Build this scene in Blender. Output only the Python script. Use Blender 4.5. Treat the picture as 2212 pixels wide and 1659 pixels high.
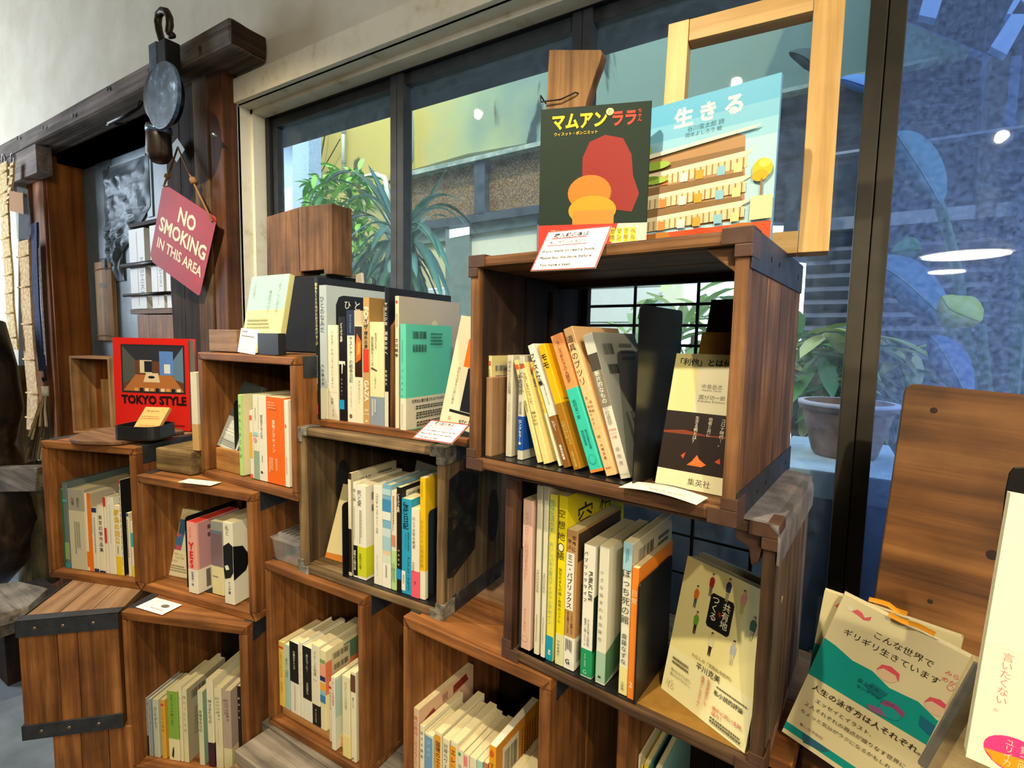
import bpy, bmesh, math, random
from mathutils import Vector, Matrix, noise as mnoise
random.seed(7)
for o in list(bpy.data.objects): bpy.data.objects.remove(o, do_unlink=True)
SC = bpy.context.scene
COL = SC.collection
EYE = 1.45                      # eye height above the floor
# ---------------------------------------------------------------- camera
YAW, PITCH, ROLL, FPX, CX, CY = 0.5528307, 0.0888591, -0.0187622, 1106.3, 1106.0, 829.5
fw = Vector((-math.sin(YAW)*math.cos(PITCH), math.cos(YAW)*math.cos(PITCH), -math.sin(PITCH)))
r0 = Vector((math.cos(YAW), math.sin(YAW), 0)); d0 = fw.cross(r0)
rt = math.cos(ROLL)*r0 + math.sin(ROLL)*d0
dn = math.cos(ROLL)*d0 - math.sin(ROLL)*r0
cam = bpy.data.objects.new('camera', bpy.data.cameras.new('camera'))
COL.objects.link(cam)
cam.data.sensor_fit = 'HORIZONTAL'; cam.data.sensor_width = 36.0
cam.data.lens = 36.0*FPX/2212.0; cam.data.clip_start = 0.02; cam.data.clip_end = 200
cm = Matrix((( rt.x, -dn.x, -fw.x, 0), (rt.y, -dn.y, -fw.y, 0), (rt.z, -dn.z, -fw.z, EYE), (0,0,0,1)))
cam.matrix_world = cm
SC.camera = cam
# ---------------------------------------------------------------- world, exposure
w = bpy.data.worlds.new('sky'); SC.world = w; w.use_nodes = True
bg = w.node_tree.nodes['Background']
bg.inputs[0].default_value = (0.62, 0.80, 1.0, 1); bg.inputs[1].default_value = 4.6
SC.view_settings.view_transform = 'Standard'; SC.view_settings.look = 'None'
SC.view_settings.gamma = 1.0; SC.view_settings.exposure = 0.0; SC.view_settings.use_curve_mapping = False
SC.cycles.use_denoising = True
SC.cycles.max_bounces = 7; SC.cycles.transparent_max_bounces = 10
SC.cycles.caustics_reflective = False; SC.cycles.caustics_refractive = False
SC.cycles.sample_clamp_indirect = 4.0
# sun low over the courtyard, on the far wall
sd = bpy.data.lights.new('sun', 'SUN'); sd.energy = 3.2; sd.angle = 0.02; sd.color = (1.0, 0.90, 0.62)
so = bpy.data.objects.new('sun', sd); COL.objects.link(so)
so.rotation_euler = Vector((0.30, -0.50, 0.85)).to_track_quat('Z', 'Y').to_euler()

# unseen soft fill added right of the camera; cool daylight from the left
def area(name, loc, aim, sx, sy, e, col):
    l = bpy.data.lights.new(name, 'AREA'); l.shape = 'RECTANGLE'; l.size = sx; l.size_y = sy; l.energy = e; l.color = col
    o = bpy.data.objects.new(name, l); COL.objects.link(o); o.location = loc
    o.rotation_euler = (Vector(aim)-Vector(loc)).to_track_quat('-Z', 'Y').to_euler(); return o
area('room_fill', (2.1, -1.3, 2.6), (-.7, .9, 1.3), 1.2, 1.0, 62, (1.0, .87, .66))
area('left_daylight', (-5.0, -.5, 2.1), (-2.6, 1.1, 1.7), .9, 1.4, 95, (.78, .88, 1.0))

def ray(px, py):
    return (rt*(px-CX) + dn*(py-CY) + fw*FPX).normalized()
CAM = Vector((0, 0, EYE))
def at(px, py, Y=None, Z=None, X=None):
    """point of the scene seen at a pixel, on the plane y=Y, or height Z below/above the eye, or x=X"""
    d = ray(px, py)
    if Y is not None: t = Y/d.y
    elif Z is not None: t = Z/d.z
    else: t = X/d.x
    return CAM + d*t
def srgb(h):
    if isinstance(h, str):
        h = h.lstrip('#'); c = [int(h[i:i+2], 16)/255 for i in (0, 2, 4)]
    else: c = h
    return tuple(((x+0.055)/1.055)**2.4 if x > 0.04045 else x/12.92 for x in c)+(1,)
# ---------------------------------------------------------------- materials
_M = {}
def mat(col, rough=0.5, metal=0.0, spec=0.5, var=0.0, bump=0.0, scale=60.0):
    """plain coloured surface with a little mottling"""
    k = ('p', col, rough, metal, spec, var, bump, scale)
    if k in _M: return _M[k]
    m = bpy.data.materials.new('paint'); m.use_nodes = True; nt = m.node_tree; b = nt.nodes['Principled BSDF']
    c = srgb(col); b.inputs['Base Color'].default_value = c
    b.inputs['Roughness'].default_value = rough; b.inputs['Metallic'].default_value = metal
    b.inputs['Specular IOR Level'].default_value = spec
    if var or bump:
        tc = nt.nodes.new('ShaderNodeTexCoord'); n = nt.nodes.new('ShaderNodeTexNoise')
        n.inputs['Scale'].default_value = scale; n.inputs['Detail'].default_value = 5
        nt.links.new(tc.outputs['Object'], n.inputs['Vector'])
        r = nt.nodes.new('ShaderNodeValToRGB')
        r.color_ramp.elements[0].position = .3; r.color_ramp.elements[1].position = .7
        r.color_ramp.elements[0].color = tuple(x*(1-var) for x in c[:3])+(1,)
        r.color_ramp.elements[1].color = tuple(min(1, x*(1+var*.6)) for x in c[:3])+(1,)
        nt.links.new(n.outputs['Fac'], r.inputs['Fac']); nt.links.new(r.outputs['Color'], b.inputs['Base Color'])
        if bump:
            bm = nt.nodes.new('ShaderNodeBump'); bm.inputs['Strength'].default_value = bump; bm.inputs['Distance'].default_value = .002
            nt.links.new(n.outputs['Fac'], bm.inputs['Height']); nt.links.new(bm.outputs['Normal'], b.inputs['Normal'])
    _M[k] = m; return m
def wood(dark, mid, light, axis='z', rough=0.6, s=1.0, bump=0.35, dirt=0.25, spec=0.2):
    """sawn timber, grain along one local axis, with blotches, knots and a tone of its own for each board"""
    k = ('w', dark, mid, light, axis, rough, s, bump, dirt, spec)
    if k in _M: return _M[k]
    m = bpy.data.materials.new('wood'); m.use_nodes = True; nt = m.node_tree; N = nt.nodes; L = nt.links
    b = N['Principled BSDF']; b.inputs['Roughness'].default_value = rough; b.inputs['Specular IOR Level'].default_value = spec
    tc = N.new('ShaderNodeTexCoord'); oi = N.new('ShaderNodeObjectInfo')
    add = N.new('ShaderNodeVectorMath'); add.operation = 'ADD'
    mul = N.new('ShaderNodeMath'); mul.operation = 'MULTIPLY'; mul.inputs[1].default_value = 13.7
    L.new(oi.outputs['Random'], mul.inputs[0]); L.new(tc.outputs['Object'], add.inputs[0]); L.new(mul.outputs[0], add.inputs[1])
    mp = N.new('ShaderNodeMapping'); sc = [70*s]*3; sc['xyz'.index(axis)] = 3.2*s
    mp.inputs['Scale'].default_value = sc; L.new(add.outputs[0], mp.inputs['Vector'])
    n1 = N.new('ShaderNodeTexNoise'); n1.inputs['Scale'].default_value = 1.0; n1.inputs['Detail'].default_value = 7
    n1.inputs['Roughness'].default_value = .62; n1.inputs['Distortion'].default_value = .35; L.new(mp.outputs[0], n1.inputs['Vector'])
    r = N.new('ShaderNodeValToRGB'); e = r.color_ramp.elements
    e[0].position = .30; e[0].color = srgb(dark); e[1].position = .72; e[1].color = srgb(light)
    x = r.color_ramp.elements.new(.52); x.color = srgb(mid)
    L.new(n1.outputs['Fac'], r.inputs['Fac'])
    n2 = N.new('ShaderNodeTexNoise'); n2.inputs['Scale'].default_value = 9*s; n2.inputs['Detail'].default_value = 6
    L.new(add.outputs[0], n2.inputs['Vector'])
    r2 = N.new('ShaderNodeValToRGB'); r2.color_ramp.elements[0].position = .36; r2.color_ramp.elements[1].position = .62
    v = 1-dirt; r2.color_ramp.elements[0].color = (v*.8, v*.8, v*.8, 1); r2.color_ramp.elements[1].color = (1, 1, 1, 1)
    L.new(n2.outputs['Fac'], r2.inputs['Fac'])
    mx = N.new('ShaderNodeMix'); mx.data_type = 'RGBA'; mx.blend_type = 'MULTIPLY'; mx.inputs[0].default_value = 1
    L.new(r.outputs['Color'], mx.inputs[6]); L.new(r2.outputs['Color'], mx.inputs[7])
    hs = N.new('ShaderNodeHueSaturation'); mr = N.new('ShaderNodeMapRange')
    mr.inputs['To Min'].default_value = .82; mr.inputs['To Max'].default_value = 1.12
    L.new(oi.outputs['Random'], mr.inputs['Value']); L.new(mr.outputs[0], hs.inputs['Value']); L.new(mx.outputs[2], hs.inputs['Color'])
    L.new(hs.outputs[0], b.inputs['Base Color'])
    bp = N.new('ShaderNodeBump'); bp.inputs['Strength'].default_value = bump; bp.inputs['Distance'].default_value = .0015
    L.new(n1.outputs['Fac'], bp.inputs['Height']); L.new(bp.outputs['Normal'], b.inputs['Normal'])
    _M[k] = m; return m
def emis(col, st):
    m = bpy.data.materials.new('lamp_glow'); m.use_nodes = True; nt = m.node_tree; b = nt.nodes['Principled BSDF']
    b.inputs['Emission Color'].default_value = srgb(col); b.inputs['Emission Strength'].default_value = st
    return m
def two_tone(a, b_, scale, lo=.45, hi=.55, rough=.9, bump=.3, c3=None, dist=.01, stretch=(1, 1, 1)):
    m = bpy.data.materials.new('mottled'); m.use_nodes = True; nt = m.node_tree; N = nt.nodes; L = nt.links
    b = N['Principled BSDF']; b.inputs['Roughness'].default_value = rough
    tc = N.new('ShaderNodeTexCoord'); mp = N.new('ShaderNodeMapping'); mp.inputs['Scale'].default_value = stretch
    L.new(tc.outputs['Object'], mp.inputs[0])
    n = N.new('ShaderNodeTexNoise'); n.inputs['Scale'].default_value = scale; n.inputs['Detail'].default_value = 8; n.inputs['Roughness'].default_value = .6
    L.new(mp.outputs[0], n.inputs['Vector'])
    r = N.new('ShaderNodeValToRGB'); e = r.color_ramp.elements
    e[0].position = lo; e[0].color = srgb(a); e[1].position = hi; e[1].color = srgb(b_)
    if c3: x = r.color_ramp.elements.new(min(.99, hi+.12)); x.color = srgb(c3)
    L.new(n.outputs['Fac'], r.inputs['Fac']); L.new(r.outputs['Color'], b.inputs['Base Color'])
    bp = N.new('ShaderNodeBump'); bp.inputs['Strength'].default_value = bump; bp.inputs['Distance'].default_value = dist
    L.new(n.outputs['Fac'], bp.inputs['Height']); L.new(bp.outputs['Normal'], b.inputs['Normal'])
    return m
def clear(tint=(0.9, 0.95, 0.95), gl=.08, haze=.05, hcol=(.5, .62, .8), rough=0.02, fres=True, dust=40.):
    m = bpy.data.materials.new('clear_pane'); m.use_nodes = True; nt = m.node_tree; N = nt.nodes; L = nt.links
    N.remove(N['Principled BSDF']); out = N['Material Output']
    t = N.new('ShaderNodeBsdfTransparent'); t.inputs[0].default_value = tint+(1,)
    g = N.new('ShaderNodeBsdfGlossy'); g.inputs['Roughness'].default_value = rough
    mx = N.new('ShaderNodeMixShader')
    if fres:
        lw = N.new('ShaderNodeLayerWeight'); pw = N.new('ShaderNodeMath'); pw.operation = 'POWER'; pw.inputs[1].default_value = 4.0
        L.new(lw.outputs['Facing'], pw.inputs[0])
        ml = N.new('ShaderNodeMath'); ml.operation = 'MULTIPLY_ADD'; ml.inputs[1].default_value = .5; ml.inputs[2].default_value = gl
        L.new(pw.outputs[0], ml.inputs[0]); L.new(ml.outputs[0], mx.inputs[0])
    else: mx.inputs[0].default_value = gl
    L.new(t.outputs[0], mx.inputs[1]); L.new(g.outputs[0], mx.inputs[2])
    d = N.new('ShaderNodeBsdfDiffuse'); d.inputs[0].default_value = hcol+(1,)
    tr = N.new('ShaderNodeBsdfTranslucent'); tr.inputs[0].default_value = hcol+(1,)
    ad = N.new('ShaderNodeAddShader'); L.new(d.outputs[0], ad.inputs[0]); L.new(tr.outputs[0], ad.inputs[1])
    m2 = N.new('ShaderNodeMixShader')
    tc = N.new('ShaderNodeTexCoord'); n = N.new('ShaderNodeTexNoise'); n.inputs['Scale'].default_value = dust; n.inputs['Detail'].default_value = 8
    n.inputs['Roughness'].default_value = .75
    L.new(tc.outputs['Object'], n.inputs['Vector'])
    mr = N.new('ShaderNodeMapRange'); mr.inputs['From Min'].default_value = .35; mr.inputs['From Max'].default_value = .7
    mr.inputs['To Min'].default_value = haze*.3; mr.inputs['To Max'].default_value = haze*1.7
    L.new(n.outputs['Fac'], mr.inputs['Value']); L.new(mr.outputs[0], m2.inputs[0])
    L.new(mx.outputs[0], m2.inputs[1]); L.new(ad.outputs[0], m2.inputs[2]); L.new(m2.outputs[0], out.inputs[0])
    return m
# woods by use
def OR(ax): return wood('#55341a', '#835229', '#a4703c', ax, .55, 1.0, .3, .22)      # orange crates
def ORI(ax): return wood('#5e3417', '#84491f', '#9f5f2e', ax, .65, .8, .35, .35)
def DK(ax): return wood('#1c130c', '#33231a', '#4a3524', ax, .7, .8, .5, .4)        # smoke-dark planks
def OLD(ax): return wood('#4b3a26', '#7d6443', '#a38a62', ax, .7, 1.0, .6, .35)      # worn pale crate
def BR(ax): return wood('#452e1b', '#775130', '#966c44', ax, .6, .9, .4, .35)        # brown crate
def TAN(ax): return wood('#6b4a30', '#94714f', '#ab8a67', ax, .6, .7, .4, .2)
def GREY(ax): return wood('#5a5148', '#8a7f70', '#a89c8a', ax, .8, .8, .7, .35)
IRON = mat('#3a3c40', .55, .6, .5, .35, .3, 40)
STEEL = mat('#1b1b1c', .32, .3, .5, .15)
# ---------------------------------------------------------------- mesh building
class MB:
    def __init__(s): s.v = []; s.f = []; s.m = []
    def add(s, vs, fs, m=0, M=None):
        b = len(s.v)
        s.v += [tuple(M @ Vector(p)) if M else tuple(p) for p in vs]
        s.f += [tuple(b+i for i in f) for f in fs]; s.m += [m]*len(fs); return s
    def box(s, x0, x1, y0, y1, z0, z1, m=0, M=None):
        vs = [(x, y, z) for z in (z0, z1) for y in (y0, y1) for x in (x0, x1)]
        return s.add(vs, [(0,2,3,1), (4,5,7,6), (0,1,5,4), (2,6,7,3), (0,4,6,2), (1,3,7,5)], m, M)
    def prism(s, pts, a, b, axis='y', m=0, M=None):
        """polygon in the plane across axis, extruded a..b"""
        def P(p, t): return {'y': (p[0], t, p[1]), 'x': (t, p[0], p[1]), 'z': (p[0], p[1], t)}[axis]
        n = len(pts); vs = [P(p, a) for p in pts]+[P(p, b) for p in pts]
        return s.add(vs, [tuple(range(n))[::-1], tuple(range(n, 2*n))]+[(i, (i+1) % n, n+(i+1) % n, n+i) for i in range(n)], m, M)
    def tube(s, pts, r, seg=8, m=0, caps=True):
        pts = [Vector(p) for p in pts]; n = len(pts); b = len(s.v); up = Vector((0, 0, 1))
        rr = r if isinstance(r, (list, tuple)) else [r]*n
        px = None
        for i, p in enumerate(pts):
            t = (pts[min(i+1, n-1)]-pts[max(i-1, 0)]).normalized()
            if px is None: px = t.orthogonal().normalized()
            px = (px-t*px.dot(t)).normalized(); py = t.cross(px)
            for k in range(seg):
                a = 2*math.pi*k/seg; s.v.append(tuple(p+(px*math.cos(a)+py*math.sin(a))*rr[i]))
        for i in range(n-1):
            for k in range(seg):
                a = b+i*seg+k; c = b+i*seg+(k+1) % seg
                s.f.append((a, c, c+seg, a+seg)); s.m.append(m)
        if caps:
            s.f.append(tuple(b+k for k in range(seg))[::-1]); s.m.append(m)
            s.f.append(tuple(b+(n-1)*seg+k for k in range(seg))); s.m.append(m)
        return s
    def lathe(s, prof, seg=32, m=0, M=None):
        n = len(prof); vs = []; fs = []
        for k in range(seg):
            a = 2*math.pi*k/seg
            vs += [(r*math.cos(a), r*math.sin(a), z) for r, z in prof]
        for k in range(seg):
            for i in range(n-1):
                a = k*n+i; c = ((k+1) % seg)*n+i; fs.append((a, c, c+1, a+1))
        return s.add(vs, fs, m, M)
    def build(s, name, mats, parent=None, bevel=0, smooth=False, seg=2, rough=0):
        me = bpy.data.meshes.new(name); me.from_pydata(s.v, [], s.f); me.update()
        if not isinstance(mats, (list, tuple)): mats = [mats]
        for x in mats: me.materials.append(x)
        for p, i in zip(me.polygons, s.m): p.material_index = i
        bm = bmesh.new(); bm.from_mesh(me)
        if bevel: bmesh.ops.bevel(bm, geom=bm.edges[:], offset=bevel, segments=seg, profile=.6, affect='EDGES', clamp_overlap=True)
        if rough:
            bmesh.ops.subdivide_edges(bm, edges=[e for e in bm.edges if e.calc_length() > .03], cuts=6, use_grid_fill=True)
            for vv in bm.verts:
                q = vv.co*18; vv.co += Vector((mnoise.noise(q), mnoise.noise(q+Vector((9, 3, 1))), mnoise.noise(q+Vector((2, 7, 5)))))*rough
        bmesh.ops.recalc_face_normals(bm, faces=bm.faces[:])
        bm.to_mesh(me); bm.free()
        if smooth:
            for p in me.polygons: p.use_smooth = True
        o = bpy.data.objects.new(name, me); COL.objects.link(o)
        if parent: o.parent = parent
        return o
def box(x0, x1, y0, y1, z0, z1): return MB().box(x0, x1, y0, y1, z0, z1)
def tag(o, label=None, cat=None, group=None, kind=None):
    if label: o['label'] = label
    if cat: o['category'] = cat
    if group: o['group'] = group
    if kind: o['kind'] = kind
    return o
def thing(name, label=None, cat=None, loc=(0, 0, 0), rz=0, M=None, group=None, kind=None):
    o = bpy.data.objects.new(name, None); COL.objects.link(o); o.empty_display_size = .05
    if M is not None: o.matrix_world = M
    else: o.location = loc; o.rotation_euler = (0, 0, rz)
    return tag(o, label, cat, group, kind)
def frame(P, u, v):
    """matrix: x=u (width), z=v (up), y=into the face; origin P (bottom-left front corner)"""
    u = Vector(u).normalized(); v = Vector(v); v = (v-u*v.dot(u)).normalized(); y = v.cross(u)
    return Matrix(((u.x, y.x, v.x, P[0]), (u.y, y.y, v.y, P[1]), (u.z, y.z, v.z, P[2]), (0, 0, 0, 1)))
def local(o, w): return o.matrix_world.inverted() @ Vector(w)
# ---------------------------------------------------------------- lettering
_T = {}
_fc = bpy.data.curves.new('letters', 'FONT'); _fo = bpy.data.objects.new('letters', _fc); COL.objects.link(_fo)
VR = {'ー': '｜', '「': '﹁', '」': '﹂', '―': '｜', '…': '︙'}
def txt(body, vertical, bold):
    k = (body, vertical, bold)
    if k in _T: return _T[k]
    if vertical: body = '\n'.join(VR.get(c, c) for c in body)
    _fc.body = body; _fc.size = 1; _fc.align_x = 'CENTER' if vertical else 'LEFT'; _fc.offset = bold
    _fc.space_line = .86 if vertical else 1.0; _fc.resolution_u = 2
    bpy.context.view_layer.update()
    dg = bpy.context.evaluated_depsgraph_get()
    me = bpy.data.meshes.new_from_object(_fo.evaluated_get(dg))
    vs = [(v.co.x, v.co.y) for v in me.vertices]; fs = [tuple(p.vertices) for p in me.polygons]
    bpy.data.meshes.remove(me)
    if not vs: vs = [(0, 0)]
    x0 = min(v[0] for v in vs); x1 = max(v[0] for v in vs); y0 = min(v[1] for v in vs); y1 = max(v[1] for v in vs)
    _T[k] = (vs, fs, x0, x1, y0, y1); return _T[k]
def paper(h):
    """printed and plain paper is never quite white: warm it and take the top off"""
    h = h.lstrip('#'); c = [int(h[i:i+2], 16)/255 for i in (0, 2, 4)]; m = max(c); f = 1-.13*max(0, m-.4)/.6
    return '#'+''.join('%02x' % int(round(255*x*f*g)) for x, g in zip(c, (1, .985, .92)))
class Ink:
    """printing laid on one flat face: O origin, U and V unit vectors, size W x H in metres"""
    def __init__(s, O, U, V, W, H, eps=.0004):
        s.O = Vector(O); s.U = Vector(U); s.V = Vector(V); s.N = s.U.cross(s.V); s.W = W; s.H = H; s.eps = eps
        s.b = MB(); s.mats = []; s.k = 1
    def mi(s, c, r=.45):
        m = mat(paper(c), r, 0, .3)
        if m not in s.mats: s.mats.append(m)
        return s.mats.index(m)
    def pt(s, u, v, e=0): return s.O+s.U*(u*s.W)+s.V*(v*s.H)+s.N*(s.eps+e)
    def poly(s, pts, c, lift=0):
        s.k += 1; e = s.k*.00003+lift
        s.b.add([s.pt(u, v, e) for u, v in pts], [tuple(range(len(pts)))], s.mi(c)); return s
    def rect(s, u0, v0, u1, v1, c): return s.poly([(u0, v0), (u1, v0), (u1, v1), (u0, v1)], c)
    def oval(s, u, v, ru, rv, c, n=24, rot=0):
        return s.poly([(u+ru*math.cos(a)*math.cos(rot)-rv*s.H/s.W*math.sin(a)*math.sin(rot)*0-(rv*math.sin(a)*math.sin(rot)), v+rv*math.sin(a)*math.cos(rot)+ru*math.cos(a)*math.sin(rot)) for a in [2*math.pi*i/n for i in range(n)]], c)
    def text(s, t, uc, vc, w, h, c='#222222', vert=False, rot=0, bold=0.0, stretch=False):
        vs, fs, x0, x1, y0, y1 = txt(t, vert, bold)
        bw, bh = max(x1-x0, 1e-3), max(y1-y0, 1e-3)
        W, H = w*s.W, h*s.H
        if rot: W, H = H, W
        k = min(W/bw, H/bh); kx = ky = k
        if stretch: kx, ky = W/bw, H/bh
        cx, cy = (x0+x1)/2, (y0+y1)/2; s.k += 1; e = s.k*.00003
        P = []
        for x, y in vs:
            a, b = (x-cx)*kx, (y-cy)*ky
            if rot: a, b = (b, -a) if rot > 0 else (-b, a)
            P.append(s.O+s.U*(uc*s.W+a)+s.V*(vc*s.H+b)+s.N*(s.eps+e))
        s.b.add(P, fs, s.mi(c)); return s
    def vt(s, t, uc, v1, v0, c='#222222', w=.7, bold=0.0):
        """upright column of characters spread over v1..v0"""
        n = len(t); st = (v1-v0)*s.H/n; sz = min(w*s.W*(1.45 if w > .37 else 1.15), s.W*.93, st*1.02)
        _, _, a0, a1, b0, b1 = txt('国', False, bold); em = max(a1-a0, b1-b0); cx, cy = (a0+a1)/2, (b0+b1)/2
        s.k += 1; e = s.k*.00003; k = sz/em*.92; m = s.mi(c)
        for i, ch in enumerate(t):
            if ch == ' ' or ch == '　': continue
            ch2 = VR.get(ch, ch); vs, fs, x0, x1, y0, y1 = txt(ch2, False, bold)
            ox = (x0+x1)/2 if ord(ch2) < 0x2000 or ch2 == '｜' else cx
            V = v1*s.H-st*(i+.5)
            s.b.add([s.O+s.U*(uc*s.W+(x-ox)*k)+s.V*(V+(y-cy)*k)+s.N*(s.eps+e) for x, y in vs], fs, m)
        return s
    def lines(s, u0, v0, u1, v1, n, c='#555555', vert=False, seed=1):
        """small body text too fine to read: rows of short strokes"""
        R = random.Random(seed)
        for i in range(n):
            if vert:
                u = u0+(u1-u0)*(i+.5)/n; v = v1; hw = (u1-u0)/n*.28
                end = v0+(v1-v0)*R.uniform(0, .25)
                while v > end:
                    l = (v1-v0)*.05; s.rect(u-hw, max(v-l, v0), u+hw, v, c); v -= l*1.35
            else:
                v = v0+(v1-v0)*(i+.5)/n; u = u0; hw = (v1-v0)/n*.26; end = u1-(u1-u0)*R.uniform(0, .3)
                while u < end:
                    l = (u1-u0)*R.uniform(.03, .07); s.rect(u, v-hw, min(u+l, u1), v+hw, c); u += l*1.3
        return s
    def bars(s, u0, v0, u1, v1, c='#1c1c1c', bgc='#e9e6da', seed=3):
        R = random.Random(seed)
        if bgc: s.rect(u0-.01, v0-.006, u1+.01, v1+.006, bgc)
        n = 13
        for i in range(n):
            a = u0+(u1-u0)*i/n; s.rect(a, v0, a+(u1-u0)/n*R.uniform(.3, .75), v1, c)
        return s
    def build(s, name, parent):
        if s.b.v: return flat_build(s.b, name, s.mats, parent)
def flat_build(b, name, mats, parent):
    me = bpy.data.meshes.new(name); me.from_pydata(b.v, [], b.f); me.update()
    for x in mats: me.materials.append(x)
    for p, i in zip(me.polygons, b.m): p.material_index = i
    o = bpy.data.objects.new(name, me); COL.objects.link(o); o.parent = parent; return o
# ---------------------------------------------------------------- books
PAGE = mat('#d3c497', .9, 0, .2, .10, .25, 300); PAGEW = mat('#d4cfb9', .9, 0, .2, .08, .25, 300)
def ushell(T, W, z0, z1, th, out=0.0, r=.0015, flap=1.0):
    """cover bent round the spine: outline in plan, extruded z0..z1"""
    o = out; r = min(r+o, T*.4)
    def arc(rr, off):
        a = []
        cxs = ((T+o-r), (-o+r))
        for i in range(5):
            t = math.pi/2*i/4; a.append((cxs[0]+rr*math.cos(t), -o+r-rr*math.sin(t)))
        for i in range(5):
            t = math.pi/2*i/4; a.append((cxs[1]-rr*math.sin(t), -o+r-rr*math.cos(t)))
        return a
    We = W*flap
    outer = [(T+o, We)]+arc(r, 0)+[(-o, We)]
    q = max(r-th, .0001)
    inner = [(T+o-th, We)]+[(min(max(x, -o+th), T+o-th), max(y, -o+th)) for x, y in arc(q, 0)]+[(-o+th, We)]
    b = MB(); n = len(outer)
    vs = [(x, y, z0) for x, y in outer]+[(x, y, z0) for x, y in inner]+[(x, y, z1) for x, y in outer]+[(x, y, z1) for x, y in inner]
    fs = []
    for i in range(n-1):
        fs += [(i, i+1, 2*n+i+1, 2*n+i), (n+i+1, n+i, 3*n+i, 3*n+i+1), (i, n+i, n+i+1, i+1), (2*n+i, 2*n+i+1, 3*n+i+1, 3*n+i)]
    fs += [(0, 2*n, 3*n, n), (n-1, 2*n-1, 4*n-1, 3*n-1)]
    return b.add(vs, fs)
NB = [0]
def book(M, T, H, W, label, col, spine=None, right=None, left=None, bands=(), hard=False, page=None, group=None, name='book', rough=.4):
    """M places the book: x thickness, y from spine to fore-edge, z up"""
    NB[0] += 1
    t = thing(name, label, 'book', M=M, group=group)
    T = max(T, .003); th = .002 if hard and T > .009 else .0006; ins = .003 if hard else .0
    cm_ = mat(paper(col), rough, 0, .3, .03, 0, 25)
    ushell(T, W, 0, H, th).build('cover', cm_, t)
    b = MB(); x0, x1 = th*1.02, T-th*1.02; y0 = max(th, .001)+.0006; y1 = W-ins-.0002; n = 5
    if hard and T > .01:    # rounded block: hollow fore-edge
        pts = [(x0, y0), (x1, y0)]+[(x1-(x1-x0)*i/n, y1-.003*math.sin(math.pi*i/n)) for i in range(n+1)]
    else: pts = [(x0, y0), (x1, y0), (x1, y1), (x0, y1)]
    b.prism(pts, ins+.0004, H-ins-.0004, 'z'); b.build('page_block', page or PAGE, t)
    for i, (z0, z1, c) in enumerate(bands):
        ushell(T, W, z0*H, z1*H, .0002, .00025+.0002*i, .0015).build('paper_band', mat(paper(c), .42, 0, .3, .02, 0, 25), t)
    eps = .0003+.0002*len(bands)
    for fn, O, U, wd in ((spine, (0, 0, 0), (1, 0, 0), T), (right, (T, 0, 0), (0, 1, 0), W), (left, (0, W, 0), (0, -1, 0), W)):
        if fn:
            k = Ink(O, U, (0, 0, 1), wd, H, eps); fn(k); k.build('printed_lettering', t)
    return t
class Crate:
    """local frame of a crate: x along the front, y inwards, z up; (x,y,z) front bottom left, z from eye level"""
    def __init__(s, x, y, z, yaw, w, h, d, t=.018):
        s.w, s.h, s.d, s.t = w, h, d, t; s.yaw = math.radians(yaw)
        s.M = Matrix.Translation((x, y, z+EYE)) @ Matrix.Rotation(s.yaw, 4, 'Z'); s.Mi = s.M.inverted()
    def ray(s, px, py):
        o = s.Mi @ CAM; d = (s.Mi.to_3x3() @ ray(px, py)); return o, d
    def hit(s, px, py, y=0.0):
        o, d = s.ray(px, py); k = (y-o.y)/d.y; return o+d*k
    def hitz(s, px, py, z):
        o, d = s.ray(px, py); k = (z-o.z)/d.z; return o+d*k
def K(ox, oy):
    return lambda x, y: (ox+x/3.95, oy+y/3.95)
def row(cr, zf, y0, items, k, group, back=None, gap=.0006, order=True, kb=None):
    """stand books on a crate floor. item: bl, brx, tl (crop pixels), label, colour, options"""
    prev = cr.t+.0005; kb = kb or k; out = []
    for it in items:
        bl, brx, tl, label, col = it[:5]; op = dict(it[5]) if len(it) > 5 else {}
        yy = op.pop('y', y0); dz = op.pop('dz', 0.0)
        B = cr.hit(*kb(*bl), yy); Rr = cr.hit(*kb(brx, bl[1]), yy); Tp = cr.hit(*k(*tl), yy)
        z0 = zf+dz
        dx = Tp.x-B.x
        if op.pop('straight', True) and abs(dx) < .035 and 'lean' not in op: a = 0.0
        else: a = math.atan2(dx, Tp.z-z0)
        a = op.pop('lean', a); H = (Tp.z-z0)/math.cos(a)
        T = max((Rr.x-B.x)*math.cos(a)-.0004, .004)
        x = B.x if a else (B.x*.6+Tp.x*.4)
        if order and not a and x < prev+gap:
            T = max(.004, T-(prev+gap-x)*.5); x = prev+gap
        W = op.pop('W', H*.69); W = min(W, cr.d-yy-cr.t-.004)
        lift = T*math.sin(a) if a > 0 else 0
        M = cr.M @ Matrix.Translation((x, yy, z0+lift+.0003)) @ Matrix.Rotation(a, 4, 'Y')
        o = book(M, T, H, W, label, col, group=group, **op); out.append(o)
        if not a: prev = x+T
        if 0: print('BOOK %-50s T %.3f H %.3f x %.3f a %.2f  yfloor %.3f' % (label[:50], T, H, x, a, cr.hitz(*kb(*bl), z0).y))
    return out
def face_book(P, u, v, T, H, W, label, col, face=None, ltr=False, **kw):
    """book shown cover outwards; P bottom-left of the cover, u its width, v its height direction"""
    u = Vector(u).normalized(); v = Vector(v); v = (v-u*v.dot(u)).normalized(); n = u.cross(v); P = Vector(P)
    if ltr: ex, ey, O = n, u, P-n*T
    else: ex, ey, O = -n, -u, P+u*W
    M = Matrix(((ex.x, ey.x, v.x, O.x), (ex.y, ey.y, v.y, O.y), (ex.z, ey.z, v.z, O.z), (0, 0, 0, 1)))
    if ltr: kw['right'] = face
    else: kw['left'] = face
    return book(M, T, H, W, label, col, **kw)
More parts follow.
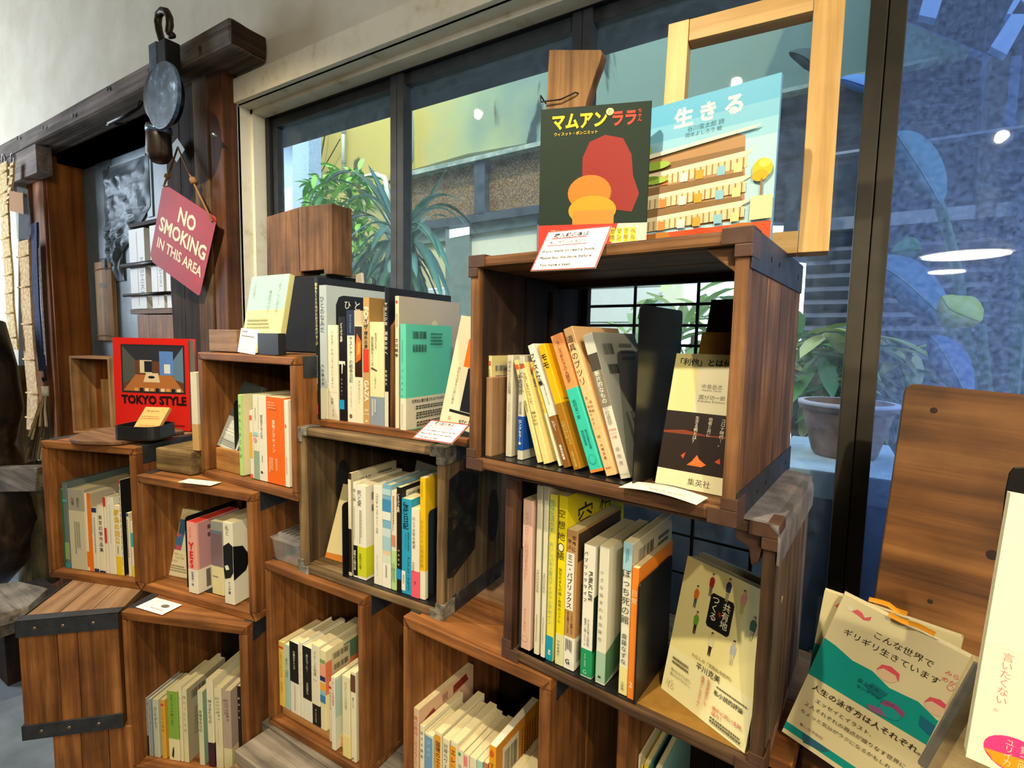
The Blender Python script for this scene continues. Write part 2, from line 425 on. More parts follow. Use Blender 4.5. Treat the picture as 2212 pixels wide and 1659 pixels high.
def dirs(yaw, lean, roll=0):
    """width and up directions of a panel facing the room: yaw about z, leaning back, rolled in its own plane"""
    R = Matrix.Rotation(yaw, 3, 'Z') @ Matrix.Rotation(-lean, 3, 'X') @ Matrix.Rotation(-roll, 3, 'Y')
    return R @ Vector((1, 0, 0)), R @ Vector((0, 0, 1))
# ================================================================ THE ROOM
PLASTER = two_tone('#c9c2ae', '#d6d0bf', 6, .35, .65, .85, .12, None, .003)
WHITEP = two_tone('#b8a680', '#dcd4bc', 14, .26, .40, .55, .15, '#e4ddc8', .002, (1, 1, 1))
DARKF = mat('#1d1f22', .5, 0, .4, .25, .2, 30)
SASH = mat('#34383d', .6, 0, .4, .3, .3, 25)
CONC = two_tone('#5b646b', '#79828a', 5, .35, .65, .8, .2)
YW, YC, YG = 1.045, 1.03, 1.17           # wall face, casing face, glass
XL, XR, YB, ZC = -5.2, 2.4, -6.2, 2.05+EYE
zct = at(705, 81, Y=YC).z; zcb = at(733, 132, Y=YC).z
xco = at(487, 420, Y=YC).x; xci = at(509, 420, Y=YC).x
ZS = 0.42                                   # window sill height
tag(box(XL, XR, YB, YW+.2, -.1, 0).build('floor', CONC), kind='structure')
tag(box(XL, XR, YB, YW+.2, ZC, ZC+.1).build('ceiling', mat('#8f877a', .9)), kind='structure')
tag(box(XL-.1, XL, YB, YW+.2, 0, ZC).build('wall_left', PLASTER), kind='structure')
tag(box(XR, XR+.1, YB, YW+.2, 0, ZC).build('wall_right', PLASTER), kind='structure')
tag(box(XL, XR, YB-.1, YB, 0, ZC).build('wall_front', mat('#54483a', .9)), kind='structure')
xd1 = at(478, 600, Y=YW).x                   # right side of the doorway
xd0 = at(62, 600, Y=YW).x                    # left side of the doorway
zbeam = at(329, 175, Y=.95).z
wb = MB()
wb.box(XL, XR, YW, YW+.16, zct-.02, ZC)
wb.box(XL, xd0, YW, YW+.16, 0, zct-.02)
wb.box(xd0, xd1, YW, YW+.16, zbeam+.02, zct-.02)
wb.box(xd1, xco+.01, YW, YW+.16, 0, zct-.02)
wb.box(xco+.01, XR, YW, YW+.16, 0, ZS)
tag(wb.build('wall_back', PLASTER), kind='structure')
# ---- window
win = thing('window_1', loc=(0, 0, 0), kind='structure')
def wpart(name, b, m, **k): return b.build(name, m, win, **k)
wpart('casing', box(xco, XR, YC, YW+.01, zcb, zct), WHITEP, bevel=.003)
wpart('casing', box(xco, xci, YC-.002, YW+.01, 0.1, zcb), WHITEP, bevel=.003)
wpart('casing_reveal', box(xci-.03, XR, YW, YG-.035, zcb, zcb+.02), WHITEP)
wpart('casing_reveal', box(xci-.03, xci, YW, YG-.035, ZS, zcb), WHITEP)
wpart('casing_bead', box(xci, XR, YW+.045, YG-.035, zcb-.014, zcb), WHITEP)
wpart('casing_bead', box(xci, xci+.014, YW+.045, YG-.035, ZS, zcb), WHITEP)
zf0 = at(771, 190, Y=YG-.03).z; zf1 = zcb-.005
xf0 = xci+.01; xf1 = at(586, 420, Y=YG-.03).x
wpart('outer_frame', box(xf0, XR, YG-.035, YG+.012, zf0, zf1), DARKF, bevel=.002)
wpart('outer_frame', box(xf0, xf1, YG-.035, YG+.01, ZS, zf0), DARKF, bevel=.002)
wpart('window_sill', box(xf0, XR, YW-.05, YG+.06, ZS-.04, ZS+.03), DARKF, bevel=.003)
def mull(pl, pr, py, yf, nm, m, wd=None):
    a = at(pl, py, Y=yf).x; b = at(pr, py, Y=yf).x; mid = (a+b)/2
    wpart(nm, box(a, mid-.0008, yf, YG+.008, ZS+.03, zf0), m, bevel=.002)
    wpart(nm, box(mid+.0008, b, yf, YG+.008, ZS+.03, zf0), m, bevel=.002)
    return a, b
m1 = mull(843, 871, 400, YG-.03, 'mullion', SASH)
m2 = mull(1236, 1279, 60, YG-.03, 'mullion', SASH)
m3 = mull(1852, 1930, 400, YG-.045, 'mullion', mat('#3d372a', .6, 0, .4, .25, .3, 18))
zp = at(771, 218, Y=YG-.02).z
PANE = clear(haze=.035, gl=.03)
PANER = clear(tint=(.70, .80, .92), haze=.12, gl=.04, hcol=(.36, .50, .85), dust=110)
spans = [(xf1, m1[0]), (m1[1], m2[0]), (m2[1], m3[0]), (m3[1], XR)]
for i, (a, b) in enumerate(spans):
    wpart('sash_rail', box(a, b, YG-.02, YG+.02, zp, zf0), SASH, bevel=.0015)
    if i == 0: wpart('sash_stile', box(a, a+.022, YG-.02, YG+.008, ZS+.03, zp), SASH, bevel=.0015)
    wpart('glass_pane', box(a, b, YG, YG+.003, ZS+.03, zp), PANE if i < 3 else PANER)
# ---- doorway: lintel beam, posts, grey door
beam = thing('door_beam', 'heavy weathered grey timber beam over the doorway below the pulley block', 'beam', loc=(0, 0, 0))
xb1 = at(497, 90, Y=.92).x
bt = at(476, 48, Y=.92).z; bb = at(329, 175, Y=.92).z-.005
MBm = wood('#4a3c30', '#7d7066', '#9a9188', 'x', .8, .5, .8, .35)
box(XL+.02, xb1, .92, YW-.005, bb, bt).build('timber', MBm, beam, bevel=.012, rough=.008)
for i in range(16):
    p = at(20+i*26+random.uniform(-6, 6), 275-i*10, Y=.918); 
    MB().tube([(p.x, .9185, bb+.03+random.random()*(bt-bb-.06)), (p.x, .914, bb+.03+random.random()*0.001+(bt-bb)*.5)], .0001)
for i in range(9):
    x = xb1-.15-i*.33; z = bb+(bt-bb)*(.3+.4*((i*7) % 3)/2)
    MB().lathe([(0, 0), (.008, 0), (.008, .003), (0, .003)], 8, 0, Matrix.Translation((x, .912, z)) @ Matrix.Rotation(math.pi/2, 4, 'X')).build('nail_head', IRON, beam)
box(xb1-.02, xb1+.004, .925, YW-.01, bb+.004, bt-.004).build('end_grain', DK('y'), beam, bevel=.004, rough=.002)
def post(pl, pr, py, yf, yb, z0, z1, m, label, name='door_post'):
    a = at(pl, py, Y=.99).x; b = at(pr, py, Y=.99).x
    o = box(a+.003, b-.001, yf, yb, z0, z1).build(name, m, bevel=.003, rough=.003)
    return tag(o, label, 'post')
post(365, 395, 600, .995, 1.04, 0, bb, wood('#20160f', '#3a2a20', '#55402f', 'z', .8, .6, .7, .4), 'narrow dark plank post behind the NO SMOKING sign')
post(396, 428, 600, .992, 1.04, 0, bb, wood('#1c140e', '#33261c', '#4a3828', 'z', .8, .6, .7, .4), 'dark plank post between the sign and the brown post')
post(430, 462, 600, .985, 1.04, 0, bb, wood('#3e2b1c', '#6a4e35', '#866a4c', 'z', .8, .6, .7, .4), 'brown weathered post right of the NO SMOKING sign')
post(463, 491, 600, .99, 1.04, 0, bb+.02, wood('#3e2415', '#613b23', '#7a4f33', 'z', .7, .6, .5, .4), 'reddish brown post against the white window casing')
# left jamb, orange
xj = at(113, 600, Y=1.0).x
tag(box(at(74, 600, Y=1.0).x, xj-.015, .99, 1.03, 0, bb).build('door_post', wood('#5a2f14', '#9a5a2a', '#b87a45', 'z', .7, .5, .6, .3), bevel=.004, rough=.006), 'orange brown rough post at the left of the grey door', 'post')
tag(box(xj-.014, xj, 1.0, 1.148, 0, bb).build('door_jamb', wood('#6a3614', '#98571f', '#b06c2c', 'z', .6, .4, .2, .2)), 'smooth orange brown jamb board left of the grey door', 'jamb')
pg = at(66, 400, Y=.95)
tag(box(at(0, 400, Y=.95).x-.2, at(92, 380, Y=.95).x, .93, .99, at(66, 385, Y=.95).z, at(66, 320, Y=.95).z).build('wooden_bracket', wood('#5a4a42', '#8a7a72', '#a8988c', 'x', .7, .5, .5, .3), bevel=.004), 'short horizontal timber bracket holding the hanging straps', 'bracket')
# grey door
door = thing('door_1', loc=(0, 0, 0), kind='structure')
DG = two_tone('#6c7f8a', '#8a9fab', 7, .35, .65, .45, .25, '#9db2bd', .004)
yd = 1.155; xa, xb_ = at(186, 500, Y=yd).x, at(380, 500, Y=yd).x
box(xa-.02, xb_, yd, yd+.03, 0.02, bb).build('door_leaf', DG, door, bevel=.002)
for (x0, y0, x1, y1) in ((218, 300, 236, 560), (236, 330, 320, 372), (322, 300, 326, 470)):
    a = at(x0, y1, Y=yd); b = at(x1, y0, Y=yd)
    box(a.x, b.x, yd-.006, yd, min(a.z, b.z), max(a.z, b.z)).build('metal_sheet', DG, door, bevel=.001)
# crumpled foil patch
fo = MB(); nx, nz = 22, 44
A0 = at(236, 610, Y=yd); A1 = at(322, 335, Y=yd)
for j in range(nz+1):
    for i in range(nx+1):
        u, v = i/nx, j/nz
        wd = .38+.62*min(1, max(0, (v-.25)*3))
        x = A0.x+(A1.x-A0.x)*(.02+u*wd); z = A0.z+(A1.z-A0.z)*v
        q = Vector((x*22, z*9, 0)); d = abs(mnoise.noise(q))*.05+abs(mnoise.noise(q*2.7))*.022
        e = min(1, u*6, (1-u)*6, v*8, (1-v)*8)
        fo.v.append((x, yd-.008-d*e, z))
for j in range(nz):
    for i in range(nx):
        a = j*(nx+1)+i; fo.f.append((a, a+1, a+nx+2, a+nx+1)); fo.m.append(0)
fo.build('crumpled_foil', mat('#59656d', .5, .3, .4, .4, .2, 12), door, smooth=True)
# recess back behind the door head (dark)
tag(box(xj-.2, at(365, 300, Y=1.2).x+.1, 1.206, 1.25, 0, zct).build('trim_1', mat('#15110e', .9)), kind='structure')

# ================================================================ OUTSIDE: the courtyard
YO = 3.1
def zat(x, y, Y): return at(x, y, Y=Y)
def slab(name, pts, Y, th, m, parent=None, bevel=0):
    P = [at(x, y, Y=Y) for x, y in pts]
    return MB().prism([(p.x, p.z) for p in P], Y, Y+th, 'y').build(name, m, parent, bevel=bevel)
tag(slab('gap_shade_sheet', [(40, 425), (76, 425), (80, 900), (40, 900)], 1.025, .015, mat('#15110f', .9)), 'near black sheet for the shaded gap between the hanging straps and the orange post', 'panel')  # flat near-black sheet painted for the shade of the gap
gnd = box(-9, 6, YW+.21, 9, -.12, -.02).build('floor_courtyard', two_tone('#4a4f45', '#7d7f70', 5, .4, .6))
tag(gnd, kind='structure')
hs = thing('courtyard_house', 'stained and reflection tinted plaster house wall across the courtyard with cork panels and grey doors', 'house', loc=(0, 0, 0))
STUC = two_tone('#56695e', '#7d9080', 1.3, .36, .50, .9, .3, '#8a9a86', .01, (1.2, 1, .5))
STUY = two_tone('#7f7442', '#b9a455', 2.2, .36, .52, .9, .3, '#c9bb80', .01)
CORK = two_tone('#5c4125', '#9b7a4d', 90, .42, .6, .8, .5, '#c1a26e', .004)
BATT = mat('#3c444c', .6, 0, .4, .25, .3, 12)
def stucco():  # yellow to green-grey along x: glass reflection put into the colour, plus stain
    m = bpy.data.materials.new('stain_reflection_stucco'); m.use_nodes = True; nt = m.node_tree; N = nt.nodes; L = nt.links; b = N['Principled BSDF']; b.inputs['Roughness'].default_value = .9
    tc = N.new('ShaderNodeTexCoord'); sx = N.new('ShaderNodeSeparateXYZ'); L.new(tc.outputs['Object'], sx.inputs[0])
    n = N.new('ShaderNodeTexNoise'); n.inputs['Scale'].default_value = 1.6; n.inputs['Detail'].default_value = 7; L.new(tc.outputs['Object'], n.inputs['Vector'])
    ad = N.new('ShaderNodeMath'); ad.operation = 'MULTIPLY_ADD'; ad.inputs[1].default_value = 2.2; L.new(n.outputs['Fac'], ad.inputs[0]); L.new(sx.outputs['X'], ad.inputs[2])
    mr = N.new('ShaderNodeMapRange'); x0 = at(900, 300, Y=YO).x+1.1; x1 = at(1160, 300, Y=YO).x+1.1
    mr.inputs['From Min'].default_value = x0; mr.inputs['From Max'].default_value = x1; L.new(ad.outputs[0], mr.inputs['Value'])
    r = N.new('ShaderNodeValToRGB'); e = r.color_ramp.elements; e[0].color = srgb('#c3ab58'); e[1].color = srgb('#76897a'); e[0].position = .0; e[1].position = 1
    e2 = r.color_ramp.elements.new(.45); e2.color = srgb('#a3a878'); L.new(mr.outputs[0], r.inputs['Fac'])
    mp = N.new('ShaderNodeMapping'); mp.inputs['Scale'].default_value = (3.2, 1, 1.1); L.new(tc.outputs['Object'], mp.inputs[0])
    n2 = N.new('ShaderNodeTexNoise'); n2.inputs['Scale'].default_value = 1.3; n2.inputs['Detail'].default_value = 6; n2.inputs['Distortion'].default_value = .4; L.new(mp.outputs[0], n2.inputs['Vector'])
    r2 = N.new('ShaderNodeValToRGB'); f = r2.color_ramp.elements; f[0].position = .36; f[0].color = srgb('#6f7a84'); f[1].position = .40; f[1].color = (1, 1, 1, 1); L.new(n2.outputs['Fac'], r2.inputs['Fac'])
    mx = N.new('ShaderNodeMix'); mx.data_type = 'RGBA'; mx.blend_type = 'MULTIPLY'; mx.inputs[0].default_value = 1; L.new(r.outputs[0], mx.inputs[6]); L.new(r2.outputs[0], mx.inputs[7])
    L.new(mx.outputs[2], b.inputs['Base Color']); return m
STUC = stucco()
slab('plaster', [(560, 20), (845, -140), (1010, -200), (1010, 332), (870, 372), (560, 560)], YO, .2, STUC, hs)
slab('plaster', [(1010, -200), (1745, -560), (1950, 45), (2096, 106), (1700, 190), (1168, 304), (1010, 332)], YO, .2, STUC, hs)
slab('stucco_fascia', [(1168, 304), (1700, 190), (2096, 106), (2094, 113), (1700, 199), (1168, 314), (870, 383), (870, 373)], YO-.06, .07, two_tone('#7f8d80', '#b0b9a8', 12, .4, .6), hs)
slab('cork_panel', [(871, 392), (1024, 352), (1024, 462), (871, 486)], YO+.02, .1, CORK, hs)
slab('cork_panel', [(1047, 346), (1260, 300), (1260, 430), (1047, 458)], YO+.02, .1, CORK, hs)
slab('batten', [(1024, 348), (1047, 342), (1047, 460), (1024, 464)], YO-.04, .1, BATT, hs)
slab('batten', [(860, 486), (1262, 428), (1262, 446), (860, 504)], YO-.04, .1, BATT, hs)
slab('lower_wall', [(560, 560), (865, 372), (865, 690), (560, 800)], YO+.02, .1, two_tone('#a9984e', '#cbb978', 4, .4, .6), hs)
for pts in ([(868, 504), (905, 497), (905, 1000), (868, 1000)], [(962, 516), (1014, 506), (1014, 1000), (962, 1000)],
            [(905, 497), (962, 488), (962, 520), (905, 528)], [(1014, 478), (1262, 446), (1262, 470), (1014, 506)], [(1160, 470), (1230, 460), (1230, 1000), (1160, 1000)]):
    slab('door_frame', pts, YO, .05, mat('#77857c', .6, 0, .4, .15, .1, 8), hs)
slab('cream_pane', [(905, 528), (962, 520), (962, 620), (905, 625)], YO+.03, .02, mat('#d9cf9a', .5), hs)
slab('cream_pane', [(905, 628), (962, 622), (962, 800), (905, 800)], YO+.03, .02, mat('#cfd9e0', .5), hs)
slab('cream_pane', [(1014, 506), (1160, 486), (1160, 1000), (1014, 1000)], YO+.03, .02, mat('#f2ead0', .5), hs)
box(at(1150, 600, Y=YO).x, at(1450, 600, Y=YO).x, YO+.1, YO+.15, -.02, at(1300, 300, Y=YO).z).build('white_siding', mat('#f3f4f2', .7), hs)
for i in range(16):
    z = .25+i*.11; box(at(1150, 600, Y=YO).x, at(1450, 600, Y=YO).x, YO+.08, YO+.1, z, z+.10).build('siding_board', mat('#f1f3f3', .7), hs)
xs0, xs1 = at(1450, 600, Y=YO).x, at(1840, 600, Y=YO).x
slab('timber_wall', [(1262, 300), (1700, 205), (2120, 118), (2120, 480), (1262, 480)], YO+.05, .1, two_tone('#34303c', '#4f4a58', 9, .4, .6, .8, .3, None, .01, (1, 1, 4)), hs)
slab('cream_pane', [(1430, 590), (1475, 586), (1475, 660), (1430, 660)], YO-.02, .04, mat('#fffbe6', .6), hs)
# side wall at the far left, whitish blue, with a pale gap behind it
gw = thing('garden_wall', 'pale blue garden wall seen through the leftmost pane', 'wall', loc=(0, 0, 0))
GB = mat('#a9bede', .9, 0, .3, .15, .3, 60)
slab('wall_post', [(632, 265), (667, 262), (667, 760), (632, 760)], 2.75, .12, GB, gw)
slab('wall_post', [(560, 225), (667, 225), (667, 270), (560, 320)], 2.76, .1, mat('#5f7089', .9), gw)
slab('pale_wall', [(560, 300), (635, 280), (635, 760), (560, 760)], 2.95, .1, mat('#dbe9ff', .9), gw)

# pipes and cables
t = thing('wall_conduit', 'white vertical conduit pipe on the yellow courtyard wall', 'pipe', loc=(0, 0, 0))
p0 = at(742, 240, Y=YO-.06); p1 = at(741, 380, Y=YO-.06); MB().tube([p0, p1], .014, 8).build('pipe', mat('#d8d6c8', .5), t, smooth=True)
for y in (285, 350): q = at(742, y, Y=YO-.06); MB().tube([q+Vector((0, 0, -.012)), q+Vector((0, 0, .012))], .02, 8).build('pipe_clip', mat('#8a8878', .5), t)
t = thing('wall_conduit', 'thin grey conduit running down the greenish wall beside the mullion', 'pipe', loc=(0, 0, 0))
MB().tube([at(889, 228, Y=YO-.05), at(891, 345, Y=YO-.05), at(884, 360, Y=YO-.05)], .011, 8).build('pipe', mat('#8a8f86', .5), t, smooth=True)
t = thing('wall_conduit', 'bent white pipe rising behind the arching plant', 'pipe', loc=(0, 0, 0))
MB().tube([at(755, 392, Y=YO-.1), at(812, 378, Y=YO-.1), at(830, 384, Y=YO-.1), at(836, 405, Y=YO-.1), at(838, 560, Y=YO-.1)], .022, 10).build('pipe', mat('#d8d2c0', .5), t, smooth=True)
t = thing('wall_cable', 'loose cable with an orange loop hanging on the yellow wall', 'cable', loc=(0, 0, 0))
c = at(682, 287, Y=YO-.05)
MB().tube([c+Vector((.045*math.cos(a), 0, .045*math.sin(a))) for a in [i*math.pi/8 for i in range(17)]], .006, 6).build('cable_loop', mat('#c58a50', .6), t, smooth=True)
MB().tube([at(704, 255, Y=YO-.05), at(702, 290, Y=YO-.05), at(695, 330, Y=YO-.05), at(686, 382, Y=YO-.05)], .006, 6).build('cable', mat('#3a3428', .6), t, smooth=True)
MB().tube([at(735, 300, Y=YO-.05), at(715, 335, Y=YO-.05), at(690, 378, Y=YO-.05)], .005, 6).build('cable', mat('#3a3428', .6), t, smooth=True)
# header beam just outside the glass
tag(box(-3.2, 0.5, 1.34, 1.46, at(960, 172, Y=1.34).z, 3.3).build('outer_header', mat('#39424f', .8, 0, .3, .2, .2, 8)), 'grey blue beam above the outside of the window', 'beam')
# right: shed of corrugated iron
sh = thing('metal_shed', 'dark shed of horizontal corrugated iron behind the large leaves', 'shed', loc=(0, 0, 0))
YS = 2.6; CORR = mat('#454c66', .5, .25, .5, .25, .2, 6)
xa, xb_ = at(1740, 600, Y=YS).x, at(2175, 600, Y=YS).x
za, zb = at(1950, 1250, Y=YS).z, at(1950, 490, Y=YS).z
za = max(za, .0); n = 26
for i in range(n):
    z = za+(zb-za)*i/n; h = (zb-za)/n
    MB().prism([(YS, z), (YS-.03, z+h*.5), (YS, z+h), (YS+.01, z+h), (YS+.01, z)], xa, xb_, 'x').build('corrugated_rib', CORR, sh)
box(xa-.04, xb_+.04, YS-.05, YS+.02, zb, zb+.05).build('eave_board', mat('#767b92', .6), sh)
box(xb_, xb_+.9, YS-.1, YS+.1, 0, zb+1.3).build('side_wall', mat('#27304a', .8, 0, .3, .2), sh)
box(at(2120, 300, Y=YS).x, at(2158, 300, Y=YS).x, YS-.06, YS+.03, zb, at(2140, 130, Y=YS).z).build('corner_post', mat('#4d4846', .8), sh)
box(xa-.1, xb_, YS+.02, YS+.1, zb, zb+.28).build('upper_wall', mat('#3a4050', .8, 0, .3, .3), sh)
box(xa, xb_+.3, YS-.09, YS-.05, at(2000, 322, Y=YS).z, at(2000, 316, Y=YS).z).build('gutter_rail', mat('#8a90a8', .5), sh)
tag(slab('neighbour_wall', [(1700, 560), (1700, -300), (2900, -900), (2900, 700)], 4.2, .1, mat('#2b3754', .9, 0, .2, .25, .2, 3)), 'dark blue neighbouring wall at the far right behind the shed', 'wall')
rf = thing('slatted_roof', 'dark blue slatted canopy at the top right beyond the glass', 'roof', loc=(0, 0, 0))
MB().prism([(at(1960, 45, Y=2.9).x, at(1960, 45, Y=2.9).z), (at(2150, 125, Y=2.9).x, at(2150, 125, Y=2.9).z), (at(2500, 90, Y=2.9).x, at(2500, 90, Y=2.9).z), (at(2500, -500, Y=2.9).x, at(2500, -500, Y=2.9).z), (at(1850, -400, Y=2.9).x, at(1850, -400, Y=2.9).z)], 2.2, 2.9, 'y').build('roof_panel', mat('#2c3a55', .7, 0, .3, .3, .2, 4), rf)
for pts in ([(1985, 32), (2022, 40), (2045, -30), (2005, -40)], [(2140, 100), (2175, 118), (2230, 20), (2205, 0)], [(2175, 30), (2215, 30), (2250, -60), (2220, -60)]):
    slab('pale_slat', pts, 2.15, .04, mat('#7aa0e0', .6), rf)
# raised ledge with the terracotta pot
led = at(1830, 1004, Y=1.36)
tag(box(at(1700, 980, Y=1.5).x, at(1938, 1010, Y=1.5).x+.0, 1.26, 1.7, led.z-.06, led.z).build('stone_ledge', mat('#aebfd0', .8, 0, .4, .12, .2, 20), bevel=.004), 'pale stone ledge outside under the plant pot', 'ledge')
tag(box(-.9, 2.2, 1.28, 1.8, 0, led.z-.062).build('ledge_wall', two_tone('#1f2c40', '#33445c', 6, .4, .6)), 'dark low wall below the pale stone ledge', 'wall')
pc = at(1828, 900, Y=1.47); rr = (at(1940, 868, Y=1.47).x-at(1717, 868, Y=1.47).x)/2
pot = thing('plant_pot', 'weathered terracotta pot with pale rim outside the window', 'pot', loc=(pc.x, 1.47, led.z))
hp = at(1828, 868, Y=1.47).z-led.z
prof = [(0, 0), (rr*.60, 0), (rr*.66, .01), (rr*.90, hp*.82), (rr*.90, hp*.84), (rr*.97, hp*.86), (rr, hp), (rr*.88, hp), (rr*.84, hp*.8), (rr*.5, hp*.4), (0, hp*.4)]
MB().lathe(prof, 40).build('pot_body', two_tone('#5e3f30', '#94705c', 9, .4, .62, .8, .3, '#a8968c'), pot, smooth=True)
MB().lathe([(rr*.885, hp+.001), (rr*1.0, hp+.001), (rr*1.005, hp-.008), (rr*.88, hp-.006)], 40).build('rim', mat('#b9b4cc', .6), pot, smooth=True)
MB().lathe([(0, hp*.78), (rr*.84, hp*.78)], 24).build('soil', mat('#2a2018', .95), pot)
# ---- plants
def leaf_mesh(path, wmax, fold=.25, prof=None, n=10, face=(0, 0, 1)):
    """strap leaf: path of points, width profile, folded along its midrib, real thickness"""
    path = [Vector(p) for p in path]; b = MB(); N = len(path)
    L = []
    for i, p in enumerate(path):
        t = (path[min(i+1, N-1)]-path[max(i-1, 0)]).normalized()
        if face[2] != 1: t = (t*.35+(path[-1]-path[0]).normalized()*.65).normalized()
        s_ = t.cross(Vector(face));
        if s_.length < .05: s_ = Vector((1, 0, 0))
        s_.normalize(); nn = s_.cross(t).normalized(); u = i/(N-1)
        wd = wmax*(prof(u) if prof else (math.sin(math.pi*min(1, u*.93+.07))**.6))
        L.append([p-s_*wd+nn*wd*fold, p, p+s_*wd+nn*wd*fold, p-nn*.0012])
    for r in L: b.v += [tuple(q) for q in r]
    for i in range(N-1):
        a = i*4
        for x, y in ((0, 1), (1, 2), (2, 3), (3, 0)):
            b.f.append((a+x, a+y, a+4+y, a+4+x)); b.m.append(0)
    return b
def leafmat(c, c2=None):
    k = ('leaf', c)
    if k in _M: return _M[k]
    m = bpy.data.materials.new('leaf'); m.use_nodes = True; nt = m.node_tree; b = nt.nodes['Principled BSDF']
    b.inputs['Base Color'].default_value = srgb(c); b.inputs['Roughness'].default_value = .45
    b.inputs['Transmission Weight'].default_value = 0
    t = nt.nodes.new('ShaderNodeBsdfTranslucent'); t.inputs[0].default_value = srgb(c)
    mx = nt.nodes.new('ShaderNodeMixShader'); mx.inputs[0].default_value = .3
    nt.links.new(b.outputs[0], mx.inputs[1]); nt.links.new(t.outputs[0], mx.inputs[2]); nt.links.new(mx.outputs[0], nt.nodes['Material Output'].inputs[0])
    _M[k] = m; return m
def arch(c, tx, ty, Yt, lift=.15, n=11, drop=0):
    """leaf path from crown c to the point seen at pixel tx,ty at distance Yt, arching upwards by lift"""
    e = at(tx, ty, Y=Yt); c = Vector(c); P = []
    for i in range(n):
        u = i/(n-1); p = c.lerp(e, u); p.z += lift*4*u*(1-u)*(1-.3*u); P.append(p)
    return P
sp = thing('arching_plant', 'potted dracaena with long arching blue green strap leaves outside the glass', 'plant', loc=(0, 0, 0))
cc = at(868, 545, Y=1.62)
tips = [(795, 355, 1.7, .02), (838, 398, 1.6, .03), (712, 388, 1.5, .10), (735, 447, 1.4, .14), (700, 398, 1.9, .2), (748, 480, 1.8, .12), (750, 520, 1.4, .10),
        (965, 365, 1.7, .03), (1010, 490, 1.7, .17), (1035, 510, 1.9, .2), (992, 430, 1.6, .12), (975, 600, 1.5, .16), (952, 560, 1.4, .12), (930, 520, 1.5, .10), (966, 470, 1.9, .1),
        (800, 545, 1.35, .09), (762, 560, 1.5, .1), (755, 600, 1.7, .08), (840, 590, 1.35, .03), (905, 640, 1.4, .05), (925, 650, 1.6, .08), (880, 655, 1.45, .02),
        (820, 640, 1.4, .04), (790, 620, 1.6, .07), (770, 650, 1.5, .08), (940, 620, 1.7, .09), (855, 660, 1.5, .0), (850, 600, 1.4, .0), (900, 600, 1.4, .06), (915, 690, 1.5, .04), (870, 700, 1.55, .01), (958, 655, 1.5, .1), (835, 700, 1.6, .0), (800, 700, 1.7, .05)]
for i, (x, y, Y, lf) in enumerate(tips):
    c = ('#4f9a8c', '#66b3a4', '#3f8a6a', '#7cc0b4', '#387a58')[i % 5]
    leaf_mesh(arch(cc+Vector((random.uniform(-.02, .02), random.uniform(-.02, .02), random.uniform(-.05, .04))), x, y, Y, lf), .017+random.random()*.006).build('leaf', leafmat(c), sp, smooth=True)
for i in range(18):
    a = random.uniform(0, 6.28); r = random.uniform(.1, .3); e = cc+Vector((math.cos(a)*r, math.sin(a)*r*.7, -random.uniform(.15, .45)))
    P = [cc.lerp(e, u/8)+Vector((0, 0, .25*u/8*(1-u/8)*2)) for u in range(9)]
    leaf_mesh(P, .02).build('leaf', leafmat(('#2f6a58', '#4a8f86', '#28584a')[i % 3]), sp, smooth=True)
MB().tube([(cc.x, cc.y, cc.z-.05), (cc.x+.01, cc.y, .35), (cc.x, cc.y, 0.3)], .018, 8).build('stem', mat('#5a4a34', .8), sp)
MB().lathe([(0, 0), (.11, 0), (.15, .28), (.13, .28), (.12, .24), (0, .24)], 24, 0, Matrix.Translation((cc.x, cc.y, .02))).build('pot', mat('#4a3a30', .8), sp)
def bush(name, label, boxpx, Y0, Y1, nleaf, cols, size, seed, kind='stuff', stem=True):
    R = random.Random(seed); t = thing(name, label, 'plant', loc=(0, 0, 0)); x0, y0, x1, y1 = boxpx
    b = MB()
    for i in range(nleaf):
        u, v = R.random(), R.random()
        if (u-.5)**2+(v-.5)**2 > .27+R.random()*.1: continue
        p = at(x0+(x1-x0)*u, y0+(y1-y0)*v, Y=R.uniform(Y0, Y1))
        d = Vector((R.uniform(-1, 1), R.uniform(-.8, .8), R.uniform(-.9, .5))).normalized(); l = size*R.uniform(.7, 1.5)
        P = [p+d*l*k/4+Vector((0, 0, -l*.25*(k/4)**2)) for k in range(5)]
        lb = leaf_mesh(P, l*.17, .3); m = R.randrange(len(cols)); o = len(b.v); b.v += lb.v
        b.f += [tuple(o+q for q in f) for f in lb.f]; b.m += [m]*len(lb.f)
    o = b.build('foliage', [leafmat(c) for c in cols], t); o['kind'] = 'stuff'
    if stem:
        a = at((x0+x1)/2, (y0+y1)/2, Y=(Y0+Y1)/2)
        for k in range(3): MB().tube([(a.x+(k-1)*.05, a.y, 0), (a.x+(k-1)*.1, a.y, a.z*.6), (a.x+(k-1)*.16, a.y, a.z+.1)], .012, 6).build('stem', mat('#5a4c32', .9), t)
    return t
bush('leafy_shrub', 'bright green leafy shrub against the yellow courtyard wall', (655, 360, 805, 640), 2.35, 2.72, 620, ('#5fae2a', '#8fce46', '#2f7a2a', '#a9d860'), .10, 1)
bush('leafy_shrub', 'dark green foliage low behind the arching plant', (745, 520, 900, 800), 1.95, 2.35, 300, ('#2b6a4a', '#20523c', '#4a8a5a'), .11, 2)
bush('leafy_shrub', 'pale green foliage seen through the wire back of the top crate', (1350, 620, 1640, 920), 2.3, 2.8, 170, ('#bcd890', '#d6e8ac', '#93ba70', '#e8f0c8'), .17, 3)
bush('leafy_shrub', 'yellow green leaves behind the terracotta pot', (1690, 720, 1960, 900), 1.86, 2.1, 260, ('#6fae5a', '#b8c66a', '#4f8f6a', '#d8d890'), .12, 4)
ban = thing('banana_plant', 'tall plant with broad blue green leaves and one yellow leaf before the metal shed', 'plant', loc=(0, 0, 0))
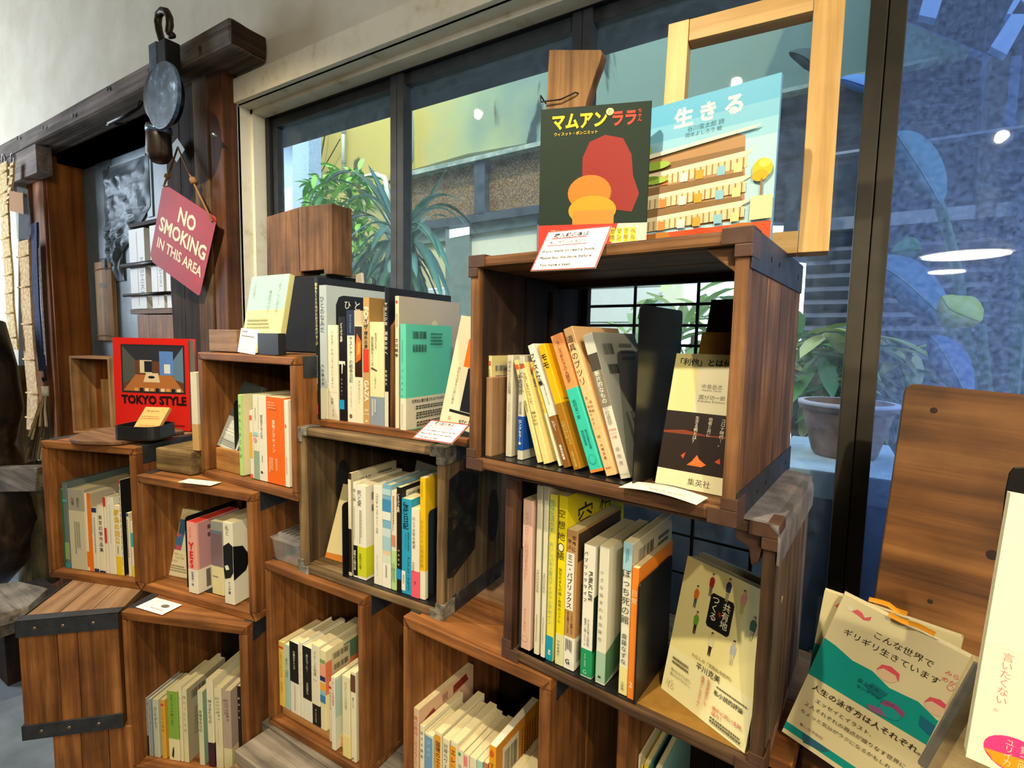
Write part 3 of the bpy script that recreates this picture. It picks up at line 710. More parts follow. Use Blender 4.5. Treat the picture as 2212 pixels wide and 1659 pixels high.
def big_leaf(path, wmax, col, label, prof=lambda u: (.02+math.sin(math.pi*min(1, u*.97+.02))**.8*(1.05-.35*u)), fold=.16):
    t = leaf_mesh(path, wmax, fold, prof, face=(.35, -.9, .25)).build('leaf_blade', leafmat(col), ban, smooth=True); t['label'] = label
    MB().tube(path, [.003]*(len(path)-1)+[.001], 6).build('midrib', leafmat('#6aa0b8' if wmax > .064 or wmax == .055 else col), t, smooth=True)
    return t
YP = 1.9
bl_ = lambda pts, Ys: [at(x, y, Y=Y) for (x, y), Y in zip(pts, Ys)]
def sm(pts, Ys, n=12):
    P = bl_(pts, Ys); out = []
    for i in range(n):
        u = i/(n-1)*(len(P)-1); k = min(int(u), len(P)-2); f = u-k
        a, b_ = P[max(k-1, 0)], P[min(k+2, len(P)-1)]; p, q = P[k], P[k+1]
        out.append(.5*((2*p)+(-a+q)*f+(2*a-5*p+4*q-b_)*f*f+(-a+3*p-3*q+b_)*f**3))
    return out
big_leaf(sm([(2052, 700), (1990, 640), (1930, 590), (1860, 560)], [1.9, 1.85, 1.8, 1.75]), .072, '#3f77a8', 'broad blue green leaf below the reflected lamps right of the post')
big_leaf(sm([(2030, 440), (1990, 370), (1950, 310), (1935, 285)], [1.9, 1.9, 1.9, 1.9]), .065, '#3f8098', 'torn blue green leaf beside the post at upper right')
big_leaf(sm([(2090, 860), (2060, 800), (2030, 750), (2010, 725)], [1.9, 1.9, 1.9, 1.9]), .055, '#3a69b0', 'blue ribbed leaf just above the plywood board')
big_leaf(sm([(2118, 695), (2080, 680), (2050, 665), (2035, 640)], [1.8, 1.8, 1.8, 1.8], 9), .060, '#d6dc3c', 'yellow leaf in front of the corrugated shed')
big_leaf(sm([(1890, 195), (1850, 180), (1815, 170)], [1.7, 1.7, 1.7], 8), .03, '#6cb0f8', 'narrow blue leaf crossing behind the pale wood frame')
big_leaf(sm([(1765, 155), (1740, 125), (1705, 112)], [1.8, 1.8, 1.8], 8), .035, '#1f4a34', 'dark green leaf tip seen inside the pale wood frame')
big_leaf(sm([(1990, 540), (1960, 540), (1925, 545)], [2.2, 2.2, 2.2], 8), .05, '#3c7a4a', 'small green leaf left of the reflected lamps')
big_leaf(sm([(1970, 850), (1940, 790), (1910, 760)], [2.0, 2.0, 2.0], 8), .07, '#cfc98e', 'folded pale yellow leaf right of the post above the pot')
for i, pts in enumerate(([(2110, 900), (2090, 740), (2062, 560), (2025, 430)], [(2090, 900), (2066, 780), (2050, 700)], [(2140, 900), (2128, 800), (2118, 700)], [(2185, 900), (2205, 700), (2230, 500)])):
    MB().tube(sm(pts, [1.95]*len(pts)), .013, 8).build('stalk', leafmat('#2f6a4a'), ban, smooth=True)
# ================================================================ CRATES
def plank(cr, name, x0, x1, y0, y1, z0, z1, m, t, bevel=.002, rough=0):
    return box(x0, x1, y0, y1, z0, z1).build(name, m, t, bevel=bevel, rough=rough)
def orange_crate(cr, name, label, back=True, strap=True, group=None, cols=None):
    t = thing(name, label, 'crate', M=cr.M, group=group); w_, h, d, k = cr.w, cr.h, cr.d, cr.t
    O = cols or OR
    ys = [0, d*.46, d]
    for i in range(2):
        a, b = ys[i]+(.0006 if i else 0), ys[i+1]-.0006
        plank(cr, 'top_plank', k*.0, w_, a, b, h-k, h, (OR if not cols else cols)('x') if i == 0 else TAN('x'), t, .0025)
        plank(cr, 'bottom_plank', 0, w_, a, b, 0, k, O('x') if i == 0 else TAN('x'), t, .0025)
        plank(cr, 'side_plank', 0, k, a, b, k+.0003, h-k-.0003, O('z'), t)
        plank(cr, 'side_plank', w_-k, w_, a, b, k+.0003, h-k-.0003, O('z'), t)
    if back:
        n = 3
        for i in range(n):
            a = k+(w_-2*k)*i/n; b = k+(w_-2*k)*(i+1)/n
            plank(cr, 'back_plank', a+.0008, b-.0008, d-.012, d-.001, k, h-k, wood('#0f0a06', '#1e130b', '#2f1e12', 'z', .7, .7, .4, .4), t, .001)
    # finger joints at the front corners: small pale end-grain wedges
    for cx_, sx in ((0, 1), (w_, -1)):
        for cz, sz in ((0, 1), (h, -1)):
            MB().prism([(cx_+sx*.002, cz+sz*.003), (cx_+sx*k*.9, cz+sz*k*.98), (cx_+sx*k*.65, cz+sz*k*1.05)], -.0009, .002, 'y').build('joint_wedge', wood('#3c2010', '#54301a', '#6b4224', 'z', .7, 1, .3, .3), t)
    if strap:
        for x in (0, w_):
            b = MB(); s = 1 if x else -1
            b.box(min(x, x+s*.0012), max(x, x+s*.0012), .02, d-.01, h-.045, h+.0012); b.box(x-(.022 if x else 0), x+(0 if x else .022), .02, d-.01, h, h+.0012)
            b.build('iron_strap', IRON, t)
    return t
cA = Crate(-1.742, .477, -.66, 19.6, .300, .370, .30, .0195)
cB = Crate(-1.457, .577, -.66, 11.0, .385, .302, .30, .0195)
cC = Crate(-1.316, .663, -.358, 1.5, .366, .310, .30, .0175)
cD = Crate(-.954, .678, -.515, 2.8, .386, .318, .245, .016)
cE = Crate(-.474, .641, -.203, -5.4, .398, .3245, .344, .016)
cF = Crate(-.420, .670, -.513, -5.2, .385, .3085, .272, .015)
cG = Crate(-1.385, .505, -1.07, 22.2, .329, .410, .30, .021)
cH = Crate(-1.061, .663, -.905, 2.0, .312, .3895, .30, .0175)
cI = Crate(-.641, .670, -.905, -1.8, .313, .3895, .30, .020)
jx = at(1333, 1580, Y=.70)
cJ = Crate(jx.x, .70, -.905, -4.0, -.006-jx.x, .3895, .28, .0165)
cX = Crate(-1.522, .354, -.943, 44.7, .20, .283, .33, .018)
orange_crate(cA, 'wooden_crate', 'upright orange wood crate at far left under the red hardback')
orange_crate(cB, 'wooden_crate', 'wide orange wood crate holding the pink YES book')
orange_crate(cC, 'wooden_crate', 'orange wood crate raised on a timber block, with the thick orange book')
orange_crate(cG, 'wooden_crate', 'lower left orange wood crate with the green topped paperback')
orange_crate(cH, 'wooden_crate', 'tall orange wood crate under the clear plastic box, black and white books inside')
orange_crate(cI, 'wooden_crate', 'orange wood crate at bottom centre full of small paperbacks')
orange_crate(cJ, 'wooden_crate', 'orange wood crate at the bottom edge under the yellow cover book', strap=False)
# rail (light board) at the foot of crate H
tag(box(0, .262, 0, .16, 0, .028).build('support_board', wood('#a8763e', '#d09a5c', '#e3b67a', 'x', .5, .7, .3, .15), bevel=.002), 'pale yellow board raising the books in the tall crate', 'board').matrix_world = cH.M @ Matrix.Translation((.022, .022, .0178))
# ironbound crate X seen from its bottom boards, and the one below
def banded(cr, label, nb=3, cap=True):
    t = thing('ironbound_crate', label, 'crate', M=cr.M); w_, h, d = cr.w, cr.h, cr.d
    xs = [0, .075, .115, .2] if cr is cX else [w_*i/nb for i in range(nb+1)]
    for i in range(len(xs)-1):
        plank(cr, 'front_plank', xs[i]+.0008, xs[i+1]-.0008, .004, .02, .001, h-.001, OR('z'), t, .0015)
    for i in range(3):
        a = w_*i/3; plank(cr, 'top_plank', a+.0008, a+w_/3-.0008, .02, d, h-.016, h, TAN('y'), t, .0015)
    plank(cr, 'side_plank', .002, .018, .02, d, 0, h-.016, OR('z'), t); plank(cr, 'side_plank', w_-.018, w_-.002, .02, d, 0, h-.016, OR('z'), t)
    plank(cr, 'bottom_plank', .018, w_-.018, .02, d, 0, .014, OR('y'), t)
    for z0, z1 in ((h-.036, h+.002), (-.002, .034)) if cap else ():
        b = MB(); b.box(-.003, w_+.001, 0, .004, z0, z1); b.box(-.003, -.0005, 0, d, z0, z1)
        if z1 > h: b.box(-.003, w_+.001, 0, .03, h, h+.002)
        b.build('iron_band', IRON, t, bevel=.0008)
        for x in (.035, .09, .15): MB().lathe([(0, .0015), (.003, .001), (.004, 0)], 8, 0, Matrix.Translation((x, 0, (z0+z1)/2)) @ Matrix.Rotation(math.pi/2, 4, 'X')).build('screw_head', mat('#7a6a50', .4, .7), t)
    return t
banded(cX, 'orange planked crate with black iron bands at lower left')
cX2 = Crate(-1.485, .392, -1.45, 44.7, .17, .505, .22, .018)
banded(cX2, 'plain orange planked crate at the very bottom left under the ironbound one', 3, None)
# ---- worn crates with corner irons
def corner(t, w_, h, ix, iz, m, s=.030, k=.0025, d0=.035):
    """metal or leather corner wrapped over a front corner"""
    x = w_ if ix else 0; z = h if iz else 0; sx = -1 if ix else 1; sz = -1 if iz else 1
    b = MB(); X = lambda a, c: (min(x+sx*a, x+sx*c), max(x+sx*a, x+sx*c)); Z = lambda a, c: (min(z+sz*a, z+sz*c), max(z+sz*a, z+sz*c))
    b.box(*X(-k, s), -k, 0, *Z(-k, .016)); b.box(*X(-k, .016), -k, 0, *Z(.016, s))
    b.box(*X(-k, s), 0, d0, *Z(-k, 0)); b.box(*X(-k, 0), 0, d0, *Z(0, s))
    return b.build('corner_iron', m, t, bevel=.0012)
def worn_crate(cr, name, label, O, S, cm, inner, back, floor, grille=False, fr=.015):
    t = thing(name, label, 'crate', M=cr.M); w_, h, d, k = cr.w, cr.h, cr.d, cr.t
    # front frame rails
    plank(cr, 'front_rail', k, w_-k, 0, fr, h-k, h, O('x'), t, .004, .0009); plank(cr, 'front_rail', k, w_-k, 0, fr, 0, k, O('x'), t, .004, .0009)
    plank(cr, 'front_stile', 0, k, 0, fr, 0, h, O('z'), t, .004, .0009); plank(cr, 'front_stile', w_-k, w_, 0, fr, 0, h, O('z'), t, .004, .0009)
    n = 3
    for i in range(n):
        a = fr+(d-fr)*i/n+.0012; b = fr+(d-fr)*(i+1)/n-.0012
        plank(cr, 'top_plank', 0, w_, a, b, h-k, h, S('x'), t, .0012); plank(cr, 'bottom_plank', 0, w_, a, b, 0, k, floor('x'), t, .0006)
        plank(cr, 'inner_side_plank', 0, k*.9, a, b, k+.0004, h-k-.0004, inner('z'), t, .0012)
    m_ = 4
    for i in range(m_):
        a = fr+(d-fr)*i/m_+.0012; b = fr+(d-fr)*(i+1)/m_-.0012
        plank(cr, 'outer_side_plank', w_-k*.9+random.uniform(-.001, .0005), w_, a, b, k+.0004, h-k-.0004, S('z'), t, .0015, .0005)
    if back:
        for i in range(4):
            a = k+(w_-2*k)*i/4; b = a+(w_-2*k)/4
            plank(cr, 'back_plank', a+.001, b-.001, d-.012, d-.001, k, h-k, back('z'), t, .001)
    if grille:
        G = mat('#0f1013', .5, .5)
        x0, x1 = k, w_-k
        for z in grille[1]: MB().tube([(x0, d-.006, z), (x1, d-.006, z)], .0028, 8).build('grille_bar', G, t)
        for x in grille[0]: MB().tube([(x, d-.009, k), (x, d-.009, h-k)], .0032, 8).build('grille_bar', G, t)
    for ix in (0, 1):
        for iz in (0, 1): corner(t, w_, h, ix, iz, cm)
    return t
# top crate E: open back with black wire
gx = [cE.hit(*p, cE.d-.009).x for p in ((1370, 700), (1508, 650), (1262, 700))]
gz = [cE.hit(*p, cE.d-.006).z for p in ((1450, 658), (1450, 703), (1450, 746), (1480, 825), (1450, 790))]
LEATH = mat('#4a3122', .55, 0, .4, .3, .4, 50)
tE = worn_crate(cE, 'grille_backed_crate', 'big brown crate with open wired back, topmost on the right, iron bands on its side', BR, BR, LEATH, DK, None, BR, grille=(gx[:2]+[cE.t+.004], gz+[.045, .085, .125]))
k = cE
for z0, z1 in ((k.h-.042, k.h+.0015), (-.0015, .036)):
    b = MB(); b.box(k.w, k.w+.0018, .002, k.d, z0, z1); b.box(k.w-.02, k.w+.0018, .002, k.d, k.h if z1 > .1 else -.0016, k.h+.0016 if z1 > .1 else 0)
    b.build('iron_band', IRON, tE, bevel=.0006)
    for y in (.10, .15, .30): MB().lathe([(0, .001), (.003, .0008), (.004, 0)], 8, 0, Matrix.Translation((k.w+.0018, y, (z0+z1)/2)) @ Matrix.Rotation(math.pi/2, 4, 'Y')).build('screw_head', mat('#1f2022', .4, .7), tE)
plank(k, 'corner_post', k.t, k.t+.014, k.d-.03, k.d-.014, k.t, k.h-k.t, DK('z'), tE)
plank(k, 'inner_batten', k.t*.9, k.t+.006, .20, .225, k.t, k.h-k.t-.02, DK('z'), tE)
plank(k, 'inner_batten', k.t, k.w-k.t, .23, .25, k.h-k.t-.012, k.h-k.t, DK('x'), tE)
MB().prism([(k.w-k.t, k.h-k.t), (k.w-k.t-.035, k.h-k.t), (k.w-k.t-.026, k.h-k.t-.008), (k.w-k.t, k.h-k.t-.03)], .012, .03, 'y').build('corner_block', BR('x'), tE, bevel=.002)
# crate D
TINC = two_tone('#4a463c', '#7f7a6c', 60, .4, .6, .4, .4, '#9a9684', .002)
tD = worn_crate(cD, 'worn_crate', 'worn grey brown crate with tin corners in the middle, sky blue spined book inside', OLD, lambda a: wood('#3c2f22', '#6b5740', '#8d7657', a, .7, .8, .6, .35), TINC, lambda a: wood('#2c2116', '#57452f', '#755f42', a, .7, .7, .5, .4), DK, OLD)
k = cD
BLKP = two_tone('#0e0e0e', '#1e1b17', 40, .45, .6, .5, .5, '#4a3c28', .003)
MB().prism([(.012, .075), (.03, .07), (k.d*.42, .10), (k.d*.46, k.h-.07), (k.d*.2, k.h-.05), (.016, k.h-.06), (.012, .15)], k.w, k.w+.0012, 'x').build('black_paint_patch', BLKP, tD)
def hand_hole(x, y0, z0, ry, rz_, t):
    n = 24; pts = [(y0+ry*math.cos(2*math.pi*i/n), z0+rz_*math.sin(2*math.pi*i/n)) for i in range(n)]
    MB().prism(pts, x-.001, x+.0018, 'x').build('hand_hole', mat('#060505', .9), t)
    MB().tube([(x+.0015, p[0], p[1]) for p in pts+pts[:1]], .0009, 6, caps=False).build('hole_rim', DK('z'), t)
hand_hole(k.w+.0002, k.d*.70, k.h*.46, .018, .055, tD); hand_hole(k.t*.9+.0002, k.d*.45, k.h*.54, .02, .055, tD)
BND = two_tone('#1b1c20', '#2e3034', 30, .4, .6, .5, .5, '#6b6152', .002)
for z0, z1 in ((k.h-.03, k.h+.001), (-.001, .034)): box(k.w, k.w+.0015, .03, k.d, z0, z1).build('iron_band', BND, tD)
# crate F
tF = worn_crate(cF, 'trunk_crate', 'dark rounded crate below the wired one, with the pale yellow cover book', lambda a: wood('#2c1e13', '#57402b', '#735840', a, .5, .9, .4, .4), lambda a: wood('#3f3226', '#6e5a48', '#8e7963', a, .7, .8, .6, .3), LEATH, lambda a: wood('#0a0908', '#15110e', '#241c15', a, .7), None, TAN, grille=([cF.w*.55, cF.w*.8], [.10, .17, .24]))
k = cF
DUST = two_tone('#5a5450', '#7b756f', 25, .4, .6, .85, .3, '#8d6f60', .002)
b = MB()
n = 6; r = .022
arc = [(k.w+.004-r+r*math.sin(math.pi/2*i/n), k.h+.004-r+r*math.cos(math.pi/2*i/n)) for i in range(n+1)]
arc = [(k.w-.05, k.h+.004)]+arc+[(k.w+.004, k.h-.045)]; inn = [(k.w-.05, k.h+.001), (k.w+.001, k.h+.001), (k.w+.001, k.h-.045)]
b.prism(arc+inn[::-1], -.003, k.d+.004, 'y').build('corner_strap', DUST, tF)
MB().prism([(k.w-k.t-.034, k.h-k.t), (k.w-k.t-.03, k.h-k.t-.014), (k.w-k.t-.016, k.h-k.t-.02), (k.w-k.t-.012, k.h-k.t-.042), (k.w-k.t-.004, k.h-k.t-.036), (k.w-k.t, k.h-k.t-.01), (k.w-k.t, k.h-k.t)], .006, .03, 'y').build('corner_block', LEATH, tF, bevel=.003)
box(0, .001+k.t, -.0015, .02, k.t, k.h-k.t).build('stile_edge', wood('#3a2418', '#5e4130', '#7a5b48', 'z', .5), tF)
# ---- benches / planks below
zt = EYE-.905
p0 = at(589, 1572, Z=-.905); p1 = at(518, 1629, Z=-.905)
bp = tag(box(p0.x-.01, p0.x+.75, p1.y, .655, zt-.03, zt-.0005).build('bench_plank', GREY('x'), bevel=.003, rough=.001), 'weathered grey plank jutting out below the tall orange crate', 'plank')
tag(box(p0.x-.04, .06, .657, .99, zt-.03, zt-.0005).build('bench_plank', GREY('x'), bevel=.003), 'rear bench plank carrying the three bottom crates', 'plank')
tag(box(p0.x-.01, p0.x+.035, .40, .9, 0, zt-.031).build('bench_post', OLD('z'), bevel=.003), 'bench post at the left end of the weathered grey plank', 'post')
tag(box(.01, .05, .50, .9, 0, zt-.031).build('bench_post', OLD('z'), bevel=.003), 'bench post at the right end under the bottom crates', 'post')
q0 = at(268, 1612, Z=-1.07); q1 = at(200, 1665, Z=-1.07)
lb = box(-.02, .42, -.12, .30, -.04, -.0005).build('bench_plank', GREY('x'), bevel=.003, rough=.001); lb.matrix_world = cG.M
tag(lb, 'grey plank under the lower left orange crate', 'plank')
b2 = box(.10, .35, .06, .28, -(EYE-1.07), -.041).build('storage_chest', DK('z'), bevel=.003); b2.matrix_world = cG.M
tag(b2, 'dark chest on the floor under the grey plank at lower left', 'chest')
# ---- lamps: ceiling spots and two pendant dishes; their mirror images are the bright spots in the glass
def mirrored(px, py, dist):
    p = CAM+ray(px, py)*dist; return Vector((p.x, 2*YG-p.y, p.z))
WARM = (1.0, .86, .62)
GLOW = emis('#fff2d8', 40)
def spot(P, aim, energy, label, size=75, r=.022, col=WARM):
    P = Vector(P); d = (Vector(aim)-P).normalized(); M = Matrix.Translation(P) @ d.to_track_quat('-Z', 'Y').to_matrix().to_4x4()
    t = thing('spot_lamp', label, 'lamp', M=M)
    MB().lathe([(.0, .12), (.03, .12), (.04, .10), (.042, 0), (.038, 0), (.036, .02), (0, .02)], 20).build('lamp_housing', mat('#1a1a1a', .4), t, smooth=True)
    MB().lathe([(0, .012), (r*.95, .012)], 20).build('bulb_disc', GLOW, t)
    MB().tube([(0, 0, .12), (0, 0, .16)], .008, 8).build('mount', mat('#1a1a1a', .4), t)
    l = bpy.data.lights.new('spot', 'SPOT'); l.energy = energy; l.color = col; l.spot_size = math.radians(size); l.spot_blend = .9; l.shadow_soft_size = .015
    o = bpy.data.objects.new('spot_light', l); COL.objects.link(o); o.parent = t; o.location = (0, 0, -.005); o.rotation_euler = (0, 0, 0)
s1 = mirrored(1032, 247, 2.75); s2 = mirrored(1590, 180, 2.6); s3 = mirrored(2163, 296, 2.9)
spot(s1, (-1.5, .8, 1.1), 110, 'ceiling spot lamp aimed at the left crates', 110)
spot(s2, (-.6, .7, 1.1), 105, 'ceiling spot lamp aimed at the middle crates', 95)
spot(s3, (-.2, .7, .9), 60, 'ceiling spot lamp aimed at the right crates', 80)
def pendant(P, r, label):
    t = thing('pendant_lamp', label, 'lamp', loc=P)
    MB().lathe([(0, .10), (.03, .10), (r*.9, .02), (r, -.012), (r*.98, -.012), (r*.88, .015), (0, .02)], 32).build('shade', mat('#d8d4c8', .5), t, smooth=True)
    MB().lathe([(0, -.004), (r*.95, -.006)], 32).build('glowing_disc', emis('#fff4e0', 14), t)
    MB().tube([(0, 0, .1), (0, 0, ZC-P[2])], .004, 6).build('cord', mat('#222222', .6), t)
    l = bpy.data.lights.new('pendant', 'AREA'); l.shape = 'DISK'; l.size = r*1.8; l.energy = 22; l.color = WARM
    o = bpy.data.objects.new('pendant_light', l); COL.objects.link(o); o.parent = t; o.location = (0, 0, -.014)
pendant(mirrored(2085, 546, 3.5), .19, 'nearer white dish pendant lamp behind the viewer')
pendant(mirrored(2045, 584, 6.0), .14, 'farther white dish pendant lamp behind the viewer')
# ================================================================ BOOKS IN THE CRATES
def B_(z0, z1, c): return (z0, z1, c)
def sp_(t, v1=.93, v0=.35, c='#2a2622', w=.62, bold=0.0, u=.5, extra=None):
    def f(k):
        k.vt(t, u, v1, v0, c, w, bold)
        if extra: extra(k)
    return f
def back_(c=None, body='#4a4538'):
    def f(k):
        k.bars(.10, .84, .42, .90, seed=2); k.bars(.10, .74, .42, .80, seed=5)
        k.lines(.52, .76, .85, .90, 4, body)
    return f
TRAYB = mat('#111214', .45)
def bookend(cr, y0, xpx, ypx, yb, h, zf, label, W=.12, base=.10, side=-1, name='bookend', r=.008):
    """bent steel bookend: upright plate running back into the crate and a thin foot under the books"""
    x = cr.hit(xpx, ypx, y0).x; t = thing(name, label, 'bookend', M=cr.M @ Matrix.Translation((x, y0, zf)))
    pts = [(0, 0), (yb, 0), (yb, h-r)]+[(yb-r+r*math.cos(a), h-r+r*math.sin(a)) for a in [math.pi/2*i/5 for i in range(6)]]+[(r-r*math.sin(a), h-r+r*math.cos(a)) for a in [math.pi/2*i/5 for i in range(6)]]
    MB().prism(pts, 0, .0014, 'x').build('upright_plate', STEEL, t)
    b = MB(); b.prism([(0 if side < 0 else .0014, 0), (side*base, 0), (side*base, yb), (0, yb)], 0, .0012, 'z'); b.build('foot_plate', STEEL, t)
    return t
# ---- crate E, top right
k5 = K(960, 700); zE = cE.t+.0008
tag(box(0, .012, 0, .10, 0, .125).build('wood_offcut', TAN('z'), bevel=.001), 'small upright wood offcut at the left end of the top crate', 'offcut').matrix_world = cE.M @ Matrix.Translation((cE.t+.002, .02, zE))
bookend(cE, .012, *k5(1600, 1400), .155, .232, zE-.0006, 'black steel bookend standing right of the leaning grey backed book', base=.26)
def chk(k): k.rect(.05, .90, .95, .945, '#d9622b')
row(cE, zE+.0014, .03, [
 ((347, 1140), 388, (362, 270), 'pale yellow paperback with orange stamp, leftmost book in the top crate', '#eadfa2', dict(spine=sp_('大和なでしこ整体読本', .87, .42, '#7a6a30', .6, 0, .5, chk), right=back_(), W=.105, straight=True)),
 ((540, 1150), 590, (505, 265), 'slim white grey paperback beside the pale yellow one in the top crate', '#dcd9cc', dict(spine=sp_('未来をつくる言葉', .95, .62, '#8a8478', .55, 0, .5, lambda k: k.vt('ドミニク・チェン', .5, .54, .34, '#9a9488', .4)), W=.105, y=.035)),
 ((675, 1170), 722, (552, 268), 'grey white paperback with royal blue band reading ロングセラー本', '#d6d7cf', dict(spine=lambda k: (k.vt('悲しみの秘義', .45, .93, .63, '#5c5a52', .62), k.vt('若松英輔', .5, .56, .44, '#6c6a62', .45), k.vt('ロングセラー本', .5, .39, .14, '#ffffff', .62, .02)), bands=[(.09, .42, '#1b4fae')], y=.03)),
 ((792, 1198), 832, (590, 315), 'narrow cream paperback with orange stamp leaning left of さびしさについて', '#efe0a0', dict(spine=sp_('るきさん', .86, .68, '#5a4a20', .6, 0, .5, lambda k: (k.rect(.05, .91, .95, .955, '#d9622b'), k.vt('高野文子', .5, .6, .48, '#6a5a30', .45))), W=.105, y=.03)),
 ((845, 1215), 900, (628, 312), 'yellow cream paperback titled さびしさについて leaning in the top crate', '#f0e09a', dict(spine=sp_('さびしさについて', .87, .56, '#4a4020', .55, 0, .5, lambda k: (k.rect(.05, .915, .95, .955, '#d9622b'), k.vt('植木一子', .65, .5, .36, '#5a4a20', .35), k.vt('滝口悠生', .3, .5, .36, '#5a4a20', .35))), right=back_(), W=.105, y=.03)),
 ((975, 1200), 1000, (728, 330), 'thin yellow to white paperback mostly hidden behind ファスト教養', '#f2d65c', dict(spine=sp_('いのち', .7, .5, '#6a4a10', .5, 0, .5, lambda k: k.rect(.05, .92, .95, .95, '#d9622b')), bands=[(0, .5, '#f3ecd0')], W=.105, y=.034)),
 ((1018, 1250), 1082, (708, 190), 'white paperback with brown lower band titled ファスト教養', '#eceae2', dict(spine=lambda k: (k.vt('ファスト教養', .34, .93, .66, '#1f1c18', .5, .02), k.vt('10分で答えが欲しい人たち', .72, .7, .5, '#3a3630', .28), k.vt('レジー', .5, .38, .29, '#ffffff', .5, .02), k.vt('集英社新書', .5, .18, .06, '#ffffff', .42, .01)), bands=[(0, .41, '#7d5322')], right=back_(), W=.105, y=.03)),
 ((1103, 1275), 1175, (795, 190), 'golden yellow paperback titled モモ with ochre lower half', '#f3bc12', dict(spine=lambda k: (k.vt('モモ', .42, .93, .80, '#2a2010', .62, .01), k.vt('ミヒャエル・エンデ作', .66, .38, .19, '#f0d890', .26), k.vt('大島かおり訳', .34, .38, .24, '#f0d890', .26), k.vt('岩波少年文庫', .5, .14, .02, '#f0d890', .3)), bands=[(0, .52, '#9c6f16')], right=lambda k: k.rect(.05, .55, .9, .9, '#eeb313'), y=.03)),
 ((1245, 1310), 1362, (903, 112), 'orange and turquoise book titled うしろめたさの人類学', '#fba463', dict(spine=lambda k: (k.vt('うしろめたさの人類学', .5, .95, .64, '#3a2a1c', .30), k.vt('松村圭一郎', .42, .52, .38, '#15413c', .34), k.vt('毎日出版文化賞', .66, .30, .16, '#15413c', .2), k.vt('特別賞受賞', .36, .30, .19, '#15413c', .2), k.oval(.5, .09, .30, .035, '#2ba89c'), k.oval(.5, .09, .24, .028, '#3bc9bb')), bands=[(.02, .6, '#3bc9bb'), (.0, .02, '#f08a3a')], y=.03)),
 ((1380, 1316), 1478, (1012, 50), 'thick peach coloured book titled 道具のブツリ, tallest in the top crate', '#fbcb96', dict(spine=lambda k: (k.vt('道具のブツリ', .42, .95, .60, '#2a2018', .48), k.vt('田中幸', .62, .50, .41, '#3a2c20', .24), k.vt('文・結城千代子', .32, .53, .33, '#3a2c20', .24), k.vt('絵・大塚文香', .45, .27, .10, '#3a2c20', .26), k.text('雷鳥社', .5, .05, .6, .02, '#a03028'), k.rect(0, .312, 1, .314, '#e8b27c')), y=.03)),
 ((1500, 1375), 1597, (1180, 100), 'white spined sociology book with grey photo cover leaning against the bookend', '#e4e1d6', dict(spine=lambda k: (k.rect(.0, .80, 1, .99, '#c9ccc8'), k.rect(.0, .66, 1, .86, '#47423a'), k.rect(.0, .49, 1, .74, '#7b7468'), k.vt('断片的なもの', .45, .74, .51, '#f4f2ea', .42, .01), k.vt('の社会学', .45, .50, .36, '#8a867c', .42), k.text('紀伊國屋', .5, .33, .8, .03, '#e0704a'), k.text('じんぶん', .5, .305, .7, .03, '#e0704a'), k.text('大賞', .5, .28, .5, .03, '#e0704a'), k.vt('岸政彦', .5, .22, .08, '#8a867c', .36), k.text('朝日出版社', .5, .03, .8, .02, '#9a968c')), right=lambda k: (k.rect(.0, 0, 1, 1, '#8f9390'), k.bars(.14, .84, .36, .92, bgc=None), k.bars(.14, .70, .36, .77, bgc=None), k.lines(.5, .78, .85, .93, 3, '#5a5c58'), k.lines(.2, .2, .85, .42, 6, '#5a5c58', True)), y=.03)),
], k5, 'books leaning in the top crate', order=False)
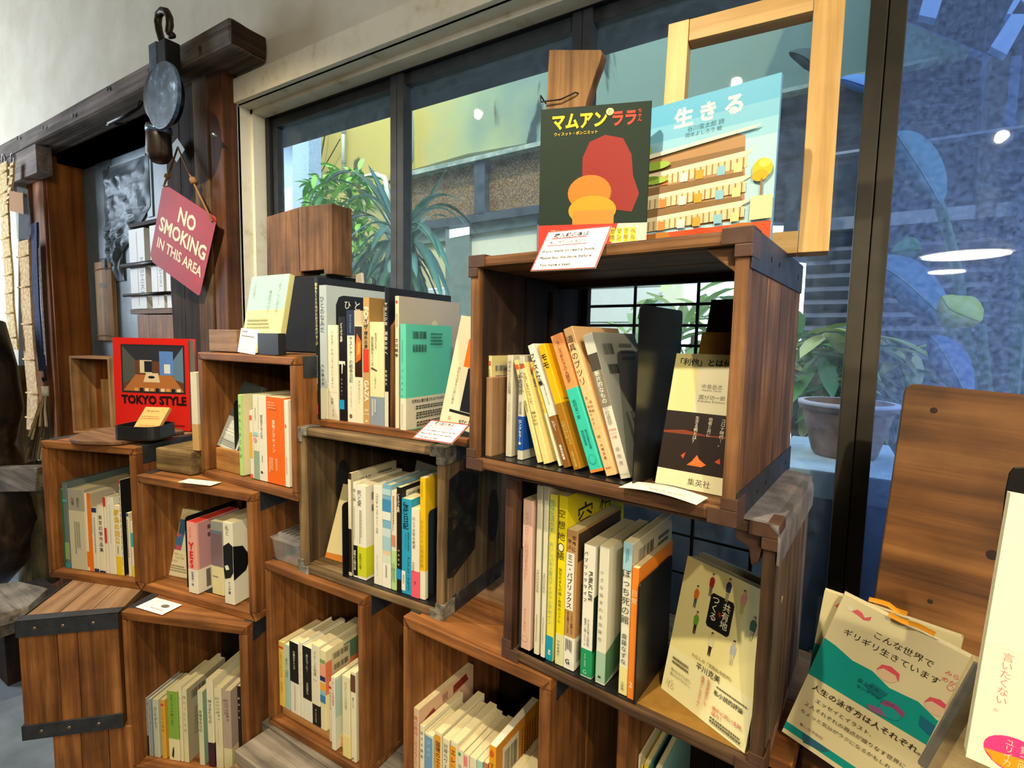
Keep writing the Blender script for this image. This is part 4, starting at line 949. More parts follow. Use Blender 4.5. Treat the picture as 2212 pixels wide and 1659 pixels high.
# ---- crate F, lower right
k6 = K(960, 1000); k7 = K(960, 1239); zF = cF.t+.0008
def row2(cr, zf, y0, items, kt, kb, grp, **kw): return row(cr, zf, y0, items, kt, grp, kb=kb, **kw)
bookend(cF, .006, *k7(628, 742), .12, .17, zF-.0006, 'black steel bookend left of the pink book in the trunk crate', base=.05, side=1)
bookend(cF, .006, *k7(1612, 1215), .125, .172, zF-.0006, 'black steel bookend beside the orange spine in the trunk crate', base=.20)
row2(cF, zF+.0014, .012, [
 ((632, 735), 714, (690, 312), 'pale pink paperback titled テクノロジーに利他はあるのか', '#f6cfc4', dict(spine=lambda k: (k.vt('テクノロジーに利他はあるのか？', .45, .92, .46, '#c98a80', .42), k.vt('未来の人類研究', .45, .28, .12, '#d09a90', .2), k.oval(.45, .07, .34, .022, '#e3aaa0'), k.oval(.45, .07, .25, .016, '#f6cfc4')))),
 ((742, 750), 785, (818, 196), 'slim white magazine with grey top, left of two MEZZANINE spines', '#e6e2cd', dict(spine=lambda k: (k.rect(0, .92, 1, 1, '#a8a49c'), k.text('MEZZANINE', .5, .44, .5, .14, '#8a8474', rot=1), k.lines(.35, .08, .65, .24, 1, '#9a947f', True)))),
 ((797, 765), 835, (880, 204), 'slim white magazine with grey top, right of two MEZZANINE spines', '#e8e4d0', dict(spine=lambda k: (k.rect(0, .92, 1, 1, '#a8a49c'), k.text('MEZZANINE', .5, .44, .5, .14, '#8a8474', rot=1), k.lines(.35, .08, .65, .24, 1, '#9a947f', True)))),
 ((843, 788), 903, (930, 270), 'yellow paperback with teal foot titled 地域を活かす', '#efe14e', dict(spine=lambda k: (k.rect(0, 0, 1, .15, '#1c93b8'), k.vt('地域を活かす！', .4, .97, .74, '#5aa8a0', .5), k.vt('おいしいお土産のアイデアとデザイン', .4, .72, .22, '#7aa890', .42), k.text('g', .5, .05, .5, .03, '#ffffff')))),
 ((913, 812), 983, (1022, 285), 'wide yellow book titled 空想地図帳 with black lettering on its cover', '#f2e013', dict(spine=lambda k: (k.vt('空想地', .4, .93, .73, '#1c1a10', .62), k.oval(.4, .70, .38, .026, '#1c1a10'), k.oval(.4, .70, .30, .021, '#f7f2d0'), k.vt('帳', .4, .68, .62, '#1c1a10', .62), k.vt('架空のまちが描く世界のリアル', .4, .58, .25, '#1c1a10', .34), k.vt('今和泉隆行', .4, .15, .05, '#4a4a30', .26)), bands=[(0, .185, '#dcdcae')], right=lambda k: (k.vt('空', .28, .93, .72, '#1c1a10', .22), k.vt('相', .62, .95, .78, '#1c1a10', .18), k.rect(.75, .4, .98, .62, '#6a8a3a')), W=.20)),
 ((995, 852), 1085, (1072, 572), 'kraft brown and white book titled ミニ・パブリックス', '#b98d5b', dict(spine=lambda k: (k.rect(.02, .43, .80, .84, '#f1efe6'), k.vt('世界に', .72, .97, .85, '#2c2118', .34, .01), k.vt('学ぶ', .3, .94, .86, '#2c2118', .34, .01), k.vt('ミニ・パブリックス', .4, .83, .44, '#1c1814', .55, .02), k.vt('くじ引きと熱議による', .7, .42, .26, '#2c2118', .24, .01), k.vt('民主主義のつくりかた', .35, .42, .26, '#2c2118', .24, .01), k.lines(.15, .13, .85, .22, 4, '#3a342c', True), k.text('G', .45, .06, .4, .04, '#1c1814', bold=.02)), bands=[(0, .235, '#f1efe6')], right=lambda k: (k.rect(.02, .78, .98, .98, '#3a2e26'), k.rect(.1, .3, .9, .6, '#5a4a3a'), k.bars(.05, .05, .4, .2)))),
 ((1143, 862), 1240, (1212, 697), 'white book with green foot and black PUBLIC LIFE lettering', '#f3f1e8', dict(spine=lambda k: (k.text('PUBLIC LIFE', .70, .70, .34, .50, '#1a1a18', rot=1, bold=.015), k.vt('パブリックライフ', .24, .96, .56, '#1a1a18', .30, .01), k.vt('人とまちが育つ共同住宅', .62, .45, .24, '#2a2a26', .2), k.vt('飲食店・公園・ストリート', .35, .45, .24, '#2a2a26', .2), k.vt('青木純・馬場未織', .42, .18, .08, '#cfe8d8', .22), k.text('G', .42, .04, .3, .03, '#cfe8d8')), bands=[(.008, .215, '#1f8c5a')], right=lambda k: (k.rect(.0, .2, 1, .62, '#1a2c2a'), k.rect(.15, .3, .6, .45, '#a33a2a'), k.rect(.5, .42, .95, .6, '#3a6a7a')))),
 ((1274, 895), 1358, (1342, 712), 'off white book with sage green foot titled 小さな泊まれる出版社', '#e9e6d4', dict(spine=lambda k: (k.vt('小さな泊まれる出版社', .36, .84, .30, '#7a7868', .34), k.text('M', .45, .05, .4, .02, '#1c1c1a', bold=.03)), bands=[(.012, .235, '#9fc0ac')], right=lambda k: k.poly([(0, .01), (.75, .12), (.95, .5), (.55, .34), (0, .24)], '#4f7a5a'))),
 ((1464, 990), 1540, (1562, 677), 'pale blue to cream book titled ぼっち死の館', '#eeebdc', dict(spine=lambda k: (k.rect(0, .82, 1, 1, '#a8d4ec'), k.lines(.25, .87, .7, .96, 2, '#5a9ac0', True), k.vt('ぼっち死の館', .5, .83, .47, '#201c18', .75, .0), k.vt('齋藤なずな', .5, .41, .20, '#201c18', .42), k.vt('小学館', .5, .09, .03, '#4a463c', .3)), bands=[(0, .185, '#eee3a0')], right=lambda k: (k.rect(0, .55, 1, .99, '#c9c3b0'), k.bars(.14, .8, .5, .93, bgc=None), k.lines(.6, .75, .9, .93, 4)))),
 ((1540, 1080), 1600, (1625, 897), 'slim bright orange book numbered 2 next to the bookend', '#f28a2c', dict(spine=lambda k: (k.vt('日常', .5, .84, .72, '#fde0bc', .62), k.text('2', .5, .11, .6, .04, '#fff0dc')), y=.010)),
], k6, k7, 'books in the trunk crate')
# ---- crate D, middle
k8 = K(480, 880); k9 = K(480, 1239); zD = cD.t+.0008
def row3(*a, **kw): return row(*a, **kw)
bookend(cD, .006, *k8(1028, 1480), .10, .155, zD-.0006, 'black steel bookend left of the books in the worn middle crate', base=.26, side=1)
bookend(cD, .018, *k8(1757, 1700), .13, .175, zD-.0006, 'black steel bookend at the right end of the worn middle crate', base=.06, side=-1)
row(cD, zD+.0014, .014, [
 ((1076, 1457), 1102, (1084, 562), 'tall beige covered book with dark spine, leftmost in the worn middle crate', '#2c1c14', dict(spine=lambda k: (k.rect(.0, .46, 1, .94, '#f0ead8'), k.rect(.0, 0, 1, .035, '#f0ead8')), right=lambda k: (k.rect(0, 0, 1, 1, '#b9b4a0'), k.bars(.16, .86, .42, .94), k.lines(.55, .88, .9, .95, 2)), W=.135)),
 ((1110, 1470), 1142, (1130, 642), 'white paperback with black band beside 死と愛', '#f1f0ea', dict(spine=lambda k: (k.vt('夜と霧', .45, .94, .80, '#5a5850', .5), k.lines(.3, .4, .55, .75, 1, '#8a8880', True), k.vt('感動の人間の姿', .5, .29, .08, '#f5f5f0', .62, .01)), bands=[(.02, .34, '#15130f')])),
 ((1144, 1524), 1216, (1166, 667), 'thick white book with lime green band titled 死と愛', '#f3f2ec', dict(spine=lambda k: (k.vt('死と愛', .30, .95, .78, '#2a2a26', .4), k.lines(.25, .38, .6, .74, 2, '#8a8880', True), k.vt('感動の主著', .4, .28, .11, '#4a5a10', .34)), bands=[(.03, .35, '#cdd42a')], right=lambda k: (k.bars(.12, .84, .34, .92, bgc=None), k.bars(.12, .72, .34, .79, bgc=None), k.lines(.5, .7, .9, .92, 5)))),
 ((1280, 1514), 1352, (1312, 667), 'white hardback titled コルチャック in the worn middle crate', '#f1eee4', dict(hard=True, spine=lambda k: (k.vt('コルチャック', .42, .92, .70, '#3a3832', .36), k.vt('ゲットー日記', .42, .69, .52, '#3a3832', .36), k.vt('もう一つのホロコースト', .42, .30, .08, '#5a564c', .32)))),
 ((1360, 1545), 1432, (1382, 657), 'hardback with blue and white watercolour spine in the worn middle crate', '#7fb4d6', dict(hard=True, spine=lambda k: [k.rect(0, a, 1, b, c) for a, b, c in ((.0, .24, '#f4f2ec'), (.24, .32, '#d8e4d8'), (.32, .36, '#e8cfa8'), (.36, .5, '#a8cde0'), (.5, .58, '#cfe2ea'), (.66, .74, '#e6eef0'), (.74, .86, '#3f8cc8'), (.9, .96, '#b8d8ea'))]+[k.lines(.3, .1, .6, .22, 1, '#8a8880', True)])),
 ((1434, 1574), 1478, (1452, 712), 'slim book with white top and pale green foot next to the black one', '#ece4d4', dict(spine=lambda k: (k.lines(.3, .6, .7, .95, 2, '#6a4a3a', True), k.rect(.1, .45, .9, .56, '#c88a70'), k.vt('小林文乃', .5, .28, .08, '#3a6a3a', .6)), bands=[(0, .40, '#b6dc98')])),
 ((1479, 1610), 1518, (1500, 682), 'black book with small cyan patch titled どうぶつ会議 in the worn middle crate', '#1b1312', dict(spine=lambda k: (k.vt('どうぶつ会議', .42, .94, .76, '#f4f0e6', .5, .02), k.vt('岩波書店', .5, .42, .24, '#e8e0d0', .3), k.rect(.0, .12, 1, .22, '#1f8ede')), right=lambda k: (k.rect(0, 0, 1, 1, '#17161a'), k.rect(.1, .8, .85, .96, '#d8d4c4'), k.bars(.15, .83, .5, .93, bgc=None)))),
 ((1520, 1637), 1602, (1546, 777), 'sky blue book with large black title 侵略日記', '#2f9fd0', dict(spine=lambda k: (k.vt('侵略日記', .45, .97, .68, '#10181c', .62, .02), k.text('ANDREY KURKOV', .72, .56, .18, .2, '#10181c', rot=1, bold=.015), k.text('Diary of an Invasion', .42, .56, .14, .2, '#10303c', rot=1), k.vt('アンドレイ・クルコフ', .72, .40, .04, '#10181c', .34, .015), k.rect(.02, .03, .42, .24, '#eef2f2'), k.vt('福間恵訳', .22, .2, .1, '#2a3a40', .2)), right=lambda k: (k.bars(.2, .82, .5, .9), k.lines(.5, .7, .9, .8, 2)))),
 ((1604, 1700), 1670, (1625, 862), 'white book with pink foot titled ロシア文学の教室', '#efece0', dict(spine=lambda k: (k.vt('ロシア文学の教室', .35, .91, .55, '#3a3832', .34), k.vt('奈倉有里', .3, .40, .28, '#6a665c', .24), k.text('7', .5, .16, .3, .04, '#5a1020')), bands=[(.0, .30, '#f0627e')], y=.012)),
 ((1676, 1725), 1722, (1700, 602), 'tall golden yellow book with white foot about Ukrainian home cooking', '#f3c81a', dict(spine=lambda k: (k.lines(.3, .84, .5, .97, 1, '#8a7010', True), k.vt('ウクライナの家庭料理', .45, .66, .26, '#a88a10', .44)), bands=[(0, .235, '#eeebd8')], right=lambda k: (k.poly([(.3, .5), (.95, .8), (.95, .95), (.5, .7)], '#e0a818'),), W=.15)),
], k8, 'books in the worn middle crate')
def leaning(cr, x, y, z, yaw, lean, roll, T, H, W, label, col, **kw):
    u, v = dirs(cr.yaw+yaw, lean, roll); P = cr.M @ Vector((x, y, z)); return face_book(P, u, v, T, H, W, label, col, **kw)
x = cD.hit(*k8(878, 1295), .05).x
leaning(cD, x, .05, zD+.0005, 0, .34, .0, .012, .165, .105, 'cream book with an orange lower edge leaning inside the worn middle crate', '#f0e3b4', face=lambda k: (k.poly([(0, 0), (1, 0), (1, .06), (.6, .09), (0, .07)], '#d98a3a')))
tag(box(0, .14, 0, .006, 0, .215).build('grey_board', mat('#7d7c76', .6), bevel=.0005), 'plain grey board leaning at the back of the worn middle crate', 'board').matrix_world = cD.M @ Matrix.Translation((.135, .165, zD)) @ Matrix.Rotation(-.16, 4, 'X') @ Matrix.Rotation(.12, 4, 'Y')
tag(box(0, .10, 0, .014, 0, .22).build('blue_folder', mat('#2b4a9a', .5), bevel=.002), 'blue folder standing behind the books of the worn middle crate', 'folder').matrix_world = cD.M @ Matrix.Translation((.262, .195, zD)) @ Matrix.Rotation(-.05, 4, 'X')
tag(box(0, .02, 0, .11, 0, .192).build('blue_box_file', mat('#7fb0d8', .5), bevel=.001), 'light blue box file behind the right bookend of the worn middle crate', 'file').matrix_world = cD.M @ Matrix.Translation((cD.w-cD.t-.024, .04, zD))
# ---- crate C
k3 = K(0, 680); kc8 = K(480, 560); zC = cC.t+.0008
cb = cC
bookend(cC, .028, *k3(2010, 1375), .10, .178, zC-.0006, 'black steel bookend between the slate book and the green book', base=.19, side=1)
row(cC, zC+.0014, .016, [
 ((132, 588), 160, (160, 1158), 'mint and cream book with green framed cover in the raised orange crate', '#b5e08a', dict(spine=lambda k: (k.vt('手わたしのことば', .5, .9, .2, '#2a5a2a', .5),), right=lambda k: (k.rect(.02, 0, 1, 1, '#e4dfb8'), k.rect(.30, .12, .95, .88, '#2f5a24'), k.rect(.38, .17, .95, .83, '#e4dfb8'), k.rect(.43, .2, .90, .8, '#3c6b2c'), k.rect(.52, .25, .86, .75, '#dcd8a8')), W=.135)),
 ((232, 592), 254, (247, 1292), 'small orange and yellow paperback beside the green framed book', '#f0ece0', dict(spine=lambda k: (k.rect(0, .86, 1, .93, '#e8622a'), k.rect(0, .3, 1, .68, '#f4b41e'), k.rect(0, 0, 1, .06, '#e8622a')), W=.105)),
 ((258, 612), 300, (284, 1157), 'white paperback with pink dot and sage foot in the raised orange crate', '#eeebdc', dict(spine=lambda k: (k.lines(.4, .7, .6, .85, 1, '#8a9a7a', True), k.rect(0, .52, 1, .56, '#9ed4dc'), k.oval(.4, .47, .28, .03, '#e59ac0')), bands=[(0, .34, '#8ba596')], right=lambda k: k.rect(.0, .6, 1, .98, '#c9c3ac'))),
 ((303, 630), 368, (330, 1167), 'plain white book with thin black title beside the orange one', '#f2efe6', dict(spine=lambda k: (k.vt('調査する人生', .4, .78, .5, '#4a463e', .34), k.lines(.35, .22, .5, .3, 1, '#6a665c', True), k.oval(.35, .10, .14, .015, '#1c1c1a')))),
 ((371, 658), 522, (390, 1172), 'thick bright orange book titled 書物とデザイン', '#f7701c', dict(spine=lambda k: (k.vt('書物とデザイン', .42, .74, .36, '#fff0e0', .30, .01), k.vt('松田行正', .55, .3, .16, '#fde0c8', .14), k.lines(.12, .12, .4, .3, 3, '#fbc8a0', True), k.lines(.15, .86, .6, .95, 3, '#fbb080')), rough=.35, right=lambda k: k.rect(0, .97, 1, 1, '#d85a14'))),
 ((524, 692), 560, (541, 1202), 'white paperback with small red marks at the right end of the raised orange crate', '#f4f0e6', dict(spine=lambda k: (k.rect(.2, .68, .5, .72, '#d83a2a'), k.lines(.3, .15, .6, .35, 1, '#d88a70', True)))),
], kc8, 'books in the raised orange crate', kb=k8)
def tallback(cr, x, y, zf, W, H, T, label, col, fn=None): 
    M = cr.M @ Matrix.Translation((x, y, zf)); return book(M, T, H, W, label, col, right=fn)
x = cC.hit(*k3(1737, 1190), .03).x
leaning(cC, max(x, .019), .03, zC+.0585, .0, .36, -.13, .014, .172, .086, 'slate grey book with pale lower band leaning on a wood block', '#4b5356', face=lambda k: (k.rect(0, 0, 1, .46, '#b9c0c4'), k.text('夏がこないけれど', .6, .40, .7, .05, '#eef2f2'), k.text('生きるのだ', .5, .33, .5, .05, '#eef2f2'), k.lines(.12, .2, .7, .28, 2, '#eef2f2'), k.lines(.1, .04, .9, .14, 3, '#8a9296')))
tag(box(0, .095, 0, .06, 0, .055).build('wood_block', wood('#8a5a2c', '#b57c40', '#c99554', 'x', .6), bevel=.002), 'orange wood block under the slate book in the raised crate', 'block').matrix_world = cC.M @ Matrix.Translation((cC.t+.012, .02, zC))
# ---- crate B
k4 = K(0, 960); zB = cB.t+.0008
bookend(cB, .03, *k4(1600, 1250), .15, .182, zB-.0006, 'black steel bookend left of the pink YES book', base=.13, side=1)
row(cB, zB+.0014, .012, [
 ((1602, 1330), 1680, (1608, 662), 'pink paperback with large red YES on its spine', '#f3b3ac', dict(spine=lambda k: (k.text('YES', .45, .54, .6, .36, '#e8201c', vert=True, bold=.03, stretch=True), k.vt('わたしの', .4, .94, .78, '#e05a50', .36), k.vt('松橋裕一郎', .5, .31, .10, '#1f1c1a', .42, .01)), bands=[(0, .335, '#f0ece2')], right=lambda k: (k.rect(.05, .34, 1, .99, '#b88a96'), k.rect(.25, .86, .7, .92, '#5a3a40'), k.rect(.25, .75, .7, .81, '#5a3a40'), k.lines(.15, .05, .85, .3, 4, '#4a463e', True)), page=mat('#e03a2a', .7))),
 ((1802, 1292), 1900, (1812, 655), 'steel grey book with violet photo and cream band beside the YES book', '#9a9c9a', dict(spine=lambda k: (k.rect(.0, .40, 1, .88, '#7a6470'), k.rect(.0, .84, 1, .88, '#6a7a90'), k.lines(.1, .23, .6, .26, 1, '#6a665c')), bands=[(0, .385, '#e8e0b4')], y=.03)),
 ((1894, 1412), 1975, (1940, 668), 'white book with black hair drawing, rightmost in the YES crate', '#efece0', dict(spine=lambda k: (k.vt('私と', .45, .96, .84, '#2a2a26', .4), k.poly([(.0, .70), (.6, .76), (1, .72), (1, .4), (.7, .33), (.1, .30), (.0, .42)], '#111111'), k.poly([(.1, .46), (.45, .48), (.6, .43), (.25, .41)], '#f4f2ea'), k.vt('インテ家', .55, .28, .12, '#1c1c1a', .5, .02)), right=lambda k: [k.poly([(0, .36+.03*i), (.6+.03*i, .52+.03*i), (.98, .66+.02*i), (.98, .672+.02*i), (.6+.03*i, .535+.03*i), (0, .37+.03*i)], '#1a1a1a') for i in range(6)]+[k.poly([(0, .30), (.25, .36), (.35, .5), (.2, .68), (0, .72)], '#111111')], y=.008)),
], k4, 'books in the wide orange crate')
def illus(k):
    k.rect(0, 0, 1, .38, '#efe6c4'); k.rect(0, .38, 1, .84, '#3f6a9a'); k.rect(0, .38, 1, .45, '#b8566a'); k.rect(.08, .62, .42, .80, '#e8c23a'); k.rect(.2, .64, .34, .76, '#7a6a40')
    k.rect(.02, .58, .5, .62, '#c05a60'); k.rect(.14, .48, .36, .53, '#f0cc2a'); k.rect(.1, .40, .45, .44, '#6a5a8a'); k.rect(.6, .38, .98, .72, '#d8dcc0'); k.poly([(.3, .84), (.6, .98), (.98, .9), (.98, .84)], '#e6cfa4')
    k.text('「男子」は', .55, .32, .5, .035, '#6a6450'); k.text('でもその後', .6, .27, .5, .035, '#6a6450'); k.text('みんなが', .45, .22, .4, .035, '#6a6450'); k.lines(.08, .06, .9, .17, 3, '#8a846c')
x = cB.hit(*k4(1330, 1165), .055).x
leaning(cB, x, .055, zB+.0005, .08, .26, -.02, .016, .172, .118, 'cream book with colourful room illustration leaning in the YES crate', '#efe6c4', face=illus)
# ---- crate A
zA = cA.t+.0008
row(cA, zA, .02, [
 ((542, 1052), 556, (522, 382), 'very slim dark green booklet at the left of the far left crate', '#2a5a38', dict(W=.2)),
 ((558, 1047), 595, (541, 322), 'large slate blue book behind the grey one in the far left crate', '#5c6b70', dict(spine=lambda k: (k.rect(0, .77, 1, .80, '#4aa0c0'), k.rect(0, .1, 1, .3, '#8a9a6a'), k.rect(0, 0, 1, .06, '#3a8ab0')), W=.22, page=mat('#4a5254', .8))),
 ((598, 1056), 735, (592, 380), 'thick grey and off white hardback in the far left crate', '#98958c', dict(hard=True, spine=lambda k: (k.vt('最近の', .62, .9, .78, '#4a4844', .22), k.vt('仕事', .3, .9, .8, '#4a4844', .22), k.lines(.3, .2, .7, .6, 3, '#8a8474', True)), bands=[(.0, .735, '#c9c3ae')], W=.17)),
 ((738, 1077), 793, (735, 418), 'orange and white book beside the thick grey hardback', '#f0ead8', dict(spine=lambda k: (k.poly([(.35, 0), (1, 0), (1, 1), (.4, 1)], '#f07c1c'), k.rect(0, .05, .6, .25, '#f07c1c')), right=lambda k: (k.rect(0, .5, 1, 1, '#b8ada0'), k.bars(.25, .84, .6, .93)), W=.16)),
 ((797, 1076), 838, (796, 542), 'small white paperback with navy edges left of 東京幻想', '#e9e6dc', dict(spine=lambda k: (k.rect(0, .93, 1, 1, '#22305a'), k.rect(0, 0, 1, .05, '#22305a'), k.lines(.35, .3, .6, .85, 1, '#5a5a6a', True)))),
 ((846, 1092), 896, (836, 518), 'cream paperback with black title 東京幻想作品集', '#efe9d8', dict(spine=lambda k: (k.vt('東京幻想作品集', .5, .86, .3, '#1c1c24', .42, .01), k.rect(0, 0, 1, .03, '#22305a')))),
 ((903, 1106), 925, (886, 452), 'thin red and white paperback in the far left crate', '#f0e6da', dict(spine=lambda k: (k.rect(0, .88, 1, 1, '#c8382c'), k.rect(0, .4, 1, .6, '#c8382c')))),
 ((930, 1116), 985, (916, 448), 'plain white hardback with blank cover in the far left crate', '#efede4', dict(spine=lambda k: k.lines(.4, .4, .55, .9, 1, '#b0ac9c', True), right=back_())),
 ((990, 1118), 1040, (982, 522), 'white book with yellow lettering and yellow foot in the far left crate', '#f4efd8', dict(spine=lambda k: (k.vt('都会の田舎', .45, .95, .45, '#e8b81a', .7, .03), k.lines(.3, .3, .6, .42, 2, '#6a664a', True)), bands=[(0, .27, '#f2cf22')])),
 ((1044, 1130), 1056, (1020, 308), 'slim white spined book with black cover, tallest at right of the far left crate', '#e8e6dc', dict(spine=lambda k: (k.rect(0, .96, 1, 1, '#d83a2a'), k.lines(.2, .1, .8, .94, 2, '#1c1c1c', True)), right=lambda k: (k.rect(0, 0, 1, 1, '#191818'), k.rect(.3, .72, .98, .95, '#4a423a')), W=.15)),
 ((1090, 1135), 1112, (1088, 588), 'small cream paperback with navy top at right of the far left crate', '#eae2cc', dict(spine=lambda k: (k.rect(0, .95, 1, 1, '#3a4a9a'), k.lines(.3, .3, .7, .9, 1, '#5a5448', True)))),
 ((1126, 1146), 1158, (1120, 662), 'white paperback with teal and yellow patches, rightmost in the far left crate', '#efe8d4', dict(spine=lambda k: (k.rect(0, .55, 1, .8, '#3aa8b8'), k.rect(0, 0, 1, .2, '#e8d040')))),
], k4, 'books in the far left crate')
# ---- crate G
k10 = K(0, 1239); zG = cG.t+.0008
P1 = lambda t, c='#3a3a34', v1=.9, v0=.4: sp_(t, v1, v0, c, .42)
row(cG, zG, .03, [
 ((1143, 1572), 1178, (1140, 1050), 'blue grey paperback with black foot, leftmost in the lower left crate', '#7f88a0', dict(spine=P1('土星の環', '#d8dce8'), bands=[(0, .35, '#1a1a1c')])),
 ((1182, 1583), 1218, (1174, 1066), 'taupe paperback with small red mark in the lower left crate', '#a39c90', dict(spine=lambda k: (k.rect(.1, .92, .9, .95, '#c8462c'), k.vt('一億三千万人', .5, .85, .4, '#5a5248', .42)))),
 ((1222, 1595), 1270, (1215, 1066), 'dusty blue paperback in the lower left crate', '#8a9cae', dict(spine=P1('須賀敦子', '#38465a'))),
 ((1320, 1611), 1368, (1298, 1076), 'pale grey green paperback in the lower left crate', '#c3cbbd', dict(spine=P1('ひとりずもう', '#3c443c', .88, .5))),
 ((1390, 1600), 1425, (1362, 1078), 'mustard yellow paperback in the lower left crate', '#e2ae3c', dict(spine=lambda k: (k.rect(.1, .90, .9, .94, '#d9502b'), k.vt('ことばの食卓', .5, .86, .45, '#a06a10', .42)))),
 ((1450, 1582), 1538, (1415, 1000), 'green topped paperback with white foot in the lower left crate', '#86b046', dict(spine=lambda k: (k.vt('カキフライが無いなら', .45, .96, .5, '#3c5a1c', .34), k.poly([(.28, .06), (.4, .18), (.5, .2), (.52, .12), (.45, .03)], '#1c1c18')), bands=[(0, .31, '#efe9c4')])),
 ((1545, 1582), 1570, (1512, 962), 'slim cream paperback right of the green topped one', '#ece6c4', dict(spine=P1('すべての', '#9a946c'))),
 ((1572, 1614), 1612, (1553, 988), 'cream paperback with grey back cover and barcode in the lower left crate', '#e6e0c0', dict(spine=P1('猫のつもりが虎', '#8a845c', .93, .4), right=lambda k: (k.rect(0, 0, 1, 1, '#a8a28c'), k.bars(.12, .82, .45, .93, bgc=None), k.lines(.15, .3, .85, .7, 7, '#8a8470'), k.rect(.25, .05, .95, .2, '#3a3428')))),
 ((1698, 1555), 1742, (1686, 1006), 'pale teal paperback in the lower left crate', '#d9e0c4', dict(spine=P1('原稿零枚日記', '#3a4a44', .75, .45), right=lambda k: k.rect(0, 0, 1, 1, '#8fb09a'))),
 ((1775, 1560), 1830, (1760, 906), 'tall white paperback with dark plum foot in the lower left crate', '#f0ebd4', dict(spine=P1('神さまたちの', '#3a3a34', .78, .5), bands=[(0, .28, '#3a2030')])),
 ((1838, 1563), 1897, (1832, 982), 'cream paperback titled それでも世界は, left of its mauve twin', '#ece6c8', dict(spine=lambda k: (k.vt('それでも世界は', .6, .9, .6, '#3a3a34', .3), k.vt('回っている', .3, .9, .68, '#3a3a34', .3), k.lines(.4, .3, .5, .5, 1, '#c88a50', True)), hard=True)),
 ((1908, 1588), 1976, (1902, 1002), 'mauve book with cream foot titled それでも世界は in the lower left crate', '#b8a49c', dict(spine=lambda k: (k.vt('それでも世界は', .6, .9, .62, '#2a2624', .3), k.vt('回っている', .3, .9, .7, '#2a2624', .3)), bands=[(0, .27, '#e6e0b8')], hard=True)),
 ((2032, 1510), 2062, (2028, 962), 'black paperback with cream foot, rightmost in the lower left crate', '#1a1614', dict(spine=P1('最果ての', '#e8e0c8', .9, .6), bands=[(0, .28, '#e6d8a8')])),
], k10, 'paperbacks in the lower left crate')
